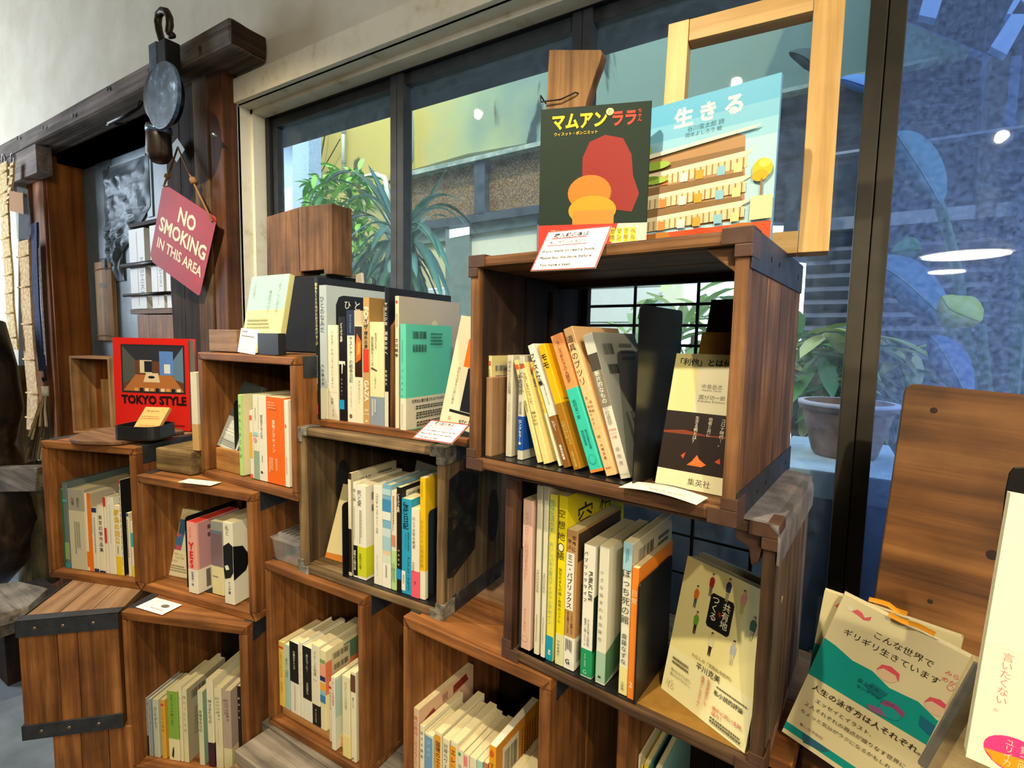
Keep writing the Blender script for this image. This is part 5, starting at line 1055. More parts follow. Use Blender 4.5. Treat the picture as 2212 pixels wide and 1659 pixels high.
# ---- crate H, on the pale board
k11 = K(480, 1239); zH = cH.t+.0295
row(cH, zH, .012, [
 ((487, 1126), 530, (483, 577), 'yellow paperback with red stripe, leftmost in the tall orange crate', '#edcb62', dict(spine=lambda k: (k.rect(.03, .90, .97, .935, '#d9502b'), k.vt('十歳までに読んだ本', .5, .85, .45, '#b88a20', .42), k.vt('西加奈子', .5, .38, .2, '#b88a20', .36)))),
 ((540, 1166), 578, (527, 602), 'pale blue paperback beside the yellow one in the tall orange crate', '#a9c7c0', dict(spine=lambda k: (k.rect(0, .6, 1, .99, '#c9d4c0'), k.vt('東京ヒゴロ', .5, .8, .5, '#3a5a54', .5)))),
 ((583, 1190), 656, (580, 574), 'white book with black top titled 今朝のオレンジ', '#f1efe8', dict(spine=lambda k: (k.rect(0, .44, 1, 1, '#16140f'), k.vt('今朝のオレンジ', .5, .88, .62, '#f4f2ea', .34, .01), k.lines(.45, .05, .6, .4, 1, '#a8a498', True)), hard=True)),
 ((662, 1216), 690, (652, 587), 'slim white paperback between the two black topped books', '#efede2', dict(spine=P1('ひとりたび', '#b8b4a4'))),
 ((692, 1238), 766, (690, 612), 'white book with long black top titled 月とコーヒー', '#f1efe8', dict(spine=lambda k: (k.rect(0, .29, 1, 1, '#16140f'), k.vt('月とコーヒー', .5, .90, .66, '#f4f2ea', .30, .01), k.vt('吉田篤弘', .5, .52, .36, '#d8d4c4', .22)), hard=True)),
 ((768, 1332), 833, (765, 602), 'cream book with black foot titled ジェーンの物語', '#f0ebd6', dict(spine=lambda k: (k.vt('ジェーンの物語', .45, .93, .62, '#3a3832', .32), k.oval(.3, .57, .05, .006, '#2a2a26'), k.oval(.6, .57, .05, .006, '#2a2a26'), k.vt('ダークファンタジ', .5, .21, .04, '#f4f2ea', .34, .02)), bands=[(0, .26, '#14120f')])),
 ((840, 1377), 886, (836, 652), 'thick cream book with barcoded red orange cover in the tall crate', '#f0e6c0', dict(spine=lambda k: [k.rect(0, a, 1, b, c) for a, b, c in ((.84, .89, '#7f9a5a'), (.62, .83, '#f1a58a'), (.62, .68, '#1c2a5a'), (.50, .60, '#f0b04a'), (.42, .5, '#8ac0d8'), (.345, .44, '#3a7ab0'))], right=lambda k: (k.rect(0, .45, 1, .86, '#dd7a5a'), k.rect(.4, .72, 1, .95, '#5a7a6a'), k.rect(.14, .66, .55, .93, '#c9bda0'), k.bars(.18, .84, .5, .91, bgc=None), k.bars(.18, .70, .5, .77, bgc=None)))),
 ((889, 1502), 926, (889, 922), 'small white paperback with red stripe in the tall orange crate', '#f1ebd8', dict(spine=lambda k: (k.rect(0, .91, 1, .95, '#d9402b'), k.vt('人生のことば', .5, .86, .55, '#5a5a54', .4)), y=.02, dz=-.028)),
 ((931, 1566), 965, (935, 882), 'white paperback with watercolour cat cover in the tall orange crate', '#efece2', dict(spine=P1('みしらぬ国戦争', '#b85a4a', .95, .6), right=lambda k: (k.poly([(0, .2), (1, .1), (1, .97), (0, .97)], '#b6ccc8'), k.poly([(0, .1), (.9, .25), (.9, .5), (.4, .42), (0, .45)], '#dfe4d8')), y=.008, dz=-.028)),
 ((1028, 1596), 1092, (1022, 868), 'cream paperback with yellow foot in the tall orange crate', '#ece6c6', dict(spine=P1('きよしこの夜更', '#a8a078', .94, .6), bands=[(0, .28, '#f0e2a0')], y=.008, dz=-.028)),
 ((1100, 1620), 1142, (1098, 834), 'cream paperback with brown label, rightmost in the tall orange crate', '#f0ead0', dict(spine=lambda k: (k.rect(0, .78, 1, .97, '#5a3a2c'), k.vt('猫といる', .5, .72, .6, '#2a2a26', .4), k.poly([(.2, .02), (.4, .05), (.5, .02)], '#1c1c18')), y=.008, dz=-.028)),
], k11, 'paperbacks in the tall orange crate')
# ---- crate I: only tops in view, bottoms below the frame
zI = cI.t+.0008
def below(cr, zf, y0, items, k, group):
    prev = cr.t+.0004
    for it in items:
        tl, trx, label, col = it[:4]; op = dict(it[4]) if len(it) > 4 else {}
        yy = op.pop('y', y0); a = cr.hit(*k(*tl), yy); b = cr.hit(*k(trx, tl[1]), yy)
        x = max(a.x, prev+.0006); T = max(.004, b.x-x-.0006); H = a.z-zf; W = min(op.pop('W', H*.69), cr.d-yy-.02); prev = x+T
        if 0: print('BELOW', label[:40], 'T %.3f H %.3f' % (T, H))
        book(cr.M @ Matrix.Translation((x, yy, zf+.0003)), T, H, W, label, col, group=group, **op)
CR = '#efe8cc'
below(cI, zI, .006, [
 ((1632, 1145), 1678, 'tall pink paperback with drawn cover, leftmost in the bottom centre crate', '#f0cfb4', dict(W=.165, spine=lambda k: k.vt('親の期待に応えなくていい', .5, .93, .3, '#c86a50', .5), right=lambda k: (k.rect(0, 0, 1, 1, '#d9b49a'), k.poly([(.1, .75), (.3, .82), (.25, .9), (.1, .86)], '#8a3a30'), k.poly([(.6, .86), (.9, .88), (.85, .97), (.6, .95)], '#7a2f28'), k.vt('親の期待', .45, .95, .6, '#5a3a30', .2)))),
 ((1686, 1292), 1724, 'slim white paperback right of the pink one', CR, dict(spine=P1('旅する練習', '#3a3a3a', .95, .6))),
 ((1728, 1352), 1797, 'white paperback with blue spine panel titled ジェイ', CR, dict(spine=lambda k: (k.rect(0, 0, 1, .97, '#6f9ccc'), k.vt('ジェイ', .5, .93, .7, '#e8f0f4', .34)), hard=True)),
 ((1815, 1342), 1872, 'white paperback with orange lettered label in the bottom centre crate', CR, dict(spine=lambda k: (k.rect(.1, .35, .9, .97, '#f2a021'), k.vt('国境のエミーリア', .5, .9, .4, '#3a2a10', .5, .02)), W=.13)),
 ((1880, 1400), 1938, 'white paperback beside the orange labelled one', CR, dict(spine=P1('対岸のヴェネチア', '#3a3a3a', .95, .5))),
 ((1948, 1422), 2010, 'white paperback with orange spine titled エロンの', CR, dict(spine=lambda k: (k.rect(0, .1, .75, .95, '#f4a51e'), k.vt('エレンの幸', .4, .92, .5, '#3a2a10', .5, .02)), W=.12)),
 ((2006, 1492), 2060, 'cream paperback with green dot at its top', CR, dict(spine=lambda k: (k.oval(.35, .95, .25, .02, '#3a9a3a'), k.vt('空の旅', .45, .85, .6, '#3a3a3a', .4)), W=.12)),
 ((2062, 1535), 2105, 'cream paperback with pink label at its top', CR, dict(spine=lambda k: (k.rect(.05, .86, .75, .98, '#ee8a8a'), k.vt('孤独', .45, .8, .65, '#2a2a2a', .5)), W=.115)),
 ((2110, 1560), 2168, 'cream paperback titled トアン in the bottom centre crate', CR, dict(spine=P1('トアン', '#2a2a2a', .9, .7), W=.12)),
 ((2172, 1590), 2222, 'pale turquoise spined paperback in the bottom centre crate', '#a8d4d0', dict(spine=P1('カッ', '#1a5a6a', .9, .75), W=.115)),
 ((2228, 1608), 2268, 'small paperback with brown picture spine in the bottom centre crate', '#b87a5a', dict(W=.115)),
 ((2278, 1458), 2340, 'amber yellow book with barcoded orange cover standing above its neighbours', '#f2a81e', dict(spine=lambda k: (k.oval(.4, .93, .3, .03, '#d85a1a'), k.vt('すし飛行', .45, .86, .6, '#6a3a10', .5)), right=lambda k: (k.rect(0, 0, 1, 1, '#d08a30'), k.rect(.14, .58, .5, .93, '#e6dcc0'), k.bars(.18, .66, .46, .88, bgc=None), k.lines(.55, .5, .9, .9, 6, '#8a5a20', True)), page=PAGEW)),
 ((2345, 1640), 2400, 'cream paperback right of the amber book', CR, dict(y=.045)),
 ((2402, 1652), 2462, 'second cream paperback right of the amber book', CR, dict(y=.045)),
 ((2464, 1675), 2530, 'third cream paperback right of the amber book', CR, dict(y=.045)),
 ((2532, 1690), 2640, 'thick cream paperback against the right side of the bottom centre crate', CR, dict(y=.045, W=.13)),
], k11, 'paperbacks in the bottom centre crate')
# ---- crate J
below(cJ, cJ.t+.0008, .045, [
 ((1518, 1492), 1560, 'tall white magazine with pink lettering, leftmost in the bottom edge crate', '#e9e2cc', dict(spine=lambda k: k.vt('暮しの', .5, .93, .7, '#e06a80', .6), right=lambda k: k.rect(.0, 0, 1, 1, '#b7b4a2'))),
 ((1612, 1605), 1655, 'yellow spined book with black cover pattern in the bottom edge crate', '#f0d81e', dict(right=lambda k: (k.rect(0, 0, 1, 1, '#2a2a20'),))),
 ((1700, 1628), 1745, 'yellow spined book with teal cover in the bottom edge crate', '#f4dc20', dict(right=lambda k: (k.rect(0, 0, 1, 1, '#5a9aa4'), k.oval(.7, .9, .12, .05, '#e8dcc0')))),
 ((1800, 1660), 1850, 'pale teal book at the right of the bottom edge crate', '#7fb4b8', dict()),
], k7, 'books in the bottom edge crate')
# ================================================================ ON TOP OF THE CRATES
def sheet(name, label, cat, q, th, col, face=None, rough=.6, group=None, edge=None):
    """stiff flat piece seen at four pixels BL, BR, TR, TL, each with its own plane ('y' or 'z', value)"""
    P = [at(x, y, Y=v) if a == 'y' else at(x, y, Z=v) for x, y, a, v in q]
    u = ((P[1]-P[0])+(P[2]-P[3]))/2; v = ((P[3]-P[0])+(P[2]-P[1]))/2
    M = frame(P[0], u, v); t = thing(name, label, cat, M=M, group=group); W, H = u.length, v.length
    box(0, W, 0, th, 0, H).build('sheet' if th < .004 else 'panel', mat(col, rough, 0, .4, .04, 0, 30), t, bevel=min(th*.3, .001))
    if edge:
        for a in ((0, W, 0, .0025), (0, W, H-.0025, H), (0, .0025, 0, H), (W-.0025, W, 0, H)): box(a[0], a[1], -.0003, .0001, a[2], a[3]).build('red_border', mat(edge, .6), t)
    if face: k = Ink((0, 0, 0), (1, 0, 0), (0, 0, 1), W, H); face(k); k.build('printed_lettering', t)
    return t
zET = EYE-.203+.3245
# ---- on crate E
def notice(k):
    c = '#2b2620'
    k.text('購入前の本は', .42, .88, .55, .12, '#2c2c3a', bold=.01); k.rect(.12, .795, .68, .812, '#b8341c')
    k.text('席に持ち込めません。', .42, .70, .62, .11, '#4a4a5a'); k.rect(.10, .615, .72, .628, '#c8442c')
    k.text('If you want to read a book.', .48, .47, .82, .11, c, bold=.012); k.text('Please buy the book before', .47, .30, .80, .11, c, bold=.012); k.text('You have a seat.', .36, .13, .5, .10, c, bold=.012)
s_ = .93; Pc = Vector((-.370*s_, .648*s_-.004, .096*s_+EYE)); u = Vector((.998, -.058, -.018)); v = Vector((.048, .575, .817))
t = thing('notice_card', 'handwritten notice card leaning on the top edge of the wired back crate', 'card', M=frame(Pc, u, v), group=None)
box(0, .102*s_, 0, .0012, 0, .060*s_*1.25).build('sheet', mat('#f4f0e6', .5), t)
for a in ((0, .095, 0, .0016), (0, .095, .0734-.004, .0734-.0024), (0, .0016, 0, .07), (.0933, .0949, 0, .07)): box(a[0], a[1], -.0004, 0, a[2], a[3]).build('red_border', mat('#9c3a2c', .6), t)
k = Ink((0, 0, 0), (1, 0, 0), (0, 0, 1), .095, .07); notice(k); k.build('printed_lettering', t)
# dark green picture book (its drawing replaced by plain shapes)
P = cE.M @ Vector((cE.hit(1163, 535, .035).x, .035, cE.h+.0005)); tl = at(1168, 240, Y=P.y)
def green(k):
    k.poly([(.40, .44), (.40, .66), (.46, .76), (.60, .80), (.76, .77), (.84, .66), (.86, .52), (.92, .40), (.86, .28), (.70, .30), (.60, .44)], '#861c12')
    k.oval(.47, .42, .20, .12, '#d07a20'); k.oval(.50, .30, .22, .10, '#d89a1c'); k.rect(.32, .205, .70, .30, '#e58a34')
    k.text('マムアン', .36, .905, .50, .105, '#f6cb1c', bold=.04, stretch=True); k.oval(.635, .95, .034, .024, '#efe2a0'); k.text('と', .635, .95, .035, .03, '#2a2a1c'); k.text('ララ', .765, .90, .21, .095, '#f0442a', bold=.04, stretch=True); k.vt('ちゃん', .90, .955, .87, '#f0442a', .045, .01)
    k.text('ウィスット・ポンニミット', .33, .825, .40, .026, '#f0c83a', bold=.015)
    k.rect(0, 0, 1, .205, '#dc3a2e'); k.poly([(.66, .0), (1, .0), (1, .205), (.74, .205)], '#e8e2d4')
    k.text('マムアンちゃんは、', .34, .155, .56, .035, '#fdf4ec'); k.text('わたしの心の地図', .31, .095, .52, .035, '#fdf4ec')
    for i, t_ in enumerate(('豊橋', 'マン', '７年', 'ベル')): k.rect(.67+.062*i, .08, .715+.062*i, .175, '#f2cf2a'); k.vt(t_, .692+.062*i, .17, .09, '#2a2a1c', .04)
u, v = dirs(cE.yaw+.42, -.02, 0.0)
face_book(P, u, v, .010, (tl.z-P.z)*1.0, .152, 'dark green picture book with yellow katakana title and red band on the top crate', '#0e2418', rough=.7, face=green)
# sky blue picture book
Yb = .725; Pr = at(1664, 530, Y=Yb); Pr.z = zET+.0005
u, v = dirs(-.12, .02, .0); Wk = .235; Hk = at(1693, 156, Y=Yb+.004).z-zET
Pl = Pr-u*Wk
def sky(k):
    k.rect(0, .0, 1, 1, '#5fb2e4'); k.rect(0, .0, 1, .86, '#78c0ea'); k.rect(0, 0, 1, .76, '#94cff0'); k.rect(.0, 0, 1, .66, '#b4dff6')
    k.text('生', .49, .885, .15, .125, '#fbfbf4', bold=.04); k.text('き', .63, .885, .14, .115, '#fbfbf4', bold=.04); k.text('る', .77, .885, .14, .115, '#fbfbf4', bold=.04)
    k.text('谷川俊太郎 詩', .62, .80, .26, .035, '#2a5a6a'); k.text('岡本よしろう 絵', .61, .762, .28, .03, '#2a5a6a')
    # terraces of a plain apartment house
    S = lambda v: .17+(v-.14)*1.16
    pol = lambda pts, c: k.poly([(u, S(v)) for u, v in pts], c); rc = lambda a, b, c_, d, c: k.rect(a, S(b), c_, S(d), c)
    pol([(0, .14), (.86, .14), (.84, .58), (.80, .60), (.0, .545)], '#a8845c')
    for i in range(3):
        y = .44-.13*i
        pol([(0, y+.01), (.84, y+.04), (.84, y+.085), (0, y+.075)], '#7d6242'); pol([(0, y), (.84, y+.03), (.88, y+.05), (.88, y+.062), (0, y+.02)], '#f2e6cc'); pol([(0, y-.055), (.86, y-.025), (.86, y+.03), (0, y)], '#dccdaa')
        for j in range(26): rc(.01+.033*j, y-.05+.001*j, .017+.033*j, y+.002+.001*j, '#98794f')
        for j, c in ((5, '#f2c832'), (9, '#f08a4a'), (13, '#f6f2e6'), (16, '#f0a640'), (20, '#8cc0e0'), (23, '#f2d9a0')): rc(.03*j+.1, y-.045, .03*j+.145, y+.004, c)
    pol([(0, .535), (.90, .605), (.92, .62), (.0, .565)], '#fbf3e0')
    k.rect(.20, .17, .225, .60, '#8a7a5a')
    for a, b_, r1, r2, c in ((.22, .71, .09, .055, '#8fae3e'), (.17, .62, .11, .03, '#7c9c34'), (.33, .60, .10, .028, '#94b248'), (.18, .51, .13, .03, '#7fa03a'), (.34, .50, .08, .022, '#9abb50'), (.14, .44, .08, .02, '#6f9030'), (.24, .67, .05, .03, '#a9c85c'), (.30, .52, .06, .015, '#6a8a2c'), (.94, .46, .05, .06, '#e2c22c'), (.93, .42, .04, .035, '#c8a820'), (.95, .49, .03, .025, '#f0d860')): k.oval(a, b_, r1, r2, c)
    k.rect(.935, .16, .945, .40, '#8a6a3a'); k.rect(.89, .16, 1, .30, '#ecd6b0')
    k.rect(0, 0, 1, .145, '#d9512a')
    for a, c in ((.15, '#e8703c'), (.38, '#a8702c'), (.62, '#c2481f'), (.85, '#b06a2a')): k.oval(a, .12, .07, .03, c)
    k.text('そこで何が起こっていても、誰が何をしていても、', .5, .065, .94, .032, '#fdf6ea', bold=.012)
face_book(Pl, u, v, .009, Hk, Wk, 'large sky blue picture book showing an apartment house on the top crate', '#5fb2e4', face=sky)
# wood frame
LW = lambda ax: wood('#a9824a', '#c79f62', '#dab57c', ax, .45, .5, .1, .08)
Yf = .785; fr = thing('wood_frame', 'pale yellow wooden frame standing behind the sky blue picture book', 'frame', M=frame((-.281*Yf/.937, Yf, zET+.0005), (.998, .065, 0), (-.004, .085, .996)))
sc = Yf/.937; W_, H_ = .271*sc, .42*sc+.004; a, b_ = .030, .036
box(0, a, 0, .026, 0, H_).build('stile', LW('z'), fr, bevel=.001); box(W_-b_, W_, 0, .026, 0, H_).build('stile', LW('z'), fr, bevel=.001)
box(a+.0005, W_-b_-.0005, .001, .025, 0, .030).build('rail', LW('x'), fr, bevel=.001); box(a+.0005, W_-b_-.0005, .001, .025, H_-.032, H_).build('rail', LW('x'), fr, bevel=.001)
# upright plank with wire
Yp = .83; pts = [(1186, 108), (1298, 108), (1300, 118), (1294, 138), (1286, 160), (1276, 190), (1268, 215), (1262, 240), (1258, 520), (1170, 530), (1176, 300)]
pp = [at(x, y, Y=Yp) for x, y in pts]; x0 = min(p.x for p in pp)
pl = thing('upright_plank', 'rough brown plank end with a wire loop standing behind the green picture book', 'plank', loc=(x0, Yp, zET+.0005))
MB().prism([(p.x-x0, max(p.z-zET, 0)) for p in pp], 0, .022, 'y').build('plank_body', wood('#5a4028', '#8f6a42', '#a9825a', 'z', .7, .7, .5, .3), pl, bevel=.0015)
zw = at(1180, 222, Y=Yp).z-zET
wp = [(-.008, -.004, .012), (-.006, -.007, .0), (.04, -.006, -.004), (.075, -.005, .002), (.085, .01, .0), (.08, .028, -.002), (.03, .03, .0), (-.006, .027, .002), (-.010, .01, .01), (-.008, -.004, .012)]
MB().tube([(x*.82, y, z+zw) for x, y, z in wp], .0014, 6).build('wire_loop', mat('#2a2622', .5, .6), pl, smooth=True)
for dx, dz in ((.045, .21), (.035, .165)): MB().lathe([(0, .0006), (.008, .0004), (.009, 0)], 10, 0, Matrix.Translation((dx, 0, dz)) @ Matrix.Rotation(math.pi/2, 4, 'X')).build('knot', mat('#3a2a1e', .8), pl)
# ---- inside crate E: leaning book with board behind
def rita(k):
    k.rect(0, .50, 1, 1, '#ece3a8'); k.rect(.36, .50, 1, .90, '#e3dfc6'); k.text('「利他」とは何', .44, .935, .72, .06, '#1c1c18', bold=.02)
    k.text('中島岳志', .58, .755, .34, .035, '#2a2a26'); k.text('Nakajima Takeshi', .58, .725, .34, .018, '#2a2a26'); k.text('國分功一郎', .60, .675, .42, .035, '#2a2a26'); k.text('Kokubun Koichiro', .60, .645, .4, .018, '#2a2a26')
    k.rect(0, .12, 1, .555, '#251a18'); k.poly([(0, .40), (.3, .42), (.6, .40), (1, .41), (1, .395), (0, .385)], '#7a3a20')
    k.poly([(.40, .17), (.46, .20), (.52, .25), (.56, .22), (.66, .19), (.60, .17)], '#f2783a'); k.poly([(.30, .23), (.36, .26), (.34, .21)], '#c8502a'); k.poly([(.76, .22), (.82, .25), (.84, .21)], '#c8502a')
    k.vt('コロナ時代｜。', .80, .53, .33, '#f4f0e6', .05); k.vt('他者と共に', .63, .53, .39, '#f4f0e6', .05); k.vt('生きる術とは？', .45, .53, .33, '#f4f0e6', .05)
    k.rect(0, 0, 1, .12, '#f0ebc8'); k.text('集英社', .60, .055, .34, .05, '#2a2a26')
b0 = cE.hit(1416, 1030, .05)
leaning(cE, b0.x, .05, cE.t+.0008, -.04, .30, .0, .011, .178, min(.106, .379-b0.x), 'cream and black paperback with campfire cover leaning inside the top crate', '#ece3a8', face=rita)
tag(box(0, .376-b0.x-.022, 0, .008, 0, .265).build('leaning_board', DK('z'), bevel=.001), 'dark brown board leaning behind the campfire cover paperback', 'board').matrix_world = cE.M @ Matrix.Translation((b0.x+.022, .085, cE.t+.0005)) @ Matrix.Rotation(-.36, 4, 'X')
tag(box(0, .376-b0.x-.022, 0, .006, 0, .212).build('cardboard_sheet', mat('#a97c34', .8, 0, .2, .1), bevel=.001), 'ochre cardboard sheet behind the campfire cover paperback', 'cardboard').matrix_world = cE.M @ Matrix.Translation((b0.x+.022, .074, cE.t+.0005)) @ Matrix.Rotation(-.33, 4, 'X')
# leaflet curling over the lower front edge
t = thing('shop_leaflet', 'cream folded leaflet lying on the front edge of the top crate floor', 'leaflet', M=cE.M @ Matrix.Translation((cE.hit(1345, 1062, .0).x, -.012, cE.t+.003)) @ Matrix.Rotation(-.06, 4, 'Z'))
b = MB(); n = 10; Wl, Dl = .098, .036
zz = lambda u: .004*math.sin(math.pi*u)+.001
b.v = [(Wl*i/n, Dl*j, zz(i/n)+(.0004 if s2 else 0)) for s2 in (0, 1) for j in (0, 1) for i in range(n+1)]
m_ = n+1
for i in range(n): b.f += [(i, i+m_, i+m_+1, i+1), (2*m_+i, 2*m_+i+1, 3*m_+i+1, 3*m_+i), (i, i+1, 2*m_+i+1, 2*m_+i), (m_+i+1, m_+i, 3*m_+i, 3*m_+i+1)]; b.m += [0]*4
b.build('sheet', mat('#efe8ce', .6), t)
k = Ink((0, 0, .0055), (1, 0, 0), (0, 1, 0), Wl, Dl, .0004); k.text('ROUTE BOOKS', .6, .25, .5, .13, '#5a564c'); k.text('一杯のコーヒー', .4, .6, .4, .13, '#7a766a'); k.text('WITH A BOOK AND', .45, .82, .5, .1, '#7a766a'); k.build('printed_lettering', t)
tag(MB().lathe([(0, 0), (.036, 0), (.037, .0015), (0, .0015)], 28).build('black_dish', mat('#141414', .3), smooth=False), 'flat black dish under the curled leaflet on the top crate floor', 'dish').matrix_world = cE.M @ Matrix.Translation((cE.hit(1420, 1080, .0).x, .026, cE.t+.0006)) @ Matrix.Scale(.6, 4, (0, 1, 0))
# ---- crate F: leaning cream book
def kyo(k):
    k.rect(0, 0, 1, 1, '#efe4a6'); k.rect(0, 0, 1, .33, '#f2ebbc')
    k.poly([(.385, .60), (.365, .62), (.365, .815), (.385, .835), (.615, .835), (.635, .815), (.635, .62), (.615, .60)], '#14130f')
    k.vt('共有地', .56, .81, .63, '#f4efd8', .075, .01); k.text('を', .50, .715, .045, .04, '#c8302a'); k.vt('つくる', .43, .825, .65, '#f4efd8', .075, .01)
    def man(u, v, top, leg, hair='#1c1a18'):
        k.poly([(u-.014, v), (u-.018, v+.07), (u+.018, v+.07), (u+.014, v), (u+.004, v), (u, v+.055), (u-.004, v)], leg)
        k.poly([(u-.026, v+.065), (u-.030, v+.115), (u-.014, v+.135), (u+.014, v+.135), (u+.030, v+.115), (u+.024, v+.065)], top); k.oval(u, v+.148, .012, .011, '#e0b48c'); k.poly([(u-.013, v+.148), (u-.010, v+.163), (u+.010, v+.163), (u+.013, v+.150), (u, v+.156)], hair)
    for a in ((.20, .67, '#d8701c', '#3a4450'), (.35, .80, '#8a2420', '#5a5060'), (.54, .82, '#2c3350', '#9a9070'), (.71, .79, '#e39a90', '#b8bc6a'), (.85, .66, '#3a5a3c', '#d8c89a', '#b88a5a'), (.26, .50, '#6a9a32', '#2a2a26'), (.47, .42, '#d9d0a8', '#2a1c1a'), (.71, .45, '#a9adb4', '#cfc8a0')): man(*a)
    k.text('わたしの「実践私有批判」', .52, .365, .46, .03, '#7a7050'); k.text('平川克美', .50, .315, .28, .05, '#2a2620'); k.text('私小説的評論', .76, .225, .34, .035, '#3a362c', bold=.01); k.lines(.62, .255, .96, .275, 1, '#6a6448'); k.lines(.08, .22, .30, .28, 2, '#6a6448'); k.text('誰のものでもあり、', .22, .185, .26, .022, '#5a543c'); k.text('誰のものでもなく。', .22, .155, .26, .022, '#5a543c')
    k.vt('私有財産なしで、', .54, .28, .07, '#d0602c', .035); k.vt('機嫌よく生きてゆく', .47, .28, .06, '#d0602c', .035); k.text('静かに熱い支持、', .79, .13, .33, .032, '#d0401c'); k.text('続々！', .68, .095, .12, .03, '#d0401c'); k.lines(.62, .03, .97, .075, 2, '#5a543c'); k.text('15', .12, .09, .08, .05, '#cfc68c')
sF = 1.028; Pk = Vector((-.171*sF, .690*sF, EYE-.513+cF.t+.001)); u, v = Vector((.885, -.465, 0)), Vector((.03, .234, .972))
face_book(Pk, u, v, .017, .193, .134, 'pale yellow book with small standing people around a black square, in the trunk crate', '#efe4a6', face=kyo)
tag(box(0, .105, 0, .012, 0, .185).build('backing_book', mat('#8d8a70', .6), bevel=.001), 'grey green book standing behind the pale yellow people cover', 'book').matrix_world = frame(Pk+Vector((.012, .045, 0)), (.9, -.43, 0), (.03, .2, .97))
tag(box(0, .16, 0, .14, 0, .004).build('ochre_mat', mat('#8a6428', .8, 0, .2, .15), bevel=.001), 'ochre cardboard mat on the floor of the trunk crate', 'mat').matrix_world = cF.M @ Matrix.Translation((.22, .012, cF.t+.0005-.0042))
# ---- shelf row above crate D
cS = Crate(-.954, .678, -.197, 2.8, .386, .318, .34, .0)
trx0 = cS.hit(691, 903, .03).x; trx1 = cS.hit(1009, 950, .03).x
tr = thing('tray_shelf', 'shallow orange wooden tray carrying the row of tall books above the worn crate', 'tray', M=cS.M)
box(trx0, trx1, .03, .046, .0006, .016).build('front_board', OR('x'), tr, bevel=.002)
for i in range(2): box(trx0, trx1, .047+.1*i, .146+.1*i, .0006, .012).build('floor_plank', OR('x'), tr, bevel=.001)
def anat(k):
    k.rect(0, 0, 1, 1, '#b4c3d2'); k.rect(0, 0, 1, .28, '#dcdccb'); k.poly([(.12, .0), (.12, .86), (.16, .92), (.22, .935), (1, .935), (1, 0)], '#14171f')
    for i, c in enumerate('ひとのな'): k.text(c, .28+.14*i, .865, .085, .07, '#dfe6ee', bold=.01)
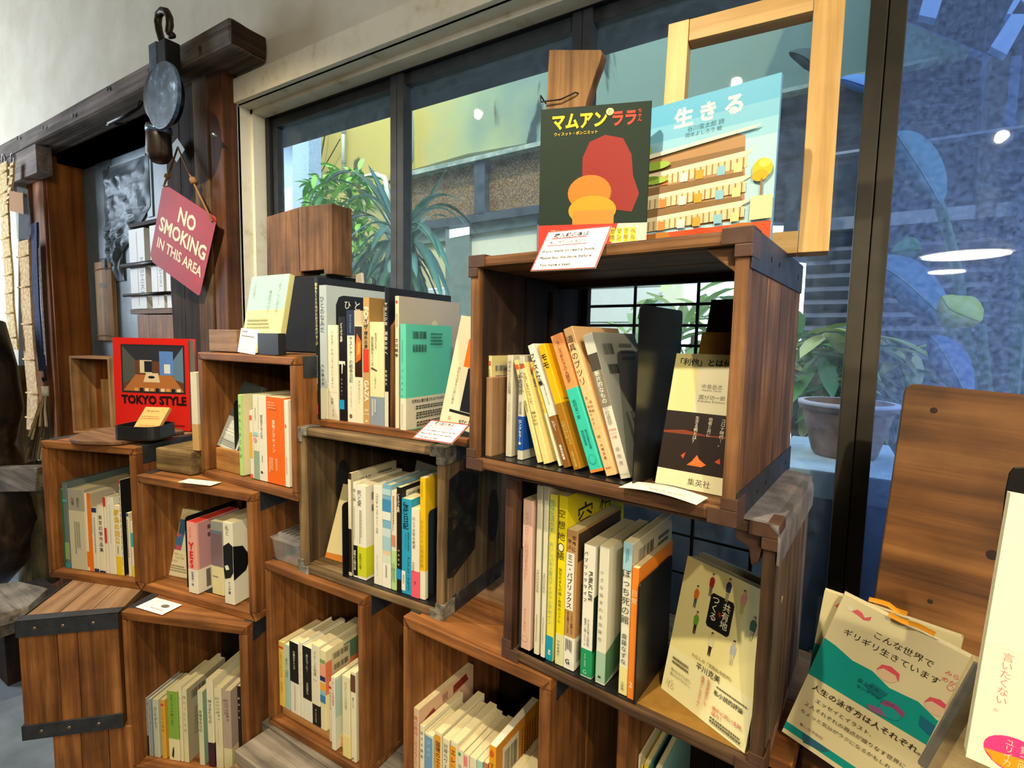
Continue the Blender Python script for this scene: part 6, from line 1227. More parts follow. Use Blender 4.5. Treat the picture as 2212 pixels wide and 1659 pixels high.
row(cS, .0128, .05, [
 ((783, 1345), 815, (800, 152), 'slim black hardback with white and yellow lettering, leftmost on the tray shelf', '#17181c', dict(hard=True, spine=lambda k: (k.vt('戦争をくぐりぬけたおさるのジョージ', .45, .96, .52, '#e8d8a0', .55, .01), k.lines(.3, .2, .7, .45, 2, '#c8c4b8', True), k.rect(.1, .03, .7, .10, '#c8302c')), W=.21)),
 ((824, 1345), 886, (850, 222), 'large pale blue book with black panel reading ひとのな on the tray shelf', '#b6c4d0', dict(hard=True, spine=lambda k: (k.vt('ひとのなみだ', .4, .92, .65, '#3a4650', .4), k.vt('内田麟太郎', .4, .42, .25, '#3a4650', .28)), bands=[(0, .235, '#dcdcc8')], right=anat, W=.21)),
 ((897, 1350), 980, (916, 562), 'cream hardback with grey title on the tray shelf', '#ece8da', dict(hard=True, spine=lambda k: (k.vt('ショヒザードの', .45, .95, .68, '#7a7a74', .38), k.vt('フランケンシュタイン', .45, .67, .34, '#7a7a74', .34), k.vt('対害', .4, .24, .17, '#5a5a54', .3), k.vt('中小説', .5, .12, .04, '#a89a70', .3), k.rect(0, .30, 1, .302, '#c8c4b4')))),
 ((987, 1350), 1047, (1012, 490), 'black hardback with cyan patch titled どうぶつ会議 on the tray shelf', '#17141a', dict(hard=True, spine=lambda k: (k.vt('どうぶつ会議', .4, .94, .76, '#f4f0e6', .42, .02), k.poly([(.0, .58), (.9, .58), (.9, .54), (.6, .56), (.5, .46), (.4, .46), (.4, .55), (.0, .55)], '#f0f0ea'), k.vt('ケストナー', .4, .42, .24, '#e8e0d0', .2), k.rect(0, .12, .75, .21, '#1f9ade')), W=.15)),
 ((1053, 1360), 1120, (1086, 436), 'white book with navy top titled ケストナーの戦争日記', '#efece0', dict(hard=True, spine=lambda k: (k.rect(0, .78, 1, 1, '#1c2a48'), k.text('Erich Kästner', .5, .88, .24, .16, '#8a94b0', rot=1), k.vt('ケストナーの戦争日記', .52, .77, .36, '#2a2824', .44), k.vt('エーリヒ・ケストナー', .5, .33, .12, '#4a463e', .28), k.oval(.45, .06, .18, .02, '#6a5a48')))),
 ((1127, 1372), 1190, (1145, 566), 'white book with glowing amber photo on its upper spine', '#ece8d6', dict(spine=lambda k: (k.rect(0, .48, 1, .99, '#2c170c'), k.poly([(.1, .62), (.8, .66), (.9, .84), (.3, .92), (.1, .8)], '#c86a1c'), k.poly([(.3, .70), (.7, .72), (.7, .82), (.4, .84)], '#f2a84a'), k.vt('まわるエジプト', .55, .45, .2, '#9a967f', .3)))),
 ((1200, 1380), 1252, (1214, 328), 'tall tan comic with large white FOO lettering on spine and cover', '#c19a63', dict(spine=lambda k: (k.text('FOO', .5, .86, .8, .18, '#f4efe0', vert=False, rot=1, bold=.04), k.vt('ガザ', .45, .84, .75, '#1c1a16', .55, .02), k.vt('欄外の声', .45, .74, .60, '#1c1a16', .55, .02), k.rect(.0, .42, .9, .60, '#d83a26'), k.text('GAZA', .5, .27, .75, .26, '#f4efe0', rot=1, bold=.04), k.text('JOE', .5, .115, .6, .03, '#f4efe0', bold=.03), k.text('SACCO', .5, .085, .8, .03, '#f4efe0', bold=.03), k.oval(.5, .03, .2, .01, '#e8d8b0')), right=lambda k: (k.rect(0, 0, 1, 1, '#9a7a4c'), k.text('FOO', .45, .88, .55, .12, '#d8d0bc', bold=.05)), W=.18)),
 ((1254, 1406), 1375, (1265, 536), 'thick cream book with blue grey foot titled 女の子たち', '#efe8c0', dict(spine=lambda k: (k.vt('女の子たち', .45, .90, .74, '#4a4638', .22), k.vt('風船爆弾をつくる', .2, .86, .58, '#5a5646', .2), k.vt('小林エリカ', .4, .48, .36, '#5a5646', .16), k.poly([(.1, .55), (.5, .53), (.55, .54), (.15, .57)], '#4a4a44'), k.lines(.12, .1, .5, .26, 2, '#d8dce4', True)), bands=[(0, .285, '#8494ab')], rough=.3)),
 ((1383, 1406), 1416, (1392, 242), 'slim tall black hardback with white title beside the wooden divider', '#12141c', dict(hard=True, spine=lambda k: (k.vt('ヤギと少年、洞窟の中へ', .4, .90, .52, '#f0ece0', .55, .01), k.vt('風間真文', .4, .42, .3, '#d8d4c8', .4), k.rect(0, 0, 1, .26, '#d8d4c4')), W=.21)),
 ((1472, 1420), 1506, (1478, 314), 'large silver grey hardback with red dot on its cream spine', '#e8dcc4', dict(spine=lambda k: (k.oval(.45, .955, .22, .012, '#c8281c'), k.text('SPECTATOR', .5, .82, .4, .1, '#5a4a3a', rot=1), k.vt('文化戦争', .45, .69, .54, '#1c1a16', .55, .01)), right=lambda k: (k.rect(0, 0, 1, 1, '#b2aaa6'), k.oval(.55, .80, .05, .035, '#d6cdb8')), y=.045, W=.205)),
 ((1512, 1424), 1560, (1527, 552), 'turquoise hardback with white text band and barcode on its cover', '#5fd0c0', dict(hard=True, spine=lambda k: (k.vt('パレスチナ', .4, .60, .30, '#1a5a54', .34), k.lines(.35, .64, .5, .85, 1, '#2a7a74', True), k.lines(.35, .04, .5, .26, 1, '#8a8a7a', True)), bands=[(.012, .31, '#e6e3d4')], right=lambda k: (k.bars(.14, .865, .42, .935, bgc=None), k.bars(.14, .74, .42, .81, bgc=None, seed=9), k.lines(.5, .80, .78, .93, 4, '#2a6a64'), k.text('世界史は書き直されなければならない', .52, .275, .84, .035, '#1c1c1a', bold=.015), k.lines(.18, .19, .93, .235, 2, '#3a3a34'), k.lines(.18, .10, .93, .175, 3, '#3a3a34'), k.lines(.18, .03, .93, .085, 2, '#3a3a34')), y=.035, W=.148)),
], kc8, 'books on the tray shelf')
b = MB(); xx = cS.hit(*kc8(1421, 1410), .055).x; hh = cS.hit(*kc8(1440, 490), .055).z
b.prism([(.055, .0125), (.20, .0125), (.20, hh-.02), (.18, hh), (.075, hh), (.055, hh-.02)], xx, xx+.010, 'x')
o = b.build('wooden_divider', BR('z'), bevel=.002); o.matrix_world = cS.M; tag(o, 'rounded brown wooden divider between the books of the tray shelf', 'divider')
xx = cS.hit(959, 913, .07).x
def etc(k):
    k.rect(0, 0, 1, 1, '#ece6cf'); k.text('I', .42, .90, .5, .13, '#1c1a16', bold=-.01); k.rect(.20, .55, .9, .80, '#f57e1c'); k.rect(.28, .16, .95, .545, '#14141a'); k.rect(.12, .13, .95, .155, '#14141a'); k.text('etc.books', .5, .075, .6, .05, '#2a2a26'); k.vt('われらはすでに共にある', .14, .54, .2, '#4a4638', .045); k.rect(.12, .055, .17, .09, '#b8b29c')
leaning(cS, xx, .055, .033, -.05, .16, -.12, .012, .21, .148, 'cream book with orange and black blocks and etc.books mark beside the top crate', '#ece6cf', face=etc)
# notice on the tray edge
t = sheet('notice_card', 'red edged handwritten notice card propped on the tray shelf edge', 'card', [(890, 946, 'y', .655), (976, 964, 'y', .655), (1008, 917, 'y', .705), (926, 911, 'y', .705)], .0012, '#f4efe2', notice, edge='#9c3a2c')
# magazine behind
Pt = at(714, 612, Y=.952); u, v = dirs(0.02, .1, .20); Hm = .20
face_book(Pt-v*Hm, u, v, .008, Hm, .12, 'off white magazine faintly printed ユリイカ leaning behind the tray shelf books', '#ddd9d2', face=lambda k: (k.text('ユリイカ', .5, .88, .55, .06, '#a8a49c'),))
# black box and dark wood block on crate C
zCT = EYE-.048; Yk = .86
xa = at(563, 700, Y=Yk).x; xb_ = at(706, 700, Y=Yk).x; zt2 = at(640, 598, Y=Yk).z
tag(box(xa, xb_, Yk, Yk+.10, zCT+.0022, zt2).build('black_box', mat('#0b0a0a', .7, 0, .2), bevel=.002), 'black box at the back of the raised crate top, under the old wood block', 'box')
xa = at(576, 560, Y=Yk).x; xb_ = at(718, 560, Y=Yk).x; zt3 = at(650, 452, Y=Yk).z
wbk = thing('wood_block', 'big old dark brown wood block with a notch, in front of the leftmost pane', 'block', loc=(xa, Yk, zt2+.0006)); hB = zt3-zt2; wB = xb_-xa
MB().prism([(0, 0), (wB*.54, 0), (wB*.54, .012), (wB*.88, .012), (wB*.88, 0), (wB, 0), (wB, hB), (wB*.55, hB+.006), (.004, hB-.004)], 0, .062, 'y').build('block_body', wood('#3c281a', '#6a4a30', '#86613f', 'z', .7, .8, .8, .4), wbk, bevel=.002)
box(wB*.52, wB*.525, -.0006, .001, .012, hB).build('split', mat('#1c120a', .9), wbk)
# pale green and yellow book on its stand
def mint(k):
    k.rect(0, 0, 1, 1, '#efe9a8'); k.rect(0, .55, 1, 1, '#a9d0d6'); k.vt('〈弱さ〉から読み解く', .80, .93, .46, '#5a6a50', .06); k.vt('韓国現代文学', .58, .80, .50, '#5a6a50', .06); k.vt('小山内園子', .14, .93, .70, '#7a8a70', .06); k.lines(.08, .30, .70, .44, 3, '#8a8a5a')
xx = cC.hit(518, 758, .03).x
leaning(cC, xx, .03, cC.h+.0022, .06, .22, .02, .015, .187, .130, 'mint and pale yellow book standing on the raised orange crate', '#e9e3a2', face=mint)
sheet('notice_card', 'small white handwritten card with red underlines on the raised crate edge', 'card', [(513, 760, 'y', .668), (550, 767, 'y', .668), (555, 713, 'y', .676), (517, 709, 'y', .676)], .001, '#f2efe6', lambda k: (k.lines(.1, .84, .45, .92, 1, '#4a4a5a'), k.rect(.1, .80, .45, .81, '#c8442c'), k.lines(.1, .66, .85, .74, 1, '#4a4a5a'), k.rect(.1, .60, .9, .612, '#c8442c'), k.text('If you want to read a book', .5, .45, .8, .06, '#5a564c'), k.text('Please buy the book', .42, .30, .65, .06, '#5a564c'), k.text('You have a seat', .4, .15, .6, .06, '#5a564c')))
p0 = at(557, 768, Y=.672); p1 = at(601, 720, Y=.672)
tag(box(p0.x, p1.x, .672, .69, zCT+.0022, p1.z).build('black_stand', mat('#121212', .4), bevel=.001), 'small black card stand in front of the mint and yellow book', 'stand')
p0 = at(452, 757, Y=.70); p1 = at(512, 716, Y=.70)
tag(box(p0.x, p1.x-.002, .70, .76, zCT+.0022, p1.z+.004).build('wood_offcut', TAN('x'), bevel=.002), 'brown wood offcut at the left end of the raised crate top', 'offcut')
# ---- crate B top: timber block, slim book, leaflet
zBT = cB.h+.0022
x0 = cB.hit(337, 1010, .045).x; x1 = cB.hit(412, 1010, .045).x; zz1 = cB.hit(337, 967, .045).z
tag(box(0, x1-x0, 0, .10, 0, zz1-zBT).build('timber_block', wood('#4a3a24', '#7d6540', '#a0875c', 'x', .8, .9, 1., .3), bevel=.004, rough=.0015), 'cracked weathered timber block left of the raised orange crate', 'block').matrix_world = cB.M @ Matrix.Translation((x0, .045, zBT))
xs = cB.hit(418, 950, .06).x; xe = cB.hit(431, 950, .06).x; zt4 = cB.hit(425, 806, .06).z
book(cB.M @ Matrix.Translation((xs-.004, .06, zz1+.0016)), max(xe-xs, .008), zt4-zz1, .08, 'slim white book with kraft foot standing on the timber block', '#e6e1d2', bands=[(0, .34, '#c9a36c')])
def shopcard(k): k.text('カード', .3, .78, .3, .12, '#4a463e'); k.text('＆', .35, .6, .1, .1, '#4a463e'); k.text('パン', .3, .42, .25, .12, '#4a463e'); k.oval(.68, .58, .13, .14, '#6a665a'); k.text('ROUTE BOOKS', .62, .25, .45, .12, '#3a362e')
zt5 = -.66+.0035
sheet('shop_card', 'white shop card lying at the top edge of the lower left orange crate', 'card', [(293, 1311, 'z', zt5), (349, 1330, 'z', zt5), (398, 1308, 'z', zt5), (341, 1294, 'z', zt5)], .0008, '#efeadb', shopcard)
sheet('paper_leaflet', 'cream leaflet lying on top of the wide orange crate', 'leaflet', [(384, 1041, 'z', -.354), (452, 1046, 'z', -.354), (474, 1041, 'z', -.354), (402, 1031, 'z', -.354)], .0008, '#ece2c2')
# ---- clear plastic box on crate H
x0 = cH.hit(593, 1222, .02).x
pb = thing('plastic_box', 'small clear plastic box with ribbed lid beside the worn middle crate', 'box', M=cH.M @ Matrix.Translation((max(x0, .004), .015, cH.h+.0022)))
CL = clear(tint=(.93, .93, .92), gl=.06, haze=.10, hcol=(.75, .74, .72), rough=.08, dust=5)
w1, d1, h1 = .085, .10, .050
def tub(x, y, z0, z1, w_, d_, th, m, name, par, taper=.005):
    b = MB(); o = [(x, y), (x+w_, y), (x+w_, y+d_), (x, y+d_)]; t_ = taper
    lo = [(x+t_, y+t_), (x+w_-t_, y+t_), (x+w_-t_, y+d_-t_), (x+t_, y+d_-t_)]
    ins = lambda q, e: [(q[0][0]+e, q[0][1]+e), (q[1][0]-e, q[1][1]+e), (q[2][0]-e, q[2][1]-e), (q[3][0]+e, q[3][1]-e)]
    L = [(lo, z0), (o, z1), (ins(o, th), z1), (ins(lo, th), z0+th)]
    b.v = [(p[0], p[1], z) for q, z in L for p in q]
    for k_ in range(3):
        for i in range(4): b.f.append((k_*4+i, k_*4+(i+1) % 4, k_*4+4+(i+1) % 4, k_*4+4+i))
    b.f += [(3, 2, 1, 0), (12, 13, 14, 15)]; b.m = [0]*len(b.f)
    return b.build(name, m, par)
tub(0, 0, 0, h1, w1, d1, .0012, CL, 'tub', pb)
box(-.003, w1+.003, -.003, d1+.003, h1+.0002, h1+.005).build('lid_rim', CL, pb, bevel=.001); box(.008, w1-.008, .008, d1-.008, h1+.005, h1+.013).build('lid_top', CL, pb, bevel=.003)
for i in range(4): box(.018+.014*i, .024+.014*i, .012, d1-.012, h1+.0132, h1+.0145).build('lid_rib', mat('#4a4640', .3), pb)
# ---- crate A top
zAT = -.29+.0022
pr = [at(x, y, Z=zAT) for x, y in ((150, 951), (154, 956), (170, 960), (240, 962), (262, 961), (290, 956), (330, 949), (398, 937), (392, 932), (330, 930), (260, 929), (225, 930), (190, 938))]
o = MB().prism([(p.x, p.y) for p in pr], EYE+zAT, EYE+zAT+.009, 'z').build('serving_board', wood('#4a3424', '#6e5038', '#84664a', 'x', .5, .8, .3, .2), bevel=.0015); tag(o, 'thin brown board with rounded corners on the far left crate', 'board')
tc = at(257, 950, Z=zAT+.01); n = 28; a = .058; pts = []
for i in range(n): th = 2*math.pi*i/n; c, s2 = math.cos(th), math.sin(th); pts.append((math.copysign(abs(c)**.45, c)*a, math.copysign(abs(s2)**.45, s2)*a*.8))
tyr = thing('black_tray', 'small black round cornered tray on the brown board', 'tray', M=Matrix.Translation((tc.x+.015, tc.y+.055, EYE+zAT+.0095)) @ Matrix.Rotation(.5, 4, 'Z'))
b = MB(); hT = .036
rings = [([(x*.97, y*.97) for x, y in pts], 0), (pts, .004), (pts, hT), ([(x*.955, y*.95) for x, y in pts], hT), ([(x*.94, y*.94) for x, y in pts], .003)]
for q, z in rings: b.v += [(x, y, z) for x, y in q]
for k_ in range(4):
    for i in range(n): b.f.append((k_*n+i, k_*n+(i+1) % n, k_*n+n+(i+1) % n, k_*n+n+i))
b.f += [tuple(range(n))[::-1], tuple(range(4*n, 5*n))]; b.m = [0]*len(b.f)
b.build('tray_body', mat('#161718', .45), tyr, smooth=False)
def kraft(k): k.text('購入前の本は', .42, .85, .5, .1, '#6a4a3a'); k.text('お席にお持ち込めません', .45, .66, .7, .1, '#6a4a3a'); k.rect(.1, .58, .85, .595, '#b8502c'); k.text('If you want to read', .5, .35, .6, .1, '#6a4a3a'); k.text('a book. Please buy', .45, .15, .6, .1, '#6a4a3a')
M_ = tyr.matrix_world.copy() @ Matrix.Translation((-.030, -.022, .008)) @ Matrix.Rotation(-.75, 4, 'X')
t = thing('kraft_note_pad', 'kraft paper note pad leaning in the black tray', 'note pad', M=M_)
box(0, .068, 0, .010, 0, .092).build('pad', mat('#c89a5c', .8, 0, .2, .06), t, bevel=.0008); k = Ink((0, 0, 0), (1, 0, 0), (0, 0, 1), .068, .092); kraft(k); k.build('printed_lettering', t)
def tokyo(k):
    k.rect(.11, .40, .95, .93, '#23262c'); k.rect(.13, .42, .93, .91, '#5a3a2a')
    k.poly([(.13, .91), (.93, .91), (.78, .74), (.30, .76)], '#2a2c36'); k.poly([(.13, .91), (.30, .76), (.30, .56), (.13, .50)], '#4a4c4a'); k.poly([(.93, .91), (.78, .74), (.80, .56), (.93, .52)], '#5a7aa0'); k.rect(.62, .60, .80, .86, '#5a8ae0'); k.rect(.68, .62, .76, .72, '#dfe9f6')
    k.poly([(.13, .42), (.93, .42), (.78, .60), (.30, .60)], '#a86a3a'); k.rect(.36, .62, .52, .76, '#d8cbb4'); k.rect(.42, .63, .52, .75, '#1c2030'); k.poly([(.40, .52), (.62, .52), (.60, .62), (.44, .62)], '#e0ceb0'); k.oval(.51, .575, .045, .015, '#1a1a1a')
    for i in range(9): k.rect(.28+.07*i, .42, .33+.07*i, .455, ('#d8a060', '#1c1c20', '#e6d8c0')[i % 3])
    k.text('TOKYO STYLE', .53, .325, .86, .10, '#1c0c0c', bold=.045, stretch=True); k.rect(.42, .03, .66, .17, '#b01c16'); k.rect(.74, .05, .93, .062, '#7a1410')
face_book(Vector((-1.796, .664, EYE-.29+.003)), (.918, .396, 0), (-.011, .008, 1), .030, .268, .249, 'large red hardback with TOKYO STYLE title and room photo on the far left crate', '#d8241c', face=tokyo, ltr=True, hard=True, page=mat('#8d877a', .9))
# little open box behind
pK = at(158, 934, Y=.80)
cK = Crate(pK.x, pK.y, pK.z-EYE-.0025, 19.6, .10, .26, .12, .009)
cK.w = cK.hit(239, 850).x; cK.h = cK.hit(150, 769).z
t = thing('open_box', 'small pale open fronted wooden box beside the red hardback', 'box', M=cK.M @ Matrix.Translation((0, 0, 0)))
w_, h_, d_, q = cK.w, cK.h, .10, .009
st_ = box(.01, w_-.01, .01, .09, -(pK.z-.001), -.0028).build('stand_post', DK('z'), bevel=.002); st_.matrix_world = cK.M; tag(st_, 'dark post behind the far left crate carrying the small open box', 'post')
PW = lambda ax: wood('#7a5430', '#a87c4c', '#c4996a', ax, .6, .7, .3, .25)
box(0, w_, 0, d_, 0, q).build('bottom_board', PW('x'), t, bevel=.001); box(0, w_, 0, d_, h_-q, h_).build('top_board', PW('x'), t, bevel=.001)
box(0, q, 0, d_, q, h_-q).build('side_board', PW('z'), t, bevel=.001); box(w_-q, w_, 0, d_, q, h_-q).build('side_board', PW('z'), t, bevel=.001); box(q, w_-q, d_-.006, d_, q, h_-q).build('back_board', ORI('z'), t)
box(w_*.45, w_-q-.001, .05, .056, q, h_*.7).build('inner_slip', PW('z'), t)
# ---- right side: low shelf, plywood board, teal books, white book
zs = -.541
tag(box(0.002, .95, .40, 1.02, EYE+zs-.03, EYE+zs).build('side_shelf', wood('#4a2c16', '#754a28', '#8f6038', 'x', .6, .7, .4, .3), bevel=.002), 'brown shelf board at the bottom right beside the trunk crate', 'shelf')
tag(box(0.60, .64, .45, .98, 0, EYE+zs-.031).build('shelf_leg', DK('z')), 'dark leg panel carrying the brown shelf board', 'leg')
A = at(1864, 1400, Y=.84); A = Vector((A.x, .84, EYE+zs+.001)); 
B2 = at(1945, 826, Y=.93)
vdir = Vector((B2.x-A.x, .93-.84, B2.z-A.z)); Hb = vdir.length
PLY = wood('#4a2f18', '#754c26', '#8f6436', 'x', .55, .55, .3, .5)
pw = thing('plywood_board', 'large scratched brown plywood board leaning at the right in front of the glass', 'board', M=frame(A, (1, -.03, -.06), vdir))
n = 6; r = .012
pts = [(0, 0), (.60, 0), (.60, Hb)]+[(r-r*math.sin(math.pi/2*i/n), Hb-r+r*math.cos(math.pi/2*i/n)) for i in range(n+1)]
MB().prism(pts, 0, .016, 'y').build('board_panel', PLY, pw, bevel=.0012)
for x, z, rr_ in ((.035, Hb-.035, .004), (.115, Hb-.215, .006), (.16, Hb-.06, .007), (.06, .2, .003), (.09, .12, .003)): MB().lathe([(0, .0006), (rr_, .0004), (rr_*1.1, 0)], 12, 0, Matrix.Translation((x, 0, z)) @ Matrix.Rotation(math.pi/2, 4, 'X')).build('knot_hole', mat('#24140a', .9), pw)
def teal(k):
    k.rect(0, 0, 1, 1, '#efe6c0'); k.poly([(0, .70), (.10, .69), (.25, .66), (.40, .665), (.55, .625), (.75, .64), (.9, .60), (1, .615), (1, .0), (0, 0)], '#0f9696')
    k.poly([(0, .08), (1, .08), (1, .44), (0, .44)], '#efe6bc'); k.rect(0, 0, 1, .03, '#f2e8be'); k.poly([(.18, .02), (.34, .04), (.38, .075), (.14, .078)], '#2c5f7a')
    k.text('こんな世界で', .52, .87, .42, .05, '#2a2622', bold=.006); k.text('ギリギリ生きています', .46, .80, .70, .05, '#2a2622', bold=.006)
    k.text('みらい', .88, .87, .14, .03, '#e8606c'); k.text('めがね', .88, .83, .14, .03, '#e8606c'); k.oval(.88, .80, .022, .015, '#e8606c'); k.oval(.88, .80, .018, .012, '#efe6c0')
    k.poly([(.10, .93), (.13, .955), (.17, .95), (.20, .93), (.24, .955), (.24, .93), (.20, .915), (.15, .925)], '#ee6a76'); k.rect(.06, .925, .10, .955, '#f4efd8')
    for a, b_ in ((.50, .685), (.86, .655)): k.oval(a, b_, .07, .035, '#f4d6b8'); k.poly([(a-.08, b_), (a-.06, b_+.045), (a, b_+.06), (a+.07, b_+.045), (a+.085, b_), (a+.05, b_+.025), (a-.04, b_+.028)], '#ec5c74')
    k.poly([(.44, .60), (.56, .59), (.52, .53), (.40, .56)], '#0f6f7a'); k.poly([(.80, .58), (.95, .56), (.9, .50), (.82, .52)], '#1b6a8a')
    k.oval(.62, .50, .08, .04, '#19969a'); k.poly([(.54, .51), (.56, .55), (.64, .56), (.71, .54), (.71, .51), (.63, .53)], '#8a4a7a'); k.poly([(.46, .47), (.56, .49), (.62, .46), (.5, .445)], '#8a5a8a')
    k.text('荻上チキ', .42, .575, .16, .025, '#0e4a4c'); k.text('ヨシタケシンスケ。', .50, .54, .30, .025, '#0e4a4c')
    k.text('人生の泳ぎ方は人それぞれ。', .49, .385, .84, .05, '#2a241c', bold=.006)
    for i, l in enumerate(('エッセイとイラスト、', '２人それぞれの視点が織りなす世界に、', 'ちょっと気分がラクになるかもしれません')): k.text(l, .08+.015*len(l)+.13, .315-.055*i, .045*len(l), .034, '#3a3226')
    k.text('暮しの手帖社', .2, .12, .2, .022, '#6a6048')
u, v = Vector((.958, -.117, -.263)), Vector((.265, 0, .964))
Pt = Vector((-.022, .724, EYE-.505))
face_book(Pt, u, v, .012, .21, .135, 'teal and cream illustrated paperback, front one of two at the lower right', '#efe6c0', face=teal, rough=.12)
u2, v2 = Vector((.985, -.10, -.09)), Vector((.10, .03, .99)); TL = at(1784, 1276, Y=.745)
face_book(TL-v2.normalized()*.21, u2, v2, .010, .21, .135, 'cream paperback with pink flamingo, tucked behind the teal one', '#efe6bc', face=lambda k: (k.poly([(.10, .93), (.13, .955), (.17, .95), (.20, .93), (.15, .915)], '#ee6a76'), k.text('みらい', .84, .90, .14, .03, '#e8606c'), k.text('めがね', .84, .86, .14, .03, '#e8606c'), k.poly([(0, .66), (1, .60), (1, 0), (0, 0)], '#18a8a4')), rough=.2)
for i, pts in enumerate(([(1877, 1294), (1905, 1301), (1920, 1306), (1935, 1318), (1960, 1326)], [(1920, 1326), (1950, 1342), (1980, 1350), (2020, 1370)])):
    P = [at(x, y, Y=.733-.02*i) for x, y in pts]
    o = leaf_mesh(P, .0028, .1, lambda q: 1.0, face=(0, -1, .2)).build('ribbon', mat('#e0961c', .5)); tag(o, ('orange ribbon strip at the top of the rear teal paperback', 'orange ribbon strip lying across the front teal paperback')[i], 'ribbon')
P = at(2086, 1634, Y=.455); T_ = at(2183, 1063, Y=.485); v = T_-P
def whiteb(k):
    k.rect(0, 0, 1, 1, '#f7f2e4'); k.rect(0, 0, 1, .43, '#f6f0e0'); k.rect(0, .43, 1, .432, '#e0d8c4')
    k.vt('「わからない」とも', .30, .41, .10, '#dd8c7c', .075); k.vt('言いたくない。', .10, .42, .20, '#dd8c7c', .075); k.vt('冷中宝', .26, .90, .72, '#b8b0a0', .07); k.text('Onuma Otamu', .20, .64, .05, .13, '#c8a890', rot=1)
    k.oval(.19, .075, .13, .062, '#e8408a'); k.poly([(.065, .06), (.318, .085), (.31, .045), (.26, .022), (.19, .013), (.11, .028)], '#f4a01c'); k.vt('第二回', .22, .12, .03, '#fbe6c0', .035); k.vt('ユリイカ', .16, .125, .03, '#fbe6c0', .035)
uw = Vector((.99, -.12, 0)); uw = uw-v.normalized()*uw.dot(v.normalized())
face_book(P, uw, v, .016, v.length, .125, 'white book with pink and orange round seal at the far right edge', '#f7f2e4', face=whiteb)
sl = lambda nm, lb, ct, pts, Y, th, m: tag(slab(nm, pts, Y, th, m, bevel=.0008), lb, ct)
sl('metal_plate', 'black metal plate behind the white book at the right edge', 'plate', [(2190, 1010), (2180, 1022), (2172, 1060), (2145, 1290), (2128, 1400), (2400, 1500), (2400, 1000)], .60, .002, mat('#17120e', .35, .3))
sl('worn_holder', 'worn cream painted wooden holder between the teal and white books', 'holder', [(2112, 1440), (2010, 1640), (1995, 1690), (2400, 1900), (2400, 1560)], .53, .02, two_tone('#8a6f44', '#cbb07a', 16, .35, .6, .6, .3))
b = MB(); P0, P1 = at(2116, 1436, Y=.525), at(1992, 1655, Y=.525); d = (P1-P0).normalized(); s2 = Vector((d.z, 0, -d.x))*.0032
b.prism([((P0+s2).x, (P0+s2).z), ((P1+s2).x, (P1+s2).z), ((P1-s2).x, (P1-s2).z), ((P0-s2).x, (P0-s2).z)], .524, .528, 'y'); tag(b.build('metal_bar', mat('#8d8574', .5, .6, .5, .2, .2), bevel=.001), 'slanting grey metal bar along the worn holder', 'bar')
# ================================================================ LEFT: pulley, sign, rack, straps
Yl = .87
pu = thing('pulley_block', 'old iron pulley block with open hook in front of the door beam', 'pulley', loc=at(353, 205, Y=Yl)); o = pu.location.copy()
L_ = lambda x, y, dy=0: at(x, y, Y=Yl+dy)-o
IRB = two_tone('#23303f', '#3c4f66', 30, .42, .6, .45, .4, '#8aa8cc', .003)
IRD = mat('#1c1a1a', .45, .6, .5, .3, .3, 40)
MB().tube([L_(355, 102), L_(350, 88), L_(344, 68), L_(341, 48), L_(343, 32), L_(351, 23), L_(360, 25), L_(366, 38), L_(367, 54), L_(364, 70), L_(367, 78), L_(374, 76)], [.011]*9+[.010, .009, .009], 10).build('hook', mat('#3a2c24', .45, .6, .5, .3, .3), pu, smooth=True)
for dy in (-.035, .03):
    c = L_(353, 207, dy); e1 = L_(390, 207, dy)-c; a_ = e1.x*.97; h_ = (L_(353, 133, dy)-c).z
    b = MB(); n = 28; pts = [(c.x+a_*math.cos(2*math.pi*i/n), c.z+h_*math.sin(2*math.pi*i/n)) for i in range(n)]
    b.prism(pts, c.y-.006, c.y+.006, 'y'); b.build('cheek_plate', IRB, pu, bevel=.002)
p = L_(335, 104); q = L_(372, 146)
box(p.x, (p.x+q.x)/2, -.02, .02, q.z, p.z).build('strap_block', IRB, pu, bevel=.003); box((p.x+q.x)/2, q.x, -.018, .026, q.z-.01, p.z-.004).build('strap_block', IRD, pu, bevel=.003)
c = L_(353, 210); MB().lathe([(0, -.028), (a_*.72, -.028), (a_*.6, 0), (a_*.72, .025), (0, .025)], 28, 0, Matrix.Translation(c) @ Matrix.Rotation(math.pi/2, 4, 'X')).build('sheave', IRD, pu, smooth=True)
MB().tube([L_(343, 272), L_(343, 300), L_(344, 335), L_(346, 347)], [.036, .036, .038, .026], 16).build('lower_barrel', wood('#1e1612', '#34281f', '#4a3a2e', 'z', .4), pu, smooth=True)
MB().tube([L_(343, 277), L_(343, 288)], [.038, .038], 16).build('ferrule', mat('#7a93b0', .3, .8), pu, smooth=True)
MB().tube([at(305, 220, Y=.9)-o, at(300, 232, Y=.9)-o, at(276, 248, Y=.88)-o, at(235, 267, Y=.86)-o], .007, 8).build('swing_arm', IRD, pu, smooth=True); MB().tube([at(231, 270, Y=.86)-o, at(273, 266, Y=.89)-o], .004, 8).build('swing_arm', IRD, pu, smooth=True)
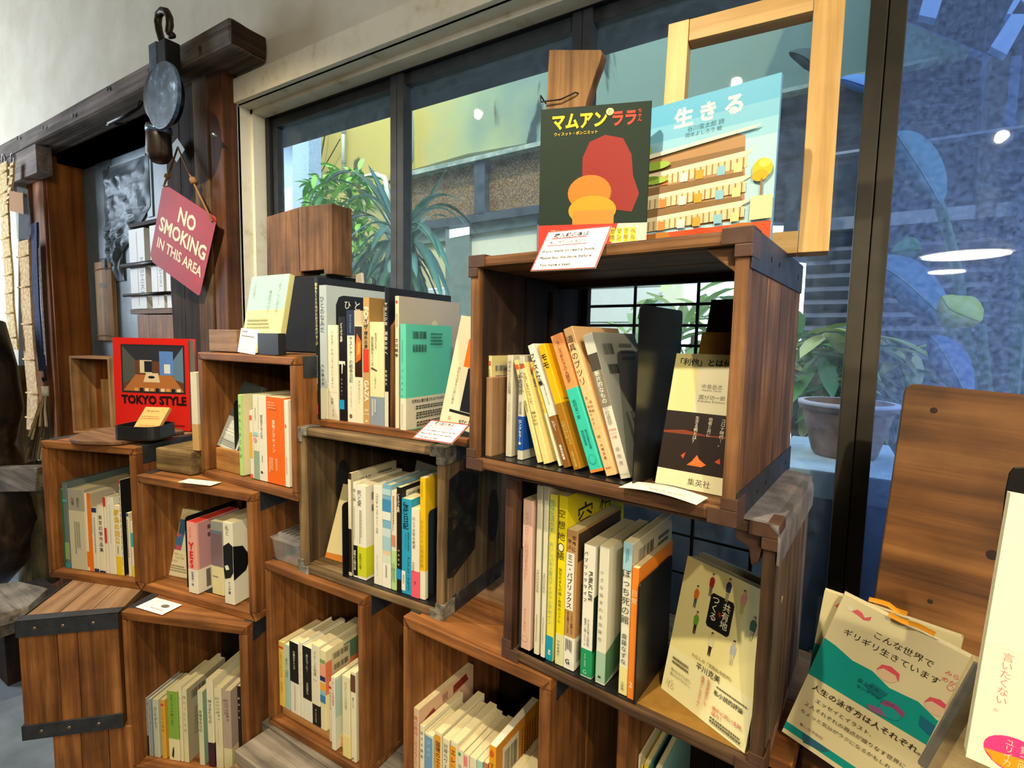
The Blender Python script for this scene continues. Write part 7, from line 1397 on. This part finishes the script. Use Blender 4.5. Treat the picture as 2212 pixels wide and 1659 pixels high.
# sign
sg = 1.15; Ps = Vector((-1.858*sg, .8*sg, .227*sg+EYE)); u = Vector((.868, .155, -.472)); v = Vector((.481, -.024, .876)); Ws = .2875
sn = thing('no_smoking_sign', 'tilted red metal NO SMOKING IN THIS AREA sign hanging on a cord', 'sign', M=frame(Ps, u, v))
r = .02; q = [(r, 0), (Ws-r*.4, 0), (Ws, r*.4), (Ws, Ws-r*.4), (Ws-r*.4, Ws), (r, Ws), (0, Ws-r), (0, r)]
MB().prism(q, 0, .0016, 'y').build('sign_plate', two_tone('#861620', '#9c1f2a', 6, .35, .7, .6, .1, '#aa343e', .002), sn)
k = Ink((0, 0, 0), (1, 0, 0), (0, 0, 1), Ws, Ws); c = '#e8ddc6'
k.text('NO', .53, .77, .32, .19, c, bold=.03, stretch=True); k.text('SMOKING', .51, .53, .88, .185, c, bold=.03, stretch=True); k.text('IN THIS AREA', .52, .29, .86, .135, c, bold=.025, stretch=True)
k.build('printed_lettering', sn)
RP = mat('#8a6238', .9); Yr = .925; hk = at(384, 318, Y=Yr+.03)
tl = Ps+v*(Ws*.97)+u*.012-Vector((0, .004, 0)); trr = Ps+v*(Ws*.94)+u*(Ws-.012)-Vector((0, .004, 0))
Mi = sn.matrix_world.inverted()
MB().tube([Mi @ p for p in (tl, tl.lerp(hk, .5)+Vector((.0, 0, -.004)), hk, hk.lerp(trr, .45)+Vector((0, 0, -.006)), trr)], .0035, 6).build('cord', RP, sn, smooth=True)
MB().tube([Mi @ tl.lerp(hk, .22), Mi @ tl.lerp(hk, .30)], .009, 8).build('cord_knot', RP, sn, smooth=True); MB().tube([Mi @ trr.lerp(hk, .50), Mi @ trr.lerp(hk, .56)], .011, 8).build('cord_knot', RP, sn, smooth=True)
sl('paper_tag', 'white diamond shaped paper pinned above the NO SMOKING sign', 'paper', [(383, 298), (399, 323), (381, 351), (364, 320)], .968, .0015, mat('#dfe9ea', .7))
tag(MB().tube([at(461, 292, Y=.968), at(463, 292, Y=.955)], .008, 10).build('wall_screw', mat('#9aa0a4', .3, .9), smooth=True), 'shiny round screw head on the brown post beside the casing', 'screw')
# push board on the door
t = thing('push_board', 'narrow wooden board marked PUSH on the grey door', 'board', loc=at(212, 735, Y=1.13)); P0 = t.location.copy()
wp_ = at(247, 733, Y=1.13).x-P0.x; hp_ = at(205, 567, Y=1.13).z-P0.z
box(0, wp_, 0, .02, 0, hp_).build('board', wood('#7a5430', '#a87c4c', '#c29660', 'z', .6, .6, .3, .2), t, bevel=.002)
k = Ink((0, 0, 0), (1, 0, 0), (0, 0, 1), wp_, hp_); k.text('PUSH', .5, .70, .62, .07, '#1c1410', bold=.03); k.build('printed_lettering', t)
for z in (.06, .90): MB().tube([(-.002, -.003, hp_*z), (wp_/2, -.004, hp_*z+.004), (wp_+.002, -.003, hp_*z)], .0025, 6).build('twine', RP, t)
# rack of white books
Yq = 1.075; rk = thing('book_rack', 'wooden wall rack with two iron bars holding white books on the grey door', 'rack', loc=at(286, 668, Y=Yq)); P0 = rk.location.copy()
R_ = lambda x, y: at(x, y, Y=Yq)-P0
wR = R_(378, 668).x; hR = R_(300, 488).z
box(0, wR, .05, .065, 0, hR).build('back_board', BR('z'), rk, bevel=.001); box(-.01, wR+.01, -.005, .07, -.022, -.001).build('shelf_board', BR('x'), rk, bevel=.001); box(0, wR, -.0, .06, hR, hR+.016).build('top_board', DK('x'), rk, bevel=.001)
for y in (574, 638): z = R_(300, y).z; MB().tube([(-.02, -.022, z), (wR+.01, -.022, z)], .007 if y == 638 else .011, 8).build('iron_bar', IRD, rk, smooth=True)
sp = [(289, 322), (334, 360), (366, 384)]
for i, (a, b_) in enumerate(sp):
    x0 = R_(a, 660).x; x1 = R_(b_, 660).x
    book(Matrix.Translation(P0+Vector((x0, -.008, .0005))), x1-x0, R_(300, 495).z, .055, ('white KESHIKI book in the wall rack, leftmost of three', 'white KESHIKI book in the wall rack, middle one', 'white KESHIKI book in the wall rack, half hidden by the dark post')[i], '#dfe2e6',
         spine=lambda k: (k.rect(.50, .04, .53, .96, '#b8543a'), k.text('KESHIKI', .78, .42, .22, .60, '#4a4c50', rot=1)))
xx = R_(296, 680).x
box(xx, wR+.02, .0, .08, -.20, -.026).build('lower_box', OR('z'), rk, bevel=.002)
# hanging straps
def strap(name, label, pts, wpx, col, Y=.915, th=.008, knots=0, cat='strap'):
    P = [at(x, y, Y=Y) for x, y in pts]; o = P[0]; t = thing(name, label, cat, loc=o)
    wd = (at(100+wpx, 600, Y=Y).x-at(100, 600, Y=Y).x)/2; m = two_tone(*col, 60, .4, .6, .9, .8, None, .006)
    b = MB(); n = len(P)
    b.v = [(p.x-o.x+sx*wd, sy*th, p.z-o.z) for p in P for sx, sy in ((-1, -.5), (1, -.5), (1, .5), (-1, .5))]
    for i in range(n-1):
        for k_ in range(4): b.f.append((i*4+k_, i*4+(k_+1) % 4, i*4+4+(k_+1) % 4, i*4+4+k_))
    b.f += [(3, 2, 1, 0), (n*4-4, n*4-3, n*4-2, n*4-1)]; b.m = [0]*len(b.f); b.build('woven_band', m, t)
    for i in range(knots):
        u_ = (i+.5)/knots*(n-1); k_ = min(int(u_), n-2); p = P[k_].lerp(P[k_+1], u_-k_)-o
        MB().tube([(p.x-wd*1.1, -th*.7, p.z), (p.x+wd*1.1, -th*.7, p.z)], th*.6, 8).build('knot', m, t, smooth=True)
    return t
strap('hanging_strap', 'cream macrame strap hanging at the far left edge', [(8, 352), (10, 430), (14, 520), (20, 590), (22, 660), (32, 755)], 20, ('#c9a56a', '#ecd6a4'), knots=9)
strap('hanging_strap', 'short cream knotted strap beside the kraft tag', [(27, 352), (26, 385), (20, 420), (16, 440)], 9, ('#c9a56a', '#f0dcac'), Y=.90, knots=5)
strap('hanging_strap', 'wide tan woven strap hanging beside the orange post', [(52, 520), (55, 620), (62, 740), (72, 850), (70, 930)], 26, ('#c49a66', '#e6c898'), Y=.94, knots=6)
strap('hanging_strap', 'navy blue strap hanging beside the orange post', [(75, 482), (76, 560), (80, 660), (88, 760), (92, 802)], 13, ('#1a2342', '#2c3866'), Y=.92)
strap('hanging_strap', 'thin white cord beside the navy strap', [(80, 480), (84, 560), (88, 640), (94, 740), (97, 790)], 4, ('#b8b4c8', '#e4e0ea'), Y=.925)
sl('kraft_tag', 'kraft paper tag hanging on the cream strap', 'tag', [(20, 412), (49, 417), (51, 463), (20, 455)], .893, .0015, mat('#a8743c', .8))
sl('plastic_bag', 'crumpled clear plastic bag hanging between the straps', 'bag', [(36, 403), (58, 408), (66, 500), (62, 516), (37, 516), (34, 460)], .905, .004, clear(tint=(.75, .75, .75), gl=.05, haze=.05, rough=.2, dust=12, fres=False))
for i, (x, y) in enumerate(((8, 343), (27, 342))):
    c = at(x, y, Y=.925); tag(MB().tube([c+Vector((.022*math.cos(a), 0, .026*math.sin(a))) for a in [j*math.pi/8 for j in range(17)]], .003, 6, caps=False).build('steel_ring', mat('#9a9a9a', .3, .9), smooth=True), ('left steel ring on the timber bracket', 'right steel ring on the timber bracket')[i], 'ring')
MBc = [at(95, 812, Y=.9), at(98, 825, Y=.9), at(93, 822, Y=.9)]
tag(MB().tube([at(94, 800, Y=.9), at(97, 812, Y=.9), at(99, 820, Y=.9), at(94, 824, Y=.9), at(92, 816, Y=.9)], .005, 6).build('snap_hook', IRD, smooth=True), 'dark snap hook at the foot of the navy strap', 'hook')
# bundle of dried stems
db = thing('dried_bundle', 'bundle of dried brown stems hanging below the snap hook', 'bundle', loc=at(98, 850, Y=.9)); P0 = db.location.copy(); b = MB()
for i in range(46):
    e = at(random.gauss(80, 16), random.uniform(920, 1005), Y=.9+random.uniform(-.06, .03))-P0; m_ = e*.5+Vector((random.uniform(-.02, .02), 0, 0)); b.tube([(random.uniform(-.008, .008), 0, 0), m_, e], [.003, .004, .006], 5, random.randrange(3))
b.build('stems', [mat(c, .9) for c in ('#4a3a24', '#7a6440', '#a08a5c')], db)['kind'] = 'stuff'
MB().tube([(0, 0, -.012), (0, 0, .035)], .014, 10).build('binding', mat('#e0d4b4', .8), db, smooth=True)
# weathered logs, dark carved wood, timber at far left
def log(label, pts, rad, Y, m, name='driftwood_log', cat='log'):
    P = [at(x, y, Y=Y) for x, y in pts]; P2 = []
    for i in range(len(P)-1):
        for j in range(4): P2.append(P[i].lerp(P[i+1], j/4)+Vector((random.uniform(-.006, .006), random.uniform(-.006, .006), 0)))
    P2.append(P[-1]); rr_ = [rad*random.uniform(.82, 1.12) for _ in P2]
    return tag(MB().tube(P2, rr_, 12).build(name, m, smooth=True), label, cat)
LG = wood('#5a4c34', '#8f7c5a', '#b8a682', 'z', .8, .6, .9, .4)
log('pale weathered log standing at the far left behind the straps', [(40, 790), (52, 950), (60, 1100), (70, 1262)], .055, .98, LG)
log('mossy weathered log beside the far left orange crate', [(85, 1000), (92, 1100), (100, 1255)], .05, .90, wood('#3a3020', '#6a5c3e', '#8f8058', 'z', .8, .6, .9, .5))
DW = wood('#1a120c', '#3a2a1c', '#5a4430', 'z', .45, .4, .5, .4)
b = [(-30, 700), (-14, 790), (-8, 880), (-12, 960), (4, 1040), (16, 1120), (10, 1200), (-20, 1260)]
P = [at(x, y, Y=.78) for x, y in b]; tag(MB().tube(P, [.07, .085, .10, .08, .10, .12, .10, .06], 18).build('carved_wood', DW, smooth=True), 'large dark carved wood piece cut off at the left edge', 'carving')
tag(slab('timber_beam', [(-60, 1012), (80, 1010), (76, 1062), (-60, 1064)], .72, .07, wood('#4a3a2c', '#7a6a56', '#94846e', 'x', .8, .6, .7, .3), bevel=.004), 'short grey brown beam crossing the carved wood at the left edge', 'beam')
for i, (q, z, lb) in enumerate((([(-60, 1268), (40, 1255), (104, 1270), (60, 1310), (-60, 1340)], -1.02, 'grey driftwood slab lying at the far left'), ([(-60, 1372), (60, 1330), (112, 1300), (60, 1275), (-60, 1300)], -1.09, 'brown plank under the driftwood slab at the far left'))):
    P = [at(x, y, Z=z) for x, y in q]; tag(MB().prism([(p.x, p.y) for p in P], EYE+z-.05, EYE+z, 'z').build('driftwood_slab', GREY('x'), bevel=.004), lb, 'slab')
p = at(-20, 1330, Z=-1.1); tag(box(p.x-.35, p.x-.08, p.y+.05, p.y+.25, 0, EYE-1.142).build('log_stand', DK('z')), 'dark stand under the driftwood slabs at the far left', 'stand')
bpy.data.objects.remove(_fo, do_unlink=True)
